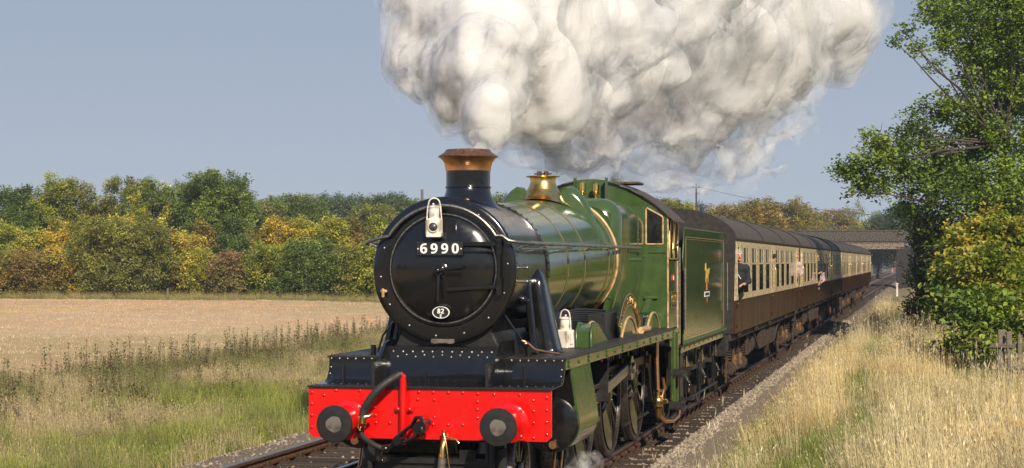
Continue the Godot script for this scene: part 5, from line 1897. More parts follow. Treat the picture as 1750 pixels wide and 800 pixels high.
# ---------------------------------------------------------------- track
func track() -> void:
	var m := MB.new()
	var rows := []
	var pr := [[-6.3, -0.5], [-5.9, -0.42], [-5.2, -0.22], [-4.6, -0.19], [-4.2, -0.225], [-2.6, -0.225], [-2.0, -0.225], [-1.5, -0.215], [-1.2, -0.23], [0.0, -0.225], [1.25, -0.228], [1.4, -0.2], [1.7, -0.24], [2.05, -0.43], [2.3, -0.52]]
	var zs := []
	var z := 24.0
	while z > -60.0:
		zs.append(z); z -= 0.35
	while z > -900.0:
		zs.append(z); z -= 4.0
	var cols := []
	for zz in zs:
		var row := []
		for p in pr:
			row.append(Vector3(p[0] + 0.06 * noise.get_noise_2d(zz * 9.0, p[0] * 5.0), p[1] + 0.035 * noise.get_noise_2d(p[0] * 20.0, zz * 14.0), zz))
			var dusty := 1.0 if p[0] < 1.3 and p[0] > -4.6 else 0.0
			cols.append(Color(0.80, 0.74, 0.66).lerp(Color(0.62, 0.44, 0.28), dusty * 0.85))
		rows.append(row)
	m.surf(rows)
	m.c = PackedColorArray(cols)
	tag(obj("ballast_bed", m, M.ballast_bed), "", "", "", "structure")
	# loose stones on the bed
	var stone_meshes := []
	for k in 3:
		m = MB.new()
		var pts := []
		for i in 12:
			pts.append(Vector3(rng.randf_range(0.75, 1.15), 0, 0))
		var w := []
		for r in 4:
			var ring := []
			for i in 6:
				var a := TAU * i / 6.0 + r * 0.4
				var th := PI * (r + 0.5) / 4.0
				ring.append(Vector3(sin(th) * cos(a), cos(th) * 0.7, sin(th) * sin(a)) * rng.randf_range(0.7, 1.1))
			w.append(ring)
		for r in 3:
			for i in 6:
				m.flat([w[r][i], w[r][(i + 1) % 6], w[r + 1][(i + 1) % 6]])
				m.flat([w[r][i], w[r + 1][(i + 1) % 6], w[r + 1][i]])
		m.flat([w[0][0], w[0][2], w[0][4]]); m.flat([w[0][0], w[0][1], w[0][2]]); m.flat([w[0][2], w[0][3], w[0][4]]); m.flat([w[0][4], w[0][5], w[0][0]])
		stone_meshes.append(m.mesh())
	var ts := [[], [], []]
	var cs := [[], [], []]
	for n in 42000:
		var zz := 1.0 - 75.0 * pow(rng.randf(), 1.35)
		var u := rng.randf()
		var xx := rng.randf_range(1.28, 2.12) if u < 0.5 else rng.randf_range(0.8, 1.4) if u < 0.62 else rng.randf_range(-0.7, 0.7) if u < 0.7 else rng.randf_range(-5.5, -4.0) if u < 0.86 else rng.randf_range(-4.2, -1.2)
		var yy := -0.222
		if xx > 1.3: yy = -0.205
		if xx > 1.5: yy = lerpf(-0.2, -0.45, clampf((xx - 1.5) / 0.55, 0, 1))
		if xx < -5.2: yy = lerpf(-0.2, -0.4, clampf((-5.2 - xx) / 0.6, 0, 1))
		var s := rng.randf_range(0.014, 0.034)
		var k := n % 3
		ts[k].append(Transform3D(Basis.from_euler(Vector3(rng.randf() * TAU, rng.randf() * TAU, 0)) * Basis.from_scale(Vector3(s, s * rng.randf_range(0.6, 1.0), s * rng.randf_range(0.8, 1.4))), Vector3(xx, yy + s * 0.3, zz)))
		var g := rng.randf_range(0.14, 0.42)
		var tint := Color(g, g * 0.82, g * 0.62)
		if xx < 1.25 and xx > -4.5: tint = tint.lerp(Color(0.28, 0.18, 0.105), 0.55)
		cs[k].append(tint)
	var heap := Node3D.new()
	heap.name = "ballast_stones"
	add_child(heap, true)
	small(heap)
	for k in 3:
		copies("stones", stone_meshes[k], M.stones, ts[k], cs[k], heap)
	# the two tracks
	for tr in 2:
		var o := Node3D.new()
		o.name = "railway_track"
		o.position = Vector3([0.0, -3.2][tr], 0, 0)
		add_child(o, true)
		tag(o, "", "", "", "structure")
		for s in [-1.0, 1.0]:
			m = MB.new()
			m.prism([Vector2(s * 0.7175, -0.012), Vector2(s * 0.7175, -0.05), Vector2(s * 0.74, -0.062), Vector2(s * 0.743, -0.1), Vector2(s * 0.722, -0.115), Vector2(s * 0.722, -0.148), Vector2(s * 0.786, -0.148), Vector2(s * 0.786, -0.115), Vector2(s * 0.764, -0.1), Vector2(s * 0.766, -0.062), Vector2(s * 0.7875, -0.05), Vector2(s * 0.7875, -0.012)], -900.0, 26.0)
			var r := obj("rail", m, M.rail_rust, o)
			m = MB.new()
			m.prism([Vector2(s * 0.719, -0.0125), Vector2(s * 0.727, -0.002), Vector2(s * 0.74, 0.0), Vector2(s * 0.765, 0.0), Vector2(s * 0.778, -0.002), Vector2(s * 0.786, -0.0125)], -900.0, 26.0)
			obj("rail_top", m, M.rail_top, r)
		var sm := []
		for k in 4:
			m = MB.new()
			m.col = Color(1, 1, 1).lerp(Color(0.7, 0.62, 0.55), k / 3.0)
			m.box(Vector3(0, -0.245, 0), Vector3(2.59, 0.125, 0.25), 0.012)
			sm.append(m.mesh())
		m = MB.new()
		for s in [-1.0, 1.0]:
			m.box(Vector3(s * 0.752, -0.172, 0), Vector3(0.32, 0.03, 0.17), 0.008)
			m.box(Vector3(s * 0.815, -0.13, 0), Vector3(0.05, 0.08, 0.1), 0.012)
			m.box(Vector3(s * 0.68, -0.125, 0), Vector3(0.05, 0.08, 0.12), 0.012)
			m.box(Vector3(s * 0.81, -0.085, 0), Vector3(0.045, 0.05, 0.16), 0.008)
			for g in [-0.13, 0.14]:
				m.cyl(Vector3(s * 0.752 + g, -0.16, 0.04), Vector3(s * 0.752 + g, -0.13, 0.04), 0.018, 6)
		var chair := m.mesh()
		var far := MB.new()
		for k in (190 if tr == 0 else 70):
			var zz := 4.0 - 0.7 * k
			if tr == 1 and k > 40: zz = -124.0 - (k - 40) * 0.7
			var sl := obj("sleeper", sm[rng.randi() % 4], M.sleeper, o)
			sl.position = Vector3(rng.randf_range(-0.03, 0.03), rng.randf_range(0.0, 0.012), zz)
			sl.rotation.y = rng.randf_range(-0.012, 0.012)
			if zz > -48.0:
				var ch := obj("rail_chair", chair, M.chair_iron, sl)
				ch.position.x = -sl.position.x
		for k in 400:
			var zz := -129.5 - 0.7 * k
			if tr == 1 and zz > -145.5: continue
			far.col = Color(0.85, 0.8, 0.75)
			far.box(Vector3(0, -0.25, zz), Vector3(2.59, 0.125, 0.25))
		tag(obj("far_sleepers", far, M.sleeper, o), "", "", "", "stuff")
	m = MB.new()   # fishplated joints on the near rail
	for zz in [-12.6, -30.9, -49.2]:
		m.box(Vector3(0.80, -0.08, zz), Vector3(0.03, 0.06, 0.5), 0.006)
		for g in [-0.18, -0.06, 0.06, 0.18]:
			m.cyl(Vector3(0.81, -0.08, zz + g), Vector3(0.845, -0.08, zz + g), 0.022, 6)
	obj("fishplate", m, M.rail_rust, get_node("railway_track"))

# ---------------------------------------------------------------- bridges and lineside
func bridges() -> void:
	var b := thing("road_bridge", "brick and steel road bridge spanning the line behind the last coach", "bridge", "", Vector3(0, 0, -195))
	var m := MB.new()
	m.box(Vector3(4.2, 1.6, -4.0), Vector3(4.0, 5.4, 9.0), 0.05)
	m.box(Vector3(7.4, 1.6, -1.5), Vector3(2.6, 5.4, 2.0), 0.05)
	obj("abutment", m, M.blue_brick, b)
	m = MB.new()
	m.box(Vector3(-9.0, 1.6, -4.0), Vector3(4.0, 5.4, 9.0), 0.05)
	obj("abutment", m, M.blue_brick, b)
	m = MB.new()
	m.box(Vector3(-2.3, 4.42, 0.46), Vector3(10.8, 0.72, 0.06), 0.01)
	for k in 9:
		m.box(Vector3(-7.2 + k * 1.22, 4.42, 0.5), Vector3(0.09, 0.66, 0.05), 0.008)
	m.box(Vector3(-2.3, 4.07, 0.44), Vector3(10.8, 0.06, 0.28), 0.01)
	m.box(Vector3(-2.3, 4.78, 0.44), Vector3(10.8, 0.06, 0.28), 0.01)
	obj("girder", m, M.girder_paint, b)
	m = MB.new()
	m.box(Vector3(-2.3, 4.45, -4.0), Vector3(10.8, 0.5, 8.8))
	m.box(Vector3(-2.3, 4.88, 0.35), Vector3(15.5, 0.14, 0.5), 0.02)
	obj("deck", m, M.blue_brick, b)
	m = MB.new()
	m.box(Vector3(-1.2, 5.5, 0.2), Vector3(13.0, 1.12, 0.42), 0.02)
	m.box(Vector3(-1.2, 6.12, 0.2), Vector3(13.0, 0.13, 0.52), 0.03)
	obj("parapet", m, M.parapet_brick, b)
	m = MB.new()
	m.box(Vector3(-8.1, 5.3, 0.2), Vector3(1.5, 1.6, 0.6), 0.02)
	m.box(Vector3(-8.1, 6.18, 0.2), Vector3(1.62, 0.16, 0.72), 0.03)
	obj("end_pier", m, M.parapet_brick, b)
	m = MB.new()
	m.ball(Vector3(-4.6, 6.35, 0.2), 0.19, 10)
	m.box(Vector3(-4.6, 6.2, 0.2), Vector3(0.4, 0.12, 0.4), 0.02)
	obj("finial", m, M.parapet_brick, b)
	m = MB.new()
	m.box(Vector3(-2.3, 5.5, -8.2), Vector3(15.0, 1.3, 0.4), 0.02)
	obj("parapet", m, M.blue_brick, b)
	var f := thing("girder_bridge", "distant girder bridge with pale railings glimpsed through the road bridge", "bridge", "", Vector3(-2.6, 0, -409))
	m = MB.new()
	m.box(Vector3(0, 5.2, 0), Vector3(16, 1.0, 3.0), 0.03)
	m.box(Vector3(0, 5.9, 1.4), Vector3(16, 0.12, 0.3), 0.02)
	obj("girder", m, M.girder_paint, f)
	m = MB.new()
	m.box(Vector3(0, 7.4, 1.4), Vector3(16, 0.14, 0.14), 0.02)
	obj("railing", m, M.white_enamel, f)
	for k in 12:
		m = MB.new()
		m.box(Vector3(-6 + k * 1.1, 6.7, 1.4), Vector3(0.35, 1.3, 0.1), 0.02)
		obj("railing_post", m, M.white_enamel, f)
	m = MB.new()
	for q in [[-2.2, 1.9], [6.5, 3.0], [-8.5, 2.0]]:
		m = MB.new()
		m.box(Vector3(q[0], 2.1, 0), Vector3(q[1], 5.2, 3.2), 0.04)
		obj("pier", m, M.blue_brick, f)

func small_things() -> void:
	hand_lamp("white oil headlamp with round lens hung high on the smokebox door", Vector3(-0.06, 2.985, -0.46), 0.12, 0.92)
	hand_lamp("white oil lamp standing on the running plate beside the steam pipe", Vector3(0.9, 1.687, -2.95), 2.7)
	var m := MB.new()
	var o := thing("marker_post", "short white marker post in the grass just this side of the bridge", "marker post", "", Vector3(2.95, -0.35, -144))
	m.box(Vector3(0, 0.55, 0), Vector3(0.16, 1.1, 0.16), 0.02)
	m.box(Vector3(0, 1.12, 0), Vector3(0.24, 0.1, 0.24), 0.03)
	obj("post", m, M.white_enamel, o)
	# old timber fence at the right edge
	var fz := -25.2
	o = thing("wooden_fence", "weathered grey wooden fence at the foot of the yellowing bush", "fence", "", Vector3(6.9, gy(6.9, fz), fz))
	for d in [[-0.05, 0.16, 1.32, 0.0], [0.14, 0.13, 1.27, 0.12], [0.33, 0.1, 1.22, 0.3], [0.9, 0.13, 1.25, 0.5], [1.5, 0.13, 1.2, 0.8], [2.1, 0.14, 1.25, 1.1]]:
		m = MB.new()
		m.box(Vector3(0, d[2] / 2 - 0.1, 0), Vector3(d[1], d[2] + 0.2, 0.07), 0.012)
		var p := obj("post", m, M.old_wood, o)
		p.position = Vector3(d[0], 0, d[3])
		p.rotation = Vector3(rng.randf_range(-0.04, 0.04), 0.35, rng.randf_range(-0.05, 0.05))
	for y in [0.45, 0.95]:
		m = MB.new()
		m.bar(Vector3(-0.3, y, 0.0), Vector3(2.3, y + 0.03, 1.2), 0.05, 0.1, Vector3.UP, 0.01)
		obj("rail", m, M.old_wood, o)
	# poles and wires
	o = thing("telegraph_pole", "thin brown telegraph pole with a cross-arm rising above the trees behind the cab", "telegraph pole", "", Vector3(-22.25, 0, -210.5))
	m = MB.new()
	m.cyl(Vector3.ZERO, Vector3(0, 12.3, 0), 0.15, 10, 0.1)
	obj("pole", m, M.bark, o)
	m = MB.new()
	m.box(Vector3(0, 11.8, 0), Vector3(0.9, 0.1, 0.1), 0.01)
	for x in [-0.4, 0.4]: m.cyl(Vector3(x, 11.85, 0), Vector3(x, 12.0, 0), 0.03, 6)
	obj("cross_arm", m, M.bark, o)
	for w in [[Vector3(-22.3, 11.95, -210.5), Vector3(-75, 10.5, -200)], [Vector3(-22.2, 11.95, -210.5), Vector3(22, 5.2, -96)]]:
		m = MB.new()
		var ps := []
		for k in 31:
			var t := k / 30.0
			ps.append((w[0] as Vector3).lerp(w[1], t) - Vector3(0, 1.6 * 4 * t * (1 - t), 0))
		m.tube(ps, 0.02, 5)
		tag(obj("overhead_wire", m, M.black_satin), ["sagging overhead wire running left from the telegraph pole", "sagging overhead wire crossing the sky right of the telegraph pole"][0 if w[1].x < -50 else 1], "wire", "wires on the telegraph pole")
	o = thing("timber_post", "slim pale post top standing above the woods left of the chimney", "post", "", Vector3(-34.4, 0, -126))
	m = MB.new()
	m.cyl(Vector3.ZERO, Vector3(0, 8.5, 0), 0.14, 8, 0.11)
	obj("pole", m, M.old_wood, o)
	o = thing("timber_post", "slim pale post half hidden in the orange bushes of the left treeline", "post", "", Vector3(-50.3, 0, -119))
	m = MB.new()
	m.cyl(Vector3.ZERO, Vector3(0, 6.2, 0), 0.12, 8, 0.1)
	obj("pole", m, M.old_wood, o)
	o = thing("fence_stake", "small pale stake at the field's far edge below the brown bush", "stake", "", Vector3(-44.9, 0.1, -99))
	m = MB.new()
	m.box(Vector3(0, 0.35, 0), Vector3(0.12, 0.8, 0.12), 0.02)
	obj("stake", m, M.old_wood, o)

# ---------------------------------------------------------------- trees
const PAL := {
	"dark": [[0.055, 0.085, 0.018], [0.09, 0.125, 0.024], [0.07, 0.095, 0.018]],
	"mid": [[0.10, 0.135, 0.025], [0.14, 0.18, 0.03], [0.085, 0.11, 0.022]],
	"lime": [[0.19, 0.21, 0.03], [0.26, 0.26, 0.035], [0.13, 0.15, 0.025]],
	"olive": [[0.14, 0.145, 0.03], [0.19, 0.18, 0.034], [0.11, 0.115, 0.026]],
	"speck": [[0.11, 0.14, 0.025], [0.15, 0.17, 0.03], [0.44, 0.38, 0.05]],
	"yellow": [[0.26, 0.24, 0.032], [0.36, 0.30, 0.04], [0.17, 0.18, 0.028]],
	"gold": [[0.34, 0.26, 0.035], [0.42, 0.30, 0.04], [0.19, 0.18, 0.03]],
	"orange": [[0.38, 0.22, 0.04], [0.26, 0.21, 0.035], [0.17, 0.16, 0.03]],
	"orange2": [[0.23, 0.15, 0.04], [0.18, 0.15, 0.036], [0.14, 0.14, 0.034]],
	"rust": [[0.18, 0.125, 0.036], [0.16, 0.14, 0.03], [0.20, 0.16, 0.034]],
	"brown": [[0.20, 0.125, 0.055], [0.16, 0.11, 0.045], [0.14, 0.115, 0.036]],
	"far": [[0.065, 0.095, 0.03], [0.095, 0.125, 0.038], [0.06, 0.08, 0.028]],
	"pine": [[0.05, 0.08, 0.04], [0.07, 0.10, 0.045], [0.045, 0.065, 0.03]],
	"poplar": [[0.15, 0.145, 0.05], [0.18, 0.16, 0.055], [0.13, 0.125, 0.045]],
	"ash": [[0.11, 0.18, 0.026], [0.18, 0.27, 0.036], [0.085, 0.14, 0.02]],
	"maple": [[0.19, 0.27, 0.03], [0.29, 0.34, 0.04], [0.13, 0.20, 0.025]],
	"maple_gold": [[0.42, 0.36, 0.05], [0.46, 0.36, 0.055], [0.3, 0.3, 0.04]],
}
var clumps := []

func leaf_clump(n: int, len_: float, flat_: float) -> ArrayMesh:   # small folded leaves scattered through a ball of radius 1
	var m := MB.new()
	for i in n:
		var d := Vector3(rng.randfn(), rng.randfn(), rng.randfn()).normalized()
		var p := d * pow(rng.randf(), 0.45)
		p.y *= flat_
		var a := Basis.from_euler(Vector3(rng.randf_range(-1.1, 0.5), rng.randf() * TAU, rng.randf_range(-0.9, 0.9)))
		var l := len_ * rng.randf_range(0.7, 1.25)
		var w := l * 0.34
		var t := 0.75 + 0.5 * rng.randf()
		m.col = Color(t, t * rng.randf_range(0.94, 1.06), t * 0.95)
		var nn := a * Vector3(0, 1, 0)
		var b0 := p
		var b1 := p + a * Vector3(0, -l * 0.12, l)
		var e0 := p + a * Vector3(w, l * 0.1, l * 0.45)
		var e1 := p + a * Vector3(-w, l * 0.1, l * 0.45)
		var n0 := (a * Vector3(-0.3, 1, 0)).normalized()
		var n1 := (a * Vector3(0.3, 1, 0)).normalized()
		m.face([b0, e0, b1], n0)
		m.face([b0, b1, e1], n1)
	return m.mesh()

# fills lobes [x, y, z, r] with leaf clumps; pal = three colours
func crown(parent: Node, lobes: Array, pal: Array, cl: float, dens: float, called := "crown", squash := 0.85, hole := 0.0, set_ := 0) -> void:
	var ts := [[], [], []]
	var cs := [[], [], []]
	for b in lobes:
		var c := Vector3(b[0], b[1], b[2])
		var r: float = b[3]
		var n := int(dens * r * r / (cl * cl))
		var tone := rng.randf_range(0.82, 1.18)
		var base: Array = pal[rng.randi() % 3]
		for i in n:
			var d := Vector3(rng.randfn(), rng.randfn(), rng.randfn()).normalized()
			var p := c + Vector3(d.x, d.y * squash, d.z) * r * pow(rng.randf(), 0.4)
			if hole > 0.0 and noise.get_noise_3d(p.x * 14.0, p.y * 14.0, p.z * 14.0) < hole - 0.5:
				continue
			var s := cl * rng.randf_range(0.75, 1.25)
			var k := rng.randi() % 3
			ts[k].append(Transform3D(Basis.from_euler(Vector3(rng.randf_range(-0.4, 0.4), rng.randf() * TAU, rng.randf_range(-0.4, 0.4))).scaled(Vector3(s, s, s)), p))
			var q: Array = base if rng.randf() < 0.62 else pal[rng.randi() % 3]
			var t := tone * rng.randf_range(0.8, 1.2)
			cs[k].append(Color(q[0] * t, q[1] * t, q[2] * t))
	for k in 3:
		if ts[k].size() > 8:
			small(copies(called, clumps[set_ * 3 + k], M.leaf, ts[k], cs[k], parent))

func limb(m: MB, a: Vector3, b: Vector3, r0: float, r1: float, wob := 0.12) -> void:
	var ps := []
	var L := a.distance_to(b)
	for k in 7:
		var t := k / 6.0
		ps.append(a.lerp(b, t) + Vector3(rng.randf_range(-1, 1), rng.randf_range(-0.3, 0.6), rng.randf_range(-1, 1)) * wob * L * 0.25 * sin(PI * t))
	m.tube(ps, r0, 7, r1)

func tree(called: String, label: String, cat: String, group: String, x: float, z: float, top: float, w: float, pal: String) -> void:
	var g := gy(x, z)
	var o := thing(called, label, cat, group, Vector3(x, g, z))
	var h := top - g
	var shrub := called in ["hawthorn", "holly_bush", "field_maple"]
	var low := 0.02 if shrub else 0.16
	if called == "poplar": low = 0.05
	var lobes := []
	var n := 13 if called == "poplar" else 15 if shrub else 20
	var r := w * (0.5 if called in ["poplar", "pine_tree"] else 0.72)
	var m := MB.new()
	var tr := Vector3(rng.randf_range(-0.1, 0.1) * w, h * 0.75, 0)
	limb(m, Vector3(0, -0.3, 0), tr, clampf(h * 0.022, 0.06, 0.4), 0.04, 0.06)
	var cl := clampf(-0.0022 * z + 0.2, 0.36, 0.75)
	for i in n:
		var t := (i + 0.5) / n
		var y := lerpf(low + 0.1, 0.93, t)
		var prof := pow(maxf(0.05, 1.0 - pow(2.0 * lerpf(0.12, 0.92, t) - 0.9, 2.0)), 0.6)
		if called == "poplar": prof = 0.9 - 0.5 * t
		if called == "pine_tree": prof = 0.9 * (1.0 - 0.5 * absf(t - 0.6)) if i % 3 else 0.3
		var a := i * 2.39996 + rng.randf() * 0.6
		var rr := r * prof * rng.randf_range(0.45, 0.8)
		var lr := maxf(r * rng.randf_range(0.3, 0.5), 0.5) * (0.65 + 0.35 * prof)
		var c := Vector3(cos(a) * rr, h * y, sin(a) * rr)
		c.y = minf(c.y, h - lr * 0.8)
		lobes.append([c.x, c.y, c.z, lr])
		if i % 2 == 0:
			limb(m, Vector3(tr.x * y, h * y * 0.6, 0), c, clampf(h * 0.008, 0.03, 0.12), 0.015)
	# a few twigs breaking the outline
	for i in 7:
		var a := rng.randf() * TAU
		var y := rng.randf_range(0.45, 1.0)
		lobes.append([cos(a) * r * sqrt(maxf(0.05, 1.0 - y * y)) * 1.1, h * y, sin(a) * r * 0.9, maxf(0.3, r * 0.14)])
	obj("trunk", m, M.bark, o)
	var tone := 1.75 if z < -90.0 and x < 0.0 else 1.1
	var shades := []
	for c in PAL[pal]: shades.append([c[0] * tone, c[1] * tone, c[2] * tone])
	crown(o, lobes, shades, cl, 9.0 if not shrub else 11.0, "crown", 0.9, 0.18)

func tree_of(called: String, label: String, cat: String, foot: Vector3, lobes: Array, pal: Array, cl: float, dens: float, girth: float, hub: Vector3, set_ := 1, hole := 0.22) -> Node3D:
	var o := thing(called, label, cat, "", foot)
	var m := MB.new()
	var H := hub - foot
	limb(m, Vector3(0, -0.4, 0), H, girth, girth * 0.6, 0.05)
	var local := []
	for b in lobes:
		var c := Vector3(b[0], b[1], b[2]) - foot
		local.append([c.x, c.y, c.z, b[3]])
		var from := H if c.y > H.y * 0.8 else Vector3(0, c.y * 0.6, 0).lerp(Vector3(H.x, c.y * 0.8, H.z), 0.6)
		limb(m, from, c, clampf(girth * 0.16, 0.025, 0.08), 0.012)
		for i in 5:
			var d: Vector3 = Vector3(rng.randfn(), rng.randfn() * 0.6, rng.randfn()).normalized() * b[3]
			limb(m, c, c + d * 1.05, 0.018, 0.006)
	obj("trunk", m, M.bark, o)
	crown(o, local, pal, cl, dens, "crown", 0.85, hole, set_)
	return o

const TREES := [
		["dense_tree", -67.6, -120.7, 8.7, 4.6, "dark"],
		["dense_tree", -64.8, -119.2, 7.8, 3.3, "mid"],
		["ash_tree", -63.3, -119.6, 9.7, 3.1, "lime"],
		["ash_tree", -62.2, -120.8, 9.5, 2.9, "olive"],
		["dense_tree", -61.2, -123.1, 8.1, 2.9, "mid"],
		["ash_tree", -58.6, -121.6, 10.0, 3.0, "olive"],
		["ash_tree", -55.6, -121.3, 9.5, 3.8, "speck"],
		["dense_tree", -54.2, -124.7, 9.5, 2.9, "mid"],
		["dense_tree", -49.4, -119.6, 9.5, 5.5, "mid"],
		["dense_tree", -48.8, -122.8, 8.2, 2.8, "dark"],
		["field_maple", -63.8, -112.3, 5.8, 2.7, "lime"],
		["field_maple", -60.6, -111.0, 5.1, 3.2, "yellow"],
		["field_maple", -58.5, -111.4, 5.7, 3.2, "gold"],
		["field_maple", -56.8, -112.8, 5.9, 3.1, "yellow"],
		["field_maple", -54.9, -113.3, 6.0, 3.4, "gold"],
		["field_maple", -52.6, -112.7, 5.4, 2.2, "lime"],
		["hawthorn", -51.1, -113.1, 5.3, 2.5, "orange"],
		["field_maple", -49.0, -112.5, 4.9, 2.4, "gold"],
		["hawthorn", -48.4, -114.7, 5.7, 1.8, "rust"],
		["field_maple", -45.7, -113.2, 4.7, 2.6, "dark"],
		["hawthorn", -44.6, -115.5, 5.0, 2.5, "rust"],
		["field_maple", -42.8, -115.9, 5.9, 3.0, "gold"],
		["field_maple", -40.8, -116.4, 6.0, 2.9, "yellow"],
		["field_maple", -38.7, -116.8, 6.1, 3.0, "yellow"],
		["hawthorn", -36.9, -118.3, 5.8, 2.7, "rust"],
		["field_maple", -35.2, -118.6, 6.3, 3.0, "lime"],
		["hawthorn", -58.8, -104.2, 3.2, 4.9, "rust"],
		["field_maple", -56.4, -106.8, 3.8, 3.0, "gold"],
		["holly_bush", -50.8, -104.9, 5.7, 5.6, "olive"],
		["hawthorn", -49.0, -108.4, 3.0, 2.6, "rust"],
		["field_maple", -47.0, -108.9, 3.4, 2.6, "yellow"],
		["hawthorn", -43.5, -107.6, 3.3, 3.2, "brown"],
		["hawthorn", -40.9, -108.2, 3.8, 3.6, "lime"],
		["hawthorn", -37.7, -107.8, 4.1, 3.9, "mid"],
		["hawthorn", -35.5, -109.3, 3.8, 3.4, "olive"],
		["hawthorn", -32.8, -108.9, 4.1, 3.8, "lime"],
		["wood_tree", -69.1, -184.9, 9.4, 5.4, "olive"],
		["wood_tree", -69.1, -195.1, 10.5, 7.8, "mid"],
		["wood_tree", -75.9, -229.5, 11.9, 4.9, "far"],
		["wood_tree", -72.7, -232.2, 12.1, 5.8, "far"],
		["wood_tree", -68.7, -231.0, 12.1, 5.7, "far"],
		["wood_tree", -64.5, -229.9, 11.5, 5.7, "far"],
		["wood_tree", -58.3, -192.4, 9.4, 5.5, "olive"],
		["wood_tree", -59.8, -227.9, 10.8, 7.2, "far"],
		["wood_tree", -51.0, -224.7, 11.9, 4.7, "mid"],
		["wood_tree", -48.2, -307.3, 18.7, 2.7, "far"],
		["wood_tree", -24.5, -189.6, 9.6, 6.0, "olive"],
		["wood_tree", -22.7, -194.1, 9.5, 4.7, "lime"],
		["pine_tree", -24.0, -230.7, 10.9, 3.0, "pine"],
		["wood_tree", -24.8, -220.3, 9.8, 3.8, "orange"],
		["autumn_tree", -15.6, -186.4, 8.9, 5.2, "rust"],
		["autumn_tree", -12.2, -185.2, 9.2, 5.8, "orange2"],
		["autumn_tree", -11.6, -223.2, 10.2, 6.5, "rust"],
		["autumn_tree", -8.8, -228.9, 9.5, 3.1, "olive"],
		["wood_tree", -8.2, -285.4, 11.0, 6.6, "orange2"],
		["poplar", -5.4, -306.5, 13.6, 3.4, "poplar"],
		["wood_tree", -2.2, -296.9, 10.5, 4.9, "mid"],
		["wood_tree", 1.7, -287.6, 12.3, 4.9, "dark"]]
const TREE_LABELS := ["dark green tree at the very left end of the tall treeline", "rounded mid-green tree beside the dark one at the treeline's left end", "tall yellow-green tree, left of a close pair of crowns", "tall olive tree, right of the close yellow-green pair", "low mid-green tree in the dip between two tall crowns", "tall narrow olive tree with twin tips standing over the dip", "broad green tree flecked with yellow leaves", "slim mid-green tree squeezed beside the widest crown", "widest and tallest mid-green tree of the left treeline", "dark green tree closing the right end of the tall treeline", "yellow-green shrub at the left edge, under the dark end tree", "yellow shrub above the russet bush at the left edge", "golden shrub, second in the middle row from the left", "yellow shrub under the low tree in the dip", "golden shrub directly above the big dark round bush", "small yellow-green shrub right of the big dark round bush's top", "orange-leaved hawthorn under the yellow-flecked tree", "golden shrub with a pale post beside it", "russet hawthorn under the widest tree's left side", "dark green shrub under the widest tree's right side", "russet hawthorn under the treeline's right end", "golden shrub rising behind the green front bushes", "broad yellow shrub in the middle row near the locomotive", "yellow shrub second from the locomotive in the middle row", "russet hawthorn between yellow shrubs near the locomotive", "yellow-green shrub just left of the smokebox, middle row", "russet bush at the field's left corner, front row", "golden shrub between the russet bush and the big dark one", "big round dark green bush standing out onto the field", "low russet bush just right of the big dark round bush", "yellow shrub at the field edge below the orange hawthorn", "brown thin-leaved bush at the middle of the field's far edge", "yellow-green bush beside the brown one at the field edge", "mid-green bush, third from the locomotive along the field edge", "olive bush, second from the locomotive along the field edge", "yellow-green bush nearest the locomotive along the field edge", "hazy olive tree just beyond the treeline's right end", "hazy rounded green tree on the skyline left of the smokebox", "dark hazy wood tree left of the two on the far ridge", "dark hazy wood tree in the middle of the far ridge", "dark hazy wood tree at the right of the far ridge", "dark hazy wood tree just above the smokebox's left shoulder", "hazy olive tree below the far ridge by the smokebox", "dark hazy tree hidden behind the chimney", "hazy green tree top between the chimney and brass dome", "lone dark tree tip seen above the cab roof", "olive tree behind the rear of the cab roof", "yellow-green tree left of the telegraph pole", "blue-green wind-bent pine beside the telegraph pole", "orange tree at the foot of the telegraph pole", "russet autumn tree, leftmost of the row above the coaches", "orange-brown autumn tree, tallest of the row above the coaches", "russet autumn tree at the right of the row above the coaches", "small olive tree by the bridge's left end pier", "orange-brown tree on the skyline behind the bridge parapet", "tall slender poplar standing alone above the bridge", "pale green tree right of the slender poplar", "dark tree above the bridge's right end beside the tall ash"]
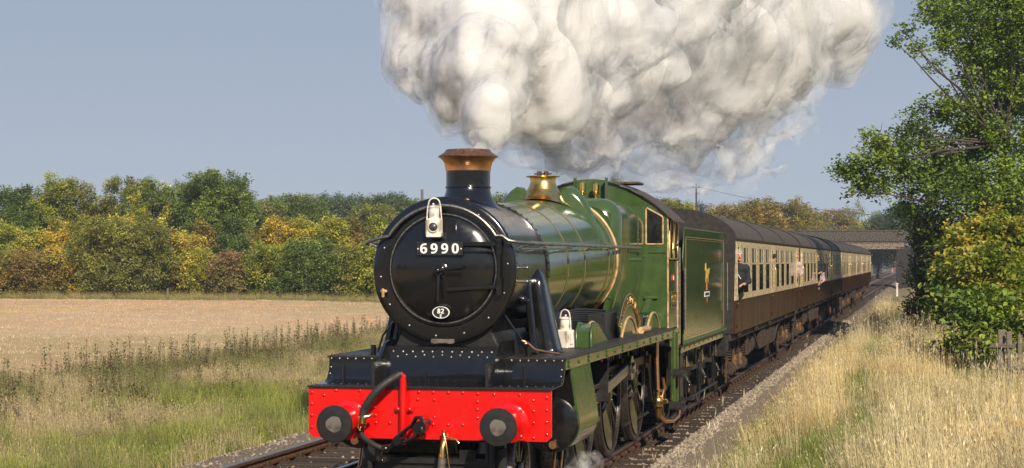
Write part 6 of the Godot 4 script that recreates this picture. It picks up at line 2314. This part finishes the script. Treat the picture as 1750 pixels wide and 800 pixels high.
const ASH_LOBES := [[7.54, 11.83, -52.63, 2.08], [6.42, 11.75, -50.09, 1.27], [5.38, 11.55, -47.57, 0.61], [4.59, 10.49, -46.26, 0.32], [4.19, 10.25, -46.18, 0.24], [4.97, 10.12, -47.50, 0.37], [5.79, 10.56, -48.82, 0.54], [6.83, 10.37, -50.20, 0.85], [8.22, 10.42, -53.95, 1.56], [8.49, 11.33, -50.56, 1.48], [5.58, 9.73, -48.79, 0.25], [6.62, 9.42, -50.17, 0.42], [7.74, 8.77, -52.72, 1.31], [6.41, 8.26, -50.14, 1.02], [5.58, 7.94, -49.96, 0.85], [4.76, 7.33, -48.64, 0.87], [4.16, 6.74, -47.37, 0.61], [3.59, 6.87, -46.10, 0.60], [3.39, 6.07, -46.07, 0.85], [2.70, 5.87, -45.92, 0.56], [2.41, 5.87, -45.85, 0.40], [3.00, 5.36, -45.99, 0.48], [3.56, 5.31, -47.26, 0.61], [4.45, 5.77, -48.60, 1.00], [5.58, 6.45, -49.99, 1.27], [6.85, 6.95, -51.41, 1.29], [8.06, 7.09, -50.53, 1.27], [8.59, 8.55, -52.92, 1.09], [5.37, 4.97, -49.96, 1.17], [6.36, 5.10, -47.88, 1.23], [7.56, 5.10, -48.15, 1.43], [8.46, 5.51, -48.34, 1.02], [4.74, 4.36, -50.98, 0.78], [9.60, 11.04, -51.95, 1.51], [9.72, 8.78, -50.87, 1.48], [9.72, 6.67, -50.90, 1.48], [9.43, 4.73, -49.72, 1.46], [7.91, 9.53, -51.60, 1.08], [8.49, 10.30, -52.87, 1.31], [7.31, 7.67, -52.64, 1.09], [6.01, 5.87, -51.24, 1.08], [8.97, 12.98, -51.79, 1.94], [7.50, 13.19, -51.46, 1.51]]
const SHADE_LOBES := [[5.36, 3.28, -49.98, 0.68], [5.56, 3.68, -48.88, 0.94], [5.15, 2.42, -51.10, 0.56], [5.57, 2.22, -50.05, 0.95], [5.25, 1.16, -49.99, 0.76], [4.98, 0.63, -49.94, 0.47], [6.15, 2.64, -47.87, 1.02], [5.73, 0.63, -46.66, 0.68]]
const MAPLE_LOBES := [[6.29, 3.14, -32.57, 0.69], [6.98, 3.30, -32.73, 0.79], [7.60, 3.14, -32.86, 0.63], [6.04, 2.36, -31.51, 0.68], [6.76, 2.37, -30.64, 0.85], [7.55, 2.20, -31.84, 0.77], [5.79, 1.61, -30.44, 0.51], [6.36, 1.48, -29.54, 0.74], [7.08, 1.34, -29.70, 0.80], [7.56, 1.04, -29.81, 0.44], [5.99, 0.82, -29.47, 0.53], [6.68, 0.64, -28.60, 0.58], [7.37, 0.45, -29.78, 0.47], [5.51, 1.89, -31.40, 0.37], [5.57, 0.40, -30.41, 0.30]]

const ASH_GREEN := [[0.17, 0.25, 0.036], [0.27, 0.36, 0.052], [0.12, 0.19, 0.028]]

func trees() -> void:
	for set_ in 2:
		for k in 3:
			clumps.append(leaf_clump([34, 26][set_], [0.36, 0.34][set_], [0.8, 0.6][set_]))
	for k in 3:   # broad maple leaves
		clumps.append(leaf_clump(20, 0.46, 0.6))
	var cats := {"dense_tree": "tree", "ash_tree": "tree", "wood_tree": "tree", "pine_tree": "tree", "autumn_tree": "tree", "poplar": "tree", "field_maple": "shrub", "hawthorn": "bush", "holly_bush": "bush"}
	for i in TREES.size():
		var t: Array = TREES[i]
		var grp := "tall trees of the left treeline" if i < 10 else "shrubs of the middle row" if i < 26 else "bushes along the field edge" if i < 36 else "far trees"
		tree(t[0], TREE_LABELS[i], cats[t[0]], grp, t[1], t[2], t[3], t[4], t[5])
	tree_of("ash_tree", "big leafy green ash tree overhanging the line from the right edge", "tree", Vector3(8.2, gy(8.2, -51), -51), ASH_LOBES, ASH_GREEN, 0.42, 11.5, 0.34, Vector3(8.0, 7.0, -51), 1, 0.3)
	tree_of("sycamore", "dark shaded young tree under the big ash, against the bridge", "tree", Vector3(5.9, gy(5.9, -49.0), -49.0), SHADE_LOBES, PAL.mid, 0.4, 20.0, 0.12, Vector3(5.8, 2.0, -49.0), 1, 0.1)
	var o := tree_of("maple_bush", "yellowing broad-leaved bush behind the old wooden fence", "bush", Vector3(6.8, gy(6.8, -30.6), -30.6), MAPLE_LOBES, PAL.maple, 0.36, 13.0, 0.09, Vector3(6.7, 1.4, -30.6), 2, 0.3)
	var tips := []
	for b in MAPLE_LOBES.slice(0, 5):
		tips.append([b[0] - 6.8, b[1] + 0.1 - o.position.y, b[2] + 30.6 + 0.1, b[3]])
	crown(o, tips, PAL.maple_gold, 0.3, 7.0, "golden_leaves", 0.9, 0.25, 2)
	# trees carrying on along the boundary behind the ash, mostly hidden by it but mirrored in the coaches
	var row := Node3D.new()
	row.name = "boundary_hedge"
	add_child(row)
	tag(row, "tall overgrown hedge along the boundary behind the big ash", "hedge", "", "stuff")
	var humps := []
	for k in 44:
		var z := -64.0 - 2.8 * k
		for y in 3:
			humps.append([9.0 + rng.randf_range(-0.9, 1.6), 0.6 + 1.5 * y + rng.randf_range(-0.4, 0.5), z + rng.randf_range(-1, 1), rng.randf_range(1.3, 2.0)])
	crown(row, humps, PAL.dark, 0.7, 9.0, "foliage", 1.0, 0.0)
	# the country behind the camera, which the paintwork mirrors
	var hedge := Node3D.new()
	hedge.name = "distant_hedgerow"
	add_child(hedge)
	tag(hedge, "long green hedgerow across the fields behind the camera", "hedgerow", "", "stuff")
	var lobes := []
	for k in 70:
		var a := lerpf(-1.2, 1.9, k / 69.0)
		var d := 110.0 + 16.0 * sin(k * 1.7)
		lobes.append([sin(a) * d + 5.0, 1.5 + 1.6 * absf(sin(k * 2.1)) + rng.randf() * 2.2, cos(a) * d + 10.0, rng.randf_range(2.4, 4.2)])
	crown(hedge, lobes, PAL.mid, 1.5, 9.0, "foliage", 1.0, 0.0)

# ---------------------------------------------------------------- grass
func blade(m: MB, p: Vector3, h: float, w: float, lean: Vector3, c0: Color, c1: Color, seed_head := false) -> void:
	var side := Vector3(-lean.z, 0, lean.x).normalized() if lean.length() > 0.01 else Vector3.RIGHT
	side = side.rotated(Vector3.UP, rng.randf_range(-0.8, 0.8))
	var prev := []
	for k in 4:
		var t := k / 3.0
		var q := p + Vector3(0, h * (t - 0.15 * t * t * lean.length() * 2.0), 0) + lean * h * t * t
		var ww := w * (1.0 - 0.8 * t)
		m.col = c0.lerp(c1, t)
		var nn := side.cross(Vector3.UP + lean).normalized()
		var cur := [m.pt(q - side * ww, nn), m.pt(q + side * ww, nn)]
		if k > 0:
			m.quad_i(prev[0], prev[1], cur[1], cur[0])
		prev = cur
	if seed_head:
		var q := p + Vector3(0, h * (1.0 - 0.3 * lean.length()), 0) + lean * h
		for k in 3:
			m.col = c1 * 0.85
			var d := Vector3(rng.randf_range(-1, 1), 1.9, rng.randf_range(-1, 1)).normalized() * h * 0.075
			var sx := Vector3(rng.randf_range(-1, 1), 0, rng.randf_range(-1, 1)).normalized() * w * 1.1
			m.flat([q, q + d * 0.5 + sx, q + d])
			m.flat([q, q + d, q + d * 0.5 - sx])

func tuft(n: int, rad: float, h: float, w: float, c0: Color, c1: Color, heads := 0.0, spread := 0.35) -> ArrayMesh:
	var m := MB.new()
	for i in n:
		var a := rng.randf() * TAU
		var r := rad * sqrt(rng.randf())
		var l := Vector3(cos(a), 0, sin(a)) * spread * rng.randf() + Vector3(-0.10, 0, 0.03)
		var t := rng.randf_range(0.8, 1.2)
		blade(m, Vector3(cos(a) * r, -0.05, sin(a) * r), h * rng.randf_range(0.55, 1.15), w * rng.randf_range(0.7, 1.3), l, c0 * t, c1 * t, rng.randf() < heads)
	return m.mesh()

func weed(h: float, col: Color, dense: float) -> ArrayMesh:   # an upright stem with side shoots and small leaves
	var m := MB.new()
	m.col = Color(0.16, 0.09, 0.05)
	var top := Vector3(rng.randf_range(-0.1, 0.1), h, rng.randf_range(-0.1, 0.1))
	m.tube([Vector3.ZERO, top * 0.5 + Vector3(0.02, 0, 0), top], 0.008, 4, 0.003, false)
	for i in int(70 * dense):
		var t := pow(rng.randf(), 0.7)
		var a := rng.randf() * TAU
		var p := top * t + Vector3(cos(a), 0, sin(a)) * 0.12 * (1.0 - t * 0.75) * rng.randf() * h
		var l := 0.075 * (1.15 - t * 0.6)
		var d := Vector3(cos(a), rng.randf_range(-0.2, 1.2), sin(a)).normalized() * l
		var s := Vector3(-sin(a), 0, cos(a)) * l * 0.28
		var k := rng.randf_range(0.7, 1.3)
		m.col = Color(col.r * k, col.g * k, col.b * k)
		m.flat([p, p + d * 0.5 + s, p + d])
		m.flat([p, p + d, p + d * 0.5 - s])
	return m.mesh()

func scatter(called: String, label: String, meshes: Array, spots: Array, cols: Array) -> void:   # spots: [x, z, scale, height scale]
	var o := Node3D.new()
	o.name = called
	add_child(o, true)
	tag(o, label, "grass", "", "stuff")
	var ts := []
	var cs := []
	for k in meshes.size():
		ts.append([]); cs.append([])
	for i in spots.size():
		var s: Array = spots[i]
		var k := rng.randi() % meshes.size()
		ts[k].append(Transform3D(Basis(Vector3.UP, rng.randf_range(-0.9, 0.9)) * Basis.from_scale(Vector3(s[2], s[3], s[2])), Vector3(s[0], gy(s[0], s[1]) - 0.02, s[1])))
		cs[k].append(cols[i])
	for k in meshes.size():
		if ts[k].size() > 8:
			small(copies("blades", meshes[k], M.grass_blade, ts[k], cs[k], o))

func grass() -> void:
	var straw := []
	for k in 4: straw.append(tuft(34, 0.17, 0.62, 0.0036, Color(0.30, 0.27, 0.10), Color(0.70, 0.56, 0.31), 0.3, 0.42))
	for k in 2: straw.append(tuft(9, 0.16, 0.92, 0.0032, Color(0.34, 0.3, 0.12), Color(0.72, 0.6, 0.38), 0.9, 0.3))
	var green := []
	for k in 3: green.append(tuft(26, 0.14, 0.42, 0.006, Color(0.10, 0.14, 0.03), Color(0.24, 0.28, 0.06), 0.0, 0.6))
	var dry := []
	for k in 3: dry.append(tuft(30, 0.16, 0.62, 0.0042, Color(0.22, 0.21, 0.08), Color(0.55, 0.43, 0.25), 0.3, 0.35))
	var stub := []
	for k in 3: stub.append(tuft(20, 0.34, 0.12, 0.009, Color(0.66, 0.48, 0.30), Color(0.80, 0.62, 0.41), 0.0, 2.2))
	var weeds := []
	for k in 4: weeds.append(weed(1.0, [Color(0.17, 0.19, 0.06), Color(0.24, 0.21, 0.08), Color(0.22, 0.15, 0.08), Color(0.14, 0.19, 0.05)][k], 1.0 + 0.3 * k))
	# right bank: straw-coloured grass with green beneath
	var sp := []
	var cs := []
	var gsp := []
	var gcs := []
	for n in 30000:
		var z := 3.0 - 100.0 * pow(rng.randf(), 1.25)
		var x := 1.95 + 15.0 * pow(rng.randf(), 1.1)
		var edge := 2.08 + 0.22 * noise.get_noise_2d(z * 8.0, 3.0)
		if x < edge: continue
		var patch := noise.get_noise_2d(x * 5.0 + 40.0, z * 2.2)
		var path := exp(-pow((x - 3.75 - 0.25 * sin(z * 0.35)) / 0.33, 2.0)) * (0.6 + 0.8 * noise.get_noise_2d(7.0, z * 4.0))
		var low := lerpf(0.34, 1.0, smoothstep(0.0, 0.9, x - edge))
		if x > 5.6 and x < 9.5 and z > -26.0 and z < -19.0: low = 0.55
		if patch + rng.randf_range(-0.25, 0.25) + path * 0.9 > 0.22 - 0.16 * smoothstep(-18.0, -6.0, z):
			var t := rng.randf_range(0.7, 1.2)
			gsp.append([x, z, rng.randf_range(0.8, 1.3), rng.randf_range(0.6, 1.15) * low])
			gcs.append(Color(t, t, t))
		elif path < 0.5:
			var t := rng.randf_range(0.78, 1.16)
			var sc := rng.randf_range(0.8, 1.2)
			sp.append([x, z, sc, sc * low * clampf(0.95 + 1.1 * noise.get_noise_2d(x * 9.0, z * 9.0 + 70.0), 0.5, 1.5)])
			t *= clampf(1.0 + 0.8 * noise.get_noise_2d(x * 11.0 + 5.0, z * 11.0), 0.7, 1.2)
			var gold := clampf(0.5 + 1.8 * noise.get_noise_2d(x * 2.2 + 15.0, z * 1.1), 0.0, 1.0)
			cs.append(Color(t * 1.02, t * lerpf(1.04, 0.95, gold) * rng.randf_range(0.96, 1.04), t * lerpf(1.05, 0.8, gold)))
			if rng.randf() < 0.45:
				gsp.append([x + 0.05, z, 1.0, rng.randf_range(0.7, 1.1)]); gcs.append(Color(0.9, 0.9, 0.9))
	for n in 90:   # weeds creeping into the ballast
		var z := -4.0 - 60.0 * rng.randf()
		gsp.append([rng.randf_range(1.55, 2.1), z, 0.7, rng.randf_range(0.4, 0.8)])
		gcs.append(Color(0.9, 1.0, 0.8))
	scatter("dry_grass", "tall straw-coloured dry grass covering the bank right of the track", straw, sp, cs)
	scatter("green_grass", "green grass patches among the dry bank right of the track", green, gsp, gcs)
	# left verge
	sp = []; cs = []; gsp = []; gcs = []
	var wsp := []
	var wcs := []
	for n in 22000:
		var z := 6.0 - 72.0 * rng.randf()
		var x := -5.3 - 8.0 * rng.randf()
		var patch := noise.get_noise_2d(x * 4.0 - 30.0, z * 2.5)
		var t := smoothstep(-7.2, -10.6, x + patch * 3.0)
		if rng.randf() > t * 0.85 + 0.16 + 0.5 * noise.get_noise_2d(x * 9.0, z * 7.0):
			var k := rng.randf_range(0.7, 1.3)
			gsp.append([x, z, rng.randf_range(0.8, 1.4), rng.randf_range(0.6, 1.4) * clampf((-5.0 - x) * 0.8, 0.4, 1.25) * (1.0 + 0.5 * noise.get_noise_2d(x * 6.0, z * 6.0 + 33.0))])
			gcs.append(Color(k * rng.randf_range(0.85, 1.25), k, k * 0.9))
		else:
			var k := rng.randf_range(0.7, 1.15)
			var g := clampf(0.35 + patch * 2.2 + smoothstep(-10.0, -11.8, x) * 0.6, 0.0, 1.0)
			sp.append([x, z, rng.randf_range(0.8, 1.2), rng.randf_range(0.7, 1.1)])
			cs.append(Color(k, k, k).lerp(Color(k * 0.36, k * 0.46, k * 0.24), g * 0.9))
		if n % 7 == 0 and x < -7.6 and noise.get_noise_2d(x * 7.0, z * 5.0) + rng.randf_range(-0.3, 0.3) > 0.0:
			var k := rng.randf_range(0.8, 1.2)
			wsp.append([x - 0.2, z, rng.randf_range(0.8, 1.3), rng.randf_range(0.75, 1.35) * smoothstep(-5.0, -11.5, x) * 0.75])
			wcs.append(Color(k, k, k))
	for n in 760:
		var z := 6.0 - 78.0 * rng.randf()
		var k := rng.randf_range(0.7, 1.2)
		var x := -11.6 - 1.6 * rng.randf()
		if noise.get_noise_2d(z * 5.0, 11.0) + rng.randf_range(-0.3, 0.3) > 0.05:
			wsp.append([x, z, rng.randf_range(0.8, 1.2), rng.randf_range(0.5, 1.15)]); wcs.append(Color(k, k, k))
	scatter("dry_grass", "rank straw and olive grass on the far verge left of the tracks", dry, sp, cs)
	scatter("green_grass", "lush short green grass beside the left-hand track", green, gsp, gcs)
	scatter("tall_weeds", "dark upright weeds lining the near edge of the stubble field", weeds, wsp, wcs)
	# stubble
	sp = []; cs = []
	for n in 34000:
		var z := -8.0 - 92.0 * pow(rng.randf(), 0.8)
		var x := -12.8 - (8.0 + 0.42 * absf(z - 18.0)) * rng.randf()
		var patch := noise.get_noise_2d(x * 0.8, z * 0.5)
		var k := rng.randf_range(0.55, 1.2)
		var c := Color(k, k * 0.97, k * 0.88)
		if patch > 0.2 and rng.randf() < 0.5: c = Color(k * 0.7, k * 0.85, k * 0.5)
		if patch < -0.2 and rng.randf() < 0.5: c = Color(k * 0.72, k * 0.6, k * 0.55)
		sp.append([x, z, rng.randf_range(0.7, 1.3), rng.randf_range(0.5, 1.4)])
		cs.append(c)
	for n in 2600:   # dead stalks left standing towards the far side
		var z := -45.0 - 52.0 * pow(rng.randf(), 0.6)
		var x := -13.5 - (8.0 + 0.42 * absf(z - 18.0)) * rng.randf()
		if noise.get_noise_2d(x * 1.2 + 50.0, z * 1.2) + rng.randf_range(-0.2, 0.2) > 0.12:
			sp.append([x, z, rng.randf_range(0.8, 1.5), rng.randf_range(2.0, 4.5)])
			var k := rng.randf_range(0.5, 0.9)
			cs.append(Color(k, k * 0.75, k * 0.62))
	scatter("stubble", "pale straw stubble of the cut field in front of the treeline", stub, sp, cs)
	sp = []; cs = []
	for n in 1500:   # rough green-brown strip where the field meets the bushes
		var x := -14.0 - 62.0 * rng.randf()
		sp.append([x, -97.5 - 6.0 * rng.randf() + (x + 45.0) * 0.12, rng.randf_range(1.4, 2.4), rng.randf_range(0.3, 1.0)])
		var k := rng.randf_range(0.6, 1.0)
		cs.append(Color(k * 0.75, k * 0.8, k * 0.5))
	scatter("rough_grass", "rough olive grass along the field's far edge under the bushes", dry, sp, cs)
	# low bushes of bramble in the left verge
	var leaves := []
	for q in [[-9.6, -14.5, 0.3], [-10.2, -15.6, 0.28], [-8.9, -13.9, 0.25], [-9.2, -17.4, 0.3], [-11.8, -27.5, 0.36], [-10.6, -8.0, 0.3], [-8.2, -11.4, 0.25], [-8.4, -19.5, 0.3]]:
		for k in 3:
			leaves.append([q[0] + rng.randf_range(-0.4, 0.4), gy(q[0], q[1]) + 0.3 * q[2] * 2.0, q[1] + rng.randf_range(-0.5, 0.5), q[2]])
	var br := Node3D.new()
	br.name = "bramble_patch"
	add_child(br)
	tag(br, "low dark green brambles in the grass left of the tracks", "bramble", "", "stuff")
	crown(br, leaves, PAL.olive, 0.16, 9.0, "leaves", 0.8, 0.0)

# ---------------------------------------------------------------- people
# bones: [from, to, radius at from, radius at to]; one smooth skin, meshed at `cell`
func skin(bones: Array, lo: Vector3, hi: Vector3, cell: float, blend: float) -> MB:
	var nx := int((hi.x - lo.x) / cell) + 2
	var ny := int((hi.y - lo.y) / cell) + 2
	var nz := int((hi.z - lo.z) / cell) + 2
	var F := PackedFloat32Array()
	F.resize(nx * ny * nz)
	var xo := PackedFloat32Array()
	var yo := PackedFloat32Array()
	var hs := PackedFloat32Array()
	var zs := []
	for k in nz:
		xo.append(lo.x); yo.append(lo.y); hs.append(cell); zs.append(hi.z - k * cell)
		for j in ny:
			for i in nx:
				var p := Vector3(lo.x + i * cell, lo.y + j * cell, zs[k])
				var q := 1.0
				for b in bones:
					var a: Vector3 = b[0]
					var d: Vector3 = b[1] - a
					var t := clampf((p - a).dot(d) / maxf(d.length_squared(), 1e-6), 0.0, 1.0)
					var e: float = (p - a - d * t).length() - lerpf(b[2], b[3], t)
					var g := clampf(0.5 + 0.5 * (e - q) / blend, 0.0, 1.0)
					q = lerpf(e, q, g) - blend * g * (1.0 - g)
				F[(k * ny + j) * nx + i] = q
	return nets(F, nx, ny, nz, xo, yo, zs, hs, 0.0)

# a head at the origin (middle of the skull), facing +z
func head(o: Node3D, at: Vector3, turn: Basis, hair: Material, cap := false) -> void:
	var h := Node3D.new()
	h.name = "head"
	h.transform = Transform3D(turn, at)
	o.add_child(h, true)
	var b := [[Vector3(0, 0.03, -0.012), Vector3(0, 0.03, 0.012), 0.083, 0.08], [Vector3(0, -0.02, 0.025), Vector3(0, -0.075, 0.045), 0.062, 0.038], [Vector3(0, -0.07, 0.06), Vector3(0, -0.085, 0.062), 0.022, 0.02],
		[Vector3(0, 0.015, 0.088), Vector3(0, -0.022, 0.108), 0.009, 0.015], [Vector3(-0.03, 0.03, 0.078), Vector3(0.03, 0.03, 0.078), 0.016, 0.016], [Vector3(-0.03, -0.02, 0.07), Vector3(-0.035, -0.035, 0.06), 0.02, 0.02], [Vector3(0.03, -0.02, 0.07), Vector3(0.035, -0.035, 0.06), 0.02, 0.02],
		[Vector3(-0.078, 0.01, -0.005), Vector3(-0.082, -0.025, 0.0), 0.014, 0.011], [Vector3(0.078, 0.01, -0.005), Vector3(0.082, -0.025, 0.0), 0.014, 0.011], [Vector3(0, -0.06, 0.0), Vector3(0, -0.17, -0.03), 0.05, 0.056]]
	obj("face", skin(b, Vector3(-0.12, -0.19, -0.12), Vector3(0.12, 0.13, 0.14), 0.008, 0.02), M.skin, h)
	var m := MB.new()
	for s in [-1.0, 1.0]:
		m.ball(Vector3(s * 0.031, 0.012, 0.079), 0.0125, 10)
	obj("eyes", m, M.eye_white, h)
	m = MB.new()
	for s in [-1.0, 1.0]:
		m.ball(Vector3(s * 0.031, 0.011, 0.087), 0.006, 8)
		m.tube([Vector3(s * 0.014, 0.032, 0.095), Vector3(s * 0.035, 0.037, 0.092), Vector3(s * 0.052, 0.03, 0.08)], 0.004, 5)
	obj("brows", m, M.skin_dark_line, h)
	m = MB.new()
	m.tube([Vector3(-0.022, -0.05, 0.083), Vector3(-0.01, -0.048, 0.09), Vector3(0.01, -0.048, 0.09), Vector3(0.022, -0.05, 0.083)], 0.0055, 6)
	obj("mouth", m, M.lip, h)
	var c := [[Vector3(0, 0.055, -0.02), Vector3(0, 0.06, 0.015), 0.083, 0.074], [Vector3(0, 0.0, -0.045), Vector3(0, -0.05, -0.05), 0.07, 0.05], [Vector3(-0.072, 0.045, 0.0), Vector3(-0.076, 0.0, -0.02), 0.02, 0.018], [Vector3(0.072, 0.045, 0.0), Vector3(0.076, 0.0, -0.02), 0.02, 0.018]]
	if cap: c.append([Vector3(0, 0.085, 0.06), Vector3(0, 0.075, 0.12), 0.04, 0.02])
	obj("cap" if cap else "hair", skin(c, Vector3(-0.12, -0.12, -0.14), Vector3(0.12, 0.16, 0.16), 0.010, 0.02), hair, h)

func hand(st: MB, wrist: Vector3, dir: Vector3, palm: Vector3) -> void:   # a palm and five bent fingers
	var d := dir.normalized()
	var u := palm.normalized()
	var s := d.cross(u).normalized()
	var b := [[wrist, wrist + d * 0.03, 0.026, 0.03], [wrist + d * 0.03 - s * 0.022, wrist + d * 0.085 - s * 0.028, 0.018, 0.013], [wrist + d * 0.03 + s * 0.022, wrist + d * 0.08 + s * 0.028, 0.018, 0.013], [wrist + d * 0.03, wrist + d * 0.09, 0.018, 0.014]]
	for k in 4:
		var r := wrist + d * (0.088 - 0.004 * absf(k - 1.3)) + s * (0.03 - 0.02 * k)
		var l: float = [0.036, 0.042, 0.04, 0.03][k]
		var q1 := r + d * l + u * 0.006
		var q2 := q1 + (d * 0.7 + u * 0.7) * l * 0.7
		var q3 := q2 + (d * 0.2 + u) * l * 0.4
		b.append([r, q1, 0.0095, 0.0088]); b.append([q1, q2, 0.0088, 0.008]); b.append([q2, q3, 0.008, 0.007])
	var t0 := wrist + d * 0.03 + s * 0.03
	b.append([t0, t0 + (d * 0.6 + s * 0.8) * 0.04, 0.013, 0.011]); b.append([t0 + (d * 0.6 + s * 0.8) * 0.04, t0 + (d * 1.1 + s * 0.9 + u * 0.3) * 0.055, 0.011, 0.009])
	var c := wrist + d * 0.09
	st.add(skin(b, c - Vector3.ONE * 0.14, c + Vector3.ONE * 0.14, 0.007, 0.012).mesh(), Transform3D())

func person(label: String, at: Vector3, turn: float, face_turn: Basis, hair: Material, coat: Material, cap := false, arm := true) -> Node3D:
	# someone leaning out of a carriage window: chest at the sill, shoulders and head outside, one forearm on the sash.
	# local axes: +z out of the window towards the camera end of the train, origin at the middle of the chest
	var o := thing("person", label, "person", "passengers leaning from the coach windows", at)
	o.rotation.y = turn
	var b := [[Vector3(0, -0.42, -0.16), Vector3(0, -0.05, -0.03), 0.14, 0.15], [Vector3(-0.15, 0.12, 0.02), Vector3(0.15, 0.12, 0.02), 0.085, 0.085], [Vector3(-0.17, 0.11, 0.02), Vector3(-0.21, -0.16, 0.0), 0.062, 0.05],
		[Vector3(-0.21, -0.16, 0.0), Vector3(-0.17, -0.34, 0.1), 0.05, 0.04], [Vector3(0.17, 0.11, 0.02), Vector3(0.22, -0.15, 0.02), 0.062, 0.05], [Vector3(0.22, -0.15, 0.02), Vector3(0.1, -0.2, 0.2), 0.05, 0.038], [Vector3(0, 0.12, 0.03), Vector3(0, 0.21, 0.05), 0.085, 0.06]]
	obj("coat", skin(b, Vector3(-0.34, -0.6, -0.34), Vector3(0.34, 0.32, 0.32), 0.021, 0.05), coat, o)
	if arm:
		var m := MB.new()
		hand(m, Vector3(0.1, -0.2, 0.21), Vector3(-0.8, -0.15, 0.5), Vector3(0, -1, 0.2))
		obj("hand", m, M.skin, o)
	head(o, Vector3(0, 0.38, 0.09), face_turn, hair, cap)
	return o

func people() -> void:
	var p := person("grey-haired person in dark coat leaning from the first door of the front coach", Vector3(1.385, 2.46, -19.3), 0.3, Basis.from_euler(Vector3(0.12, 0.05, 0.06)), M.hair_grey, M.cloth_navy)
	var m := MB.new()
	for s in [-1.0, 1.0]:
		m.lathe([Vector2(0.021, 0.0), Vector2(0.024, 0.0), Vector2(0.024, 0.004), Vector2(0.021, 0.004), Vector2(0.021, 0.0)], Vector3(s * 0.031, 0.012, 0.097), Vector3.BACK, 14)
		m.tube([Vector3(s * 0.055, 0.014, 0.097), Vector3(s * 0.084, 0.014, 0.0)], 0.002, 4)
	m.tube([Vector3(-0.008, 0.016, 0.1), Vector3(0.008, 0.016, 0.1)], 0.002, 4)
	obj("spectacles", m, M.black, p.get_node("head"))
	m = MB.new()
	m.tube([Vector3(-0.03, 0.0, 0.135), Vector3(0.0, -0.06, 0.14), Vector3(0.03, -0.1, 0.145)], 0.007, 6)
	obj("camera_strap", m, M.white_print, p)
	person("bald pink-faced person in a pale cap peering out at the front coach's rear door", Vector3(1.33, 2.5, -37.5), 0.45, Basis.from_euler(Vector3(0.1, 0.2, 0)), M.cap_tan, M.cloth_pale, true, false)
	person("brown-haired person in dark clothes leaning far out of the second coach, arm on the sash", Vector3(1.38, 2.52, -48.75), 0.3, Basis.from_euler(Vector3(0.1, 0.1, 0.1)), M.hair_brown, M.cloth_navy)
	person("person in a pale jacket looking out low beside the dark-clothed one on the second coach", Vector3(1.38, 2.18, -49.35), 0.5, Basis.from_euler(Vector3(0.1, 0.3, -0.1)), M.hair_brown, M.cloth_pale)
	# a phone held out of the front coach's middle door
	var o := thing("person", "person's raised hand holding a black camera out of the front coach's middle door", "person", "passengers leaning from the coach windows", Vector3(1.38, 2.72, -28.2))
	m = MB.new()
	hand(m, Vector3(0.02, 0, 0), Vector3(0.3, 0.9, 0.25), Vector3(-0.3, 0, 1))
	m.add(skin([[Vector3(-0.3, -0.2, -0.05), Vector3(0.02, 0.0, 0.0), 0.045, 0.028]], Vector3(-0.4, -0.3, -0.15), Vector3(0.1, 0.1, 0.1), 0.012, 0.02).mesh(), Transform3D())
	obj("arm", m, M.skin, o)
	m = MB.new()
	m.box(Vector3(0.06, 0.14, 0.06), Vector3(0.08, 0.09, 0.06), 0.01)
	m.cyl(Vector3(0.06, 0.14, 0.08), Vector3(0.06, 0.14, 0.13), 0.028, 12)
	obj("camera", m, M.black_satin, o)
	# someone in orange far down the line
	o = thing("person", "tiny figure in orange jacket standing by the line beyond the bridges", "person", "", Vector3(-2.0, -0.2, -438))
	m = skin([[Vector3(-0.1, 0.05, 0), Vector3(-0.09, 0.9, 0), 0.07, 0.1], [Vector3(0.12, 0.05, 0.05), Vector3(0.09, 0.9, 0), 0.07, 0.1]], Vector3(-0.3, -0.1, -0.3), Vector3(0.3, 1.05, 0.3), 0.04, 0.05)
	obj("trousers", m, M.cloth_pale, o)
	m = skin([[Vector3(0, 0.92, 0), Vector3(0, 1.4, 0), 0.17, 0.17], [Vector3(-0.18, 1.42, 0), Vector3(-0.28, 0.95, 0.05), 0.08, 0.06], [Vector3(0.18, 1.42, 0), Vector3(0.28, 0.95, 0.05), 0.08, 0.06], [Vector3(0, 1.45, 0), Vector3(0, 1.56, 0), 0.08, 0.06]], Vector3(-0.45, 0.7, -0.3), Vector3(0.45, 1.7, 0.3), 0.04, 0.05)
	obj("jacket", m, M.cloth_orange, o)
	head(o, Vector3(0, 1.68, 0.02), Basis(), M.hair_brown)
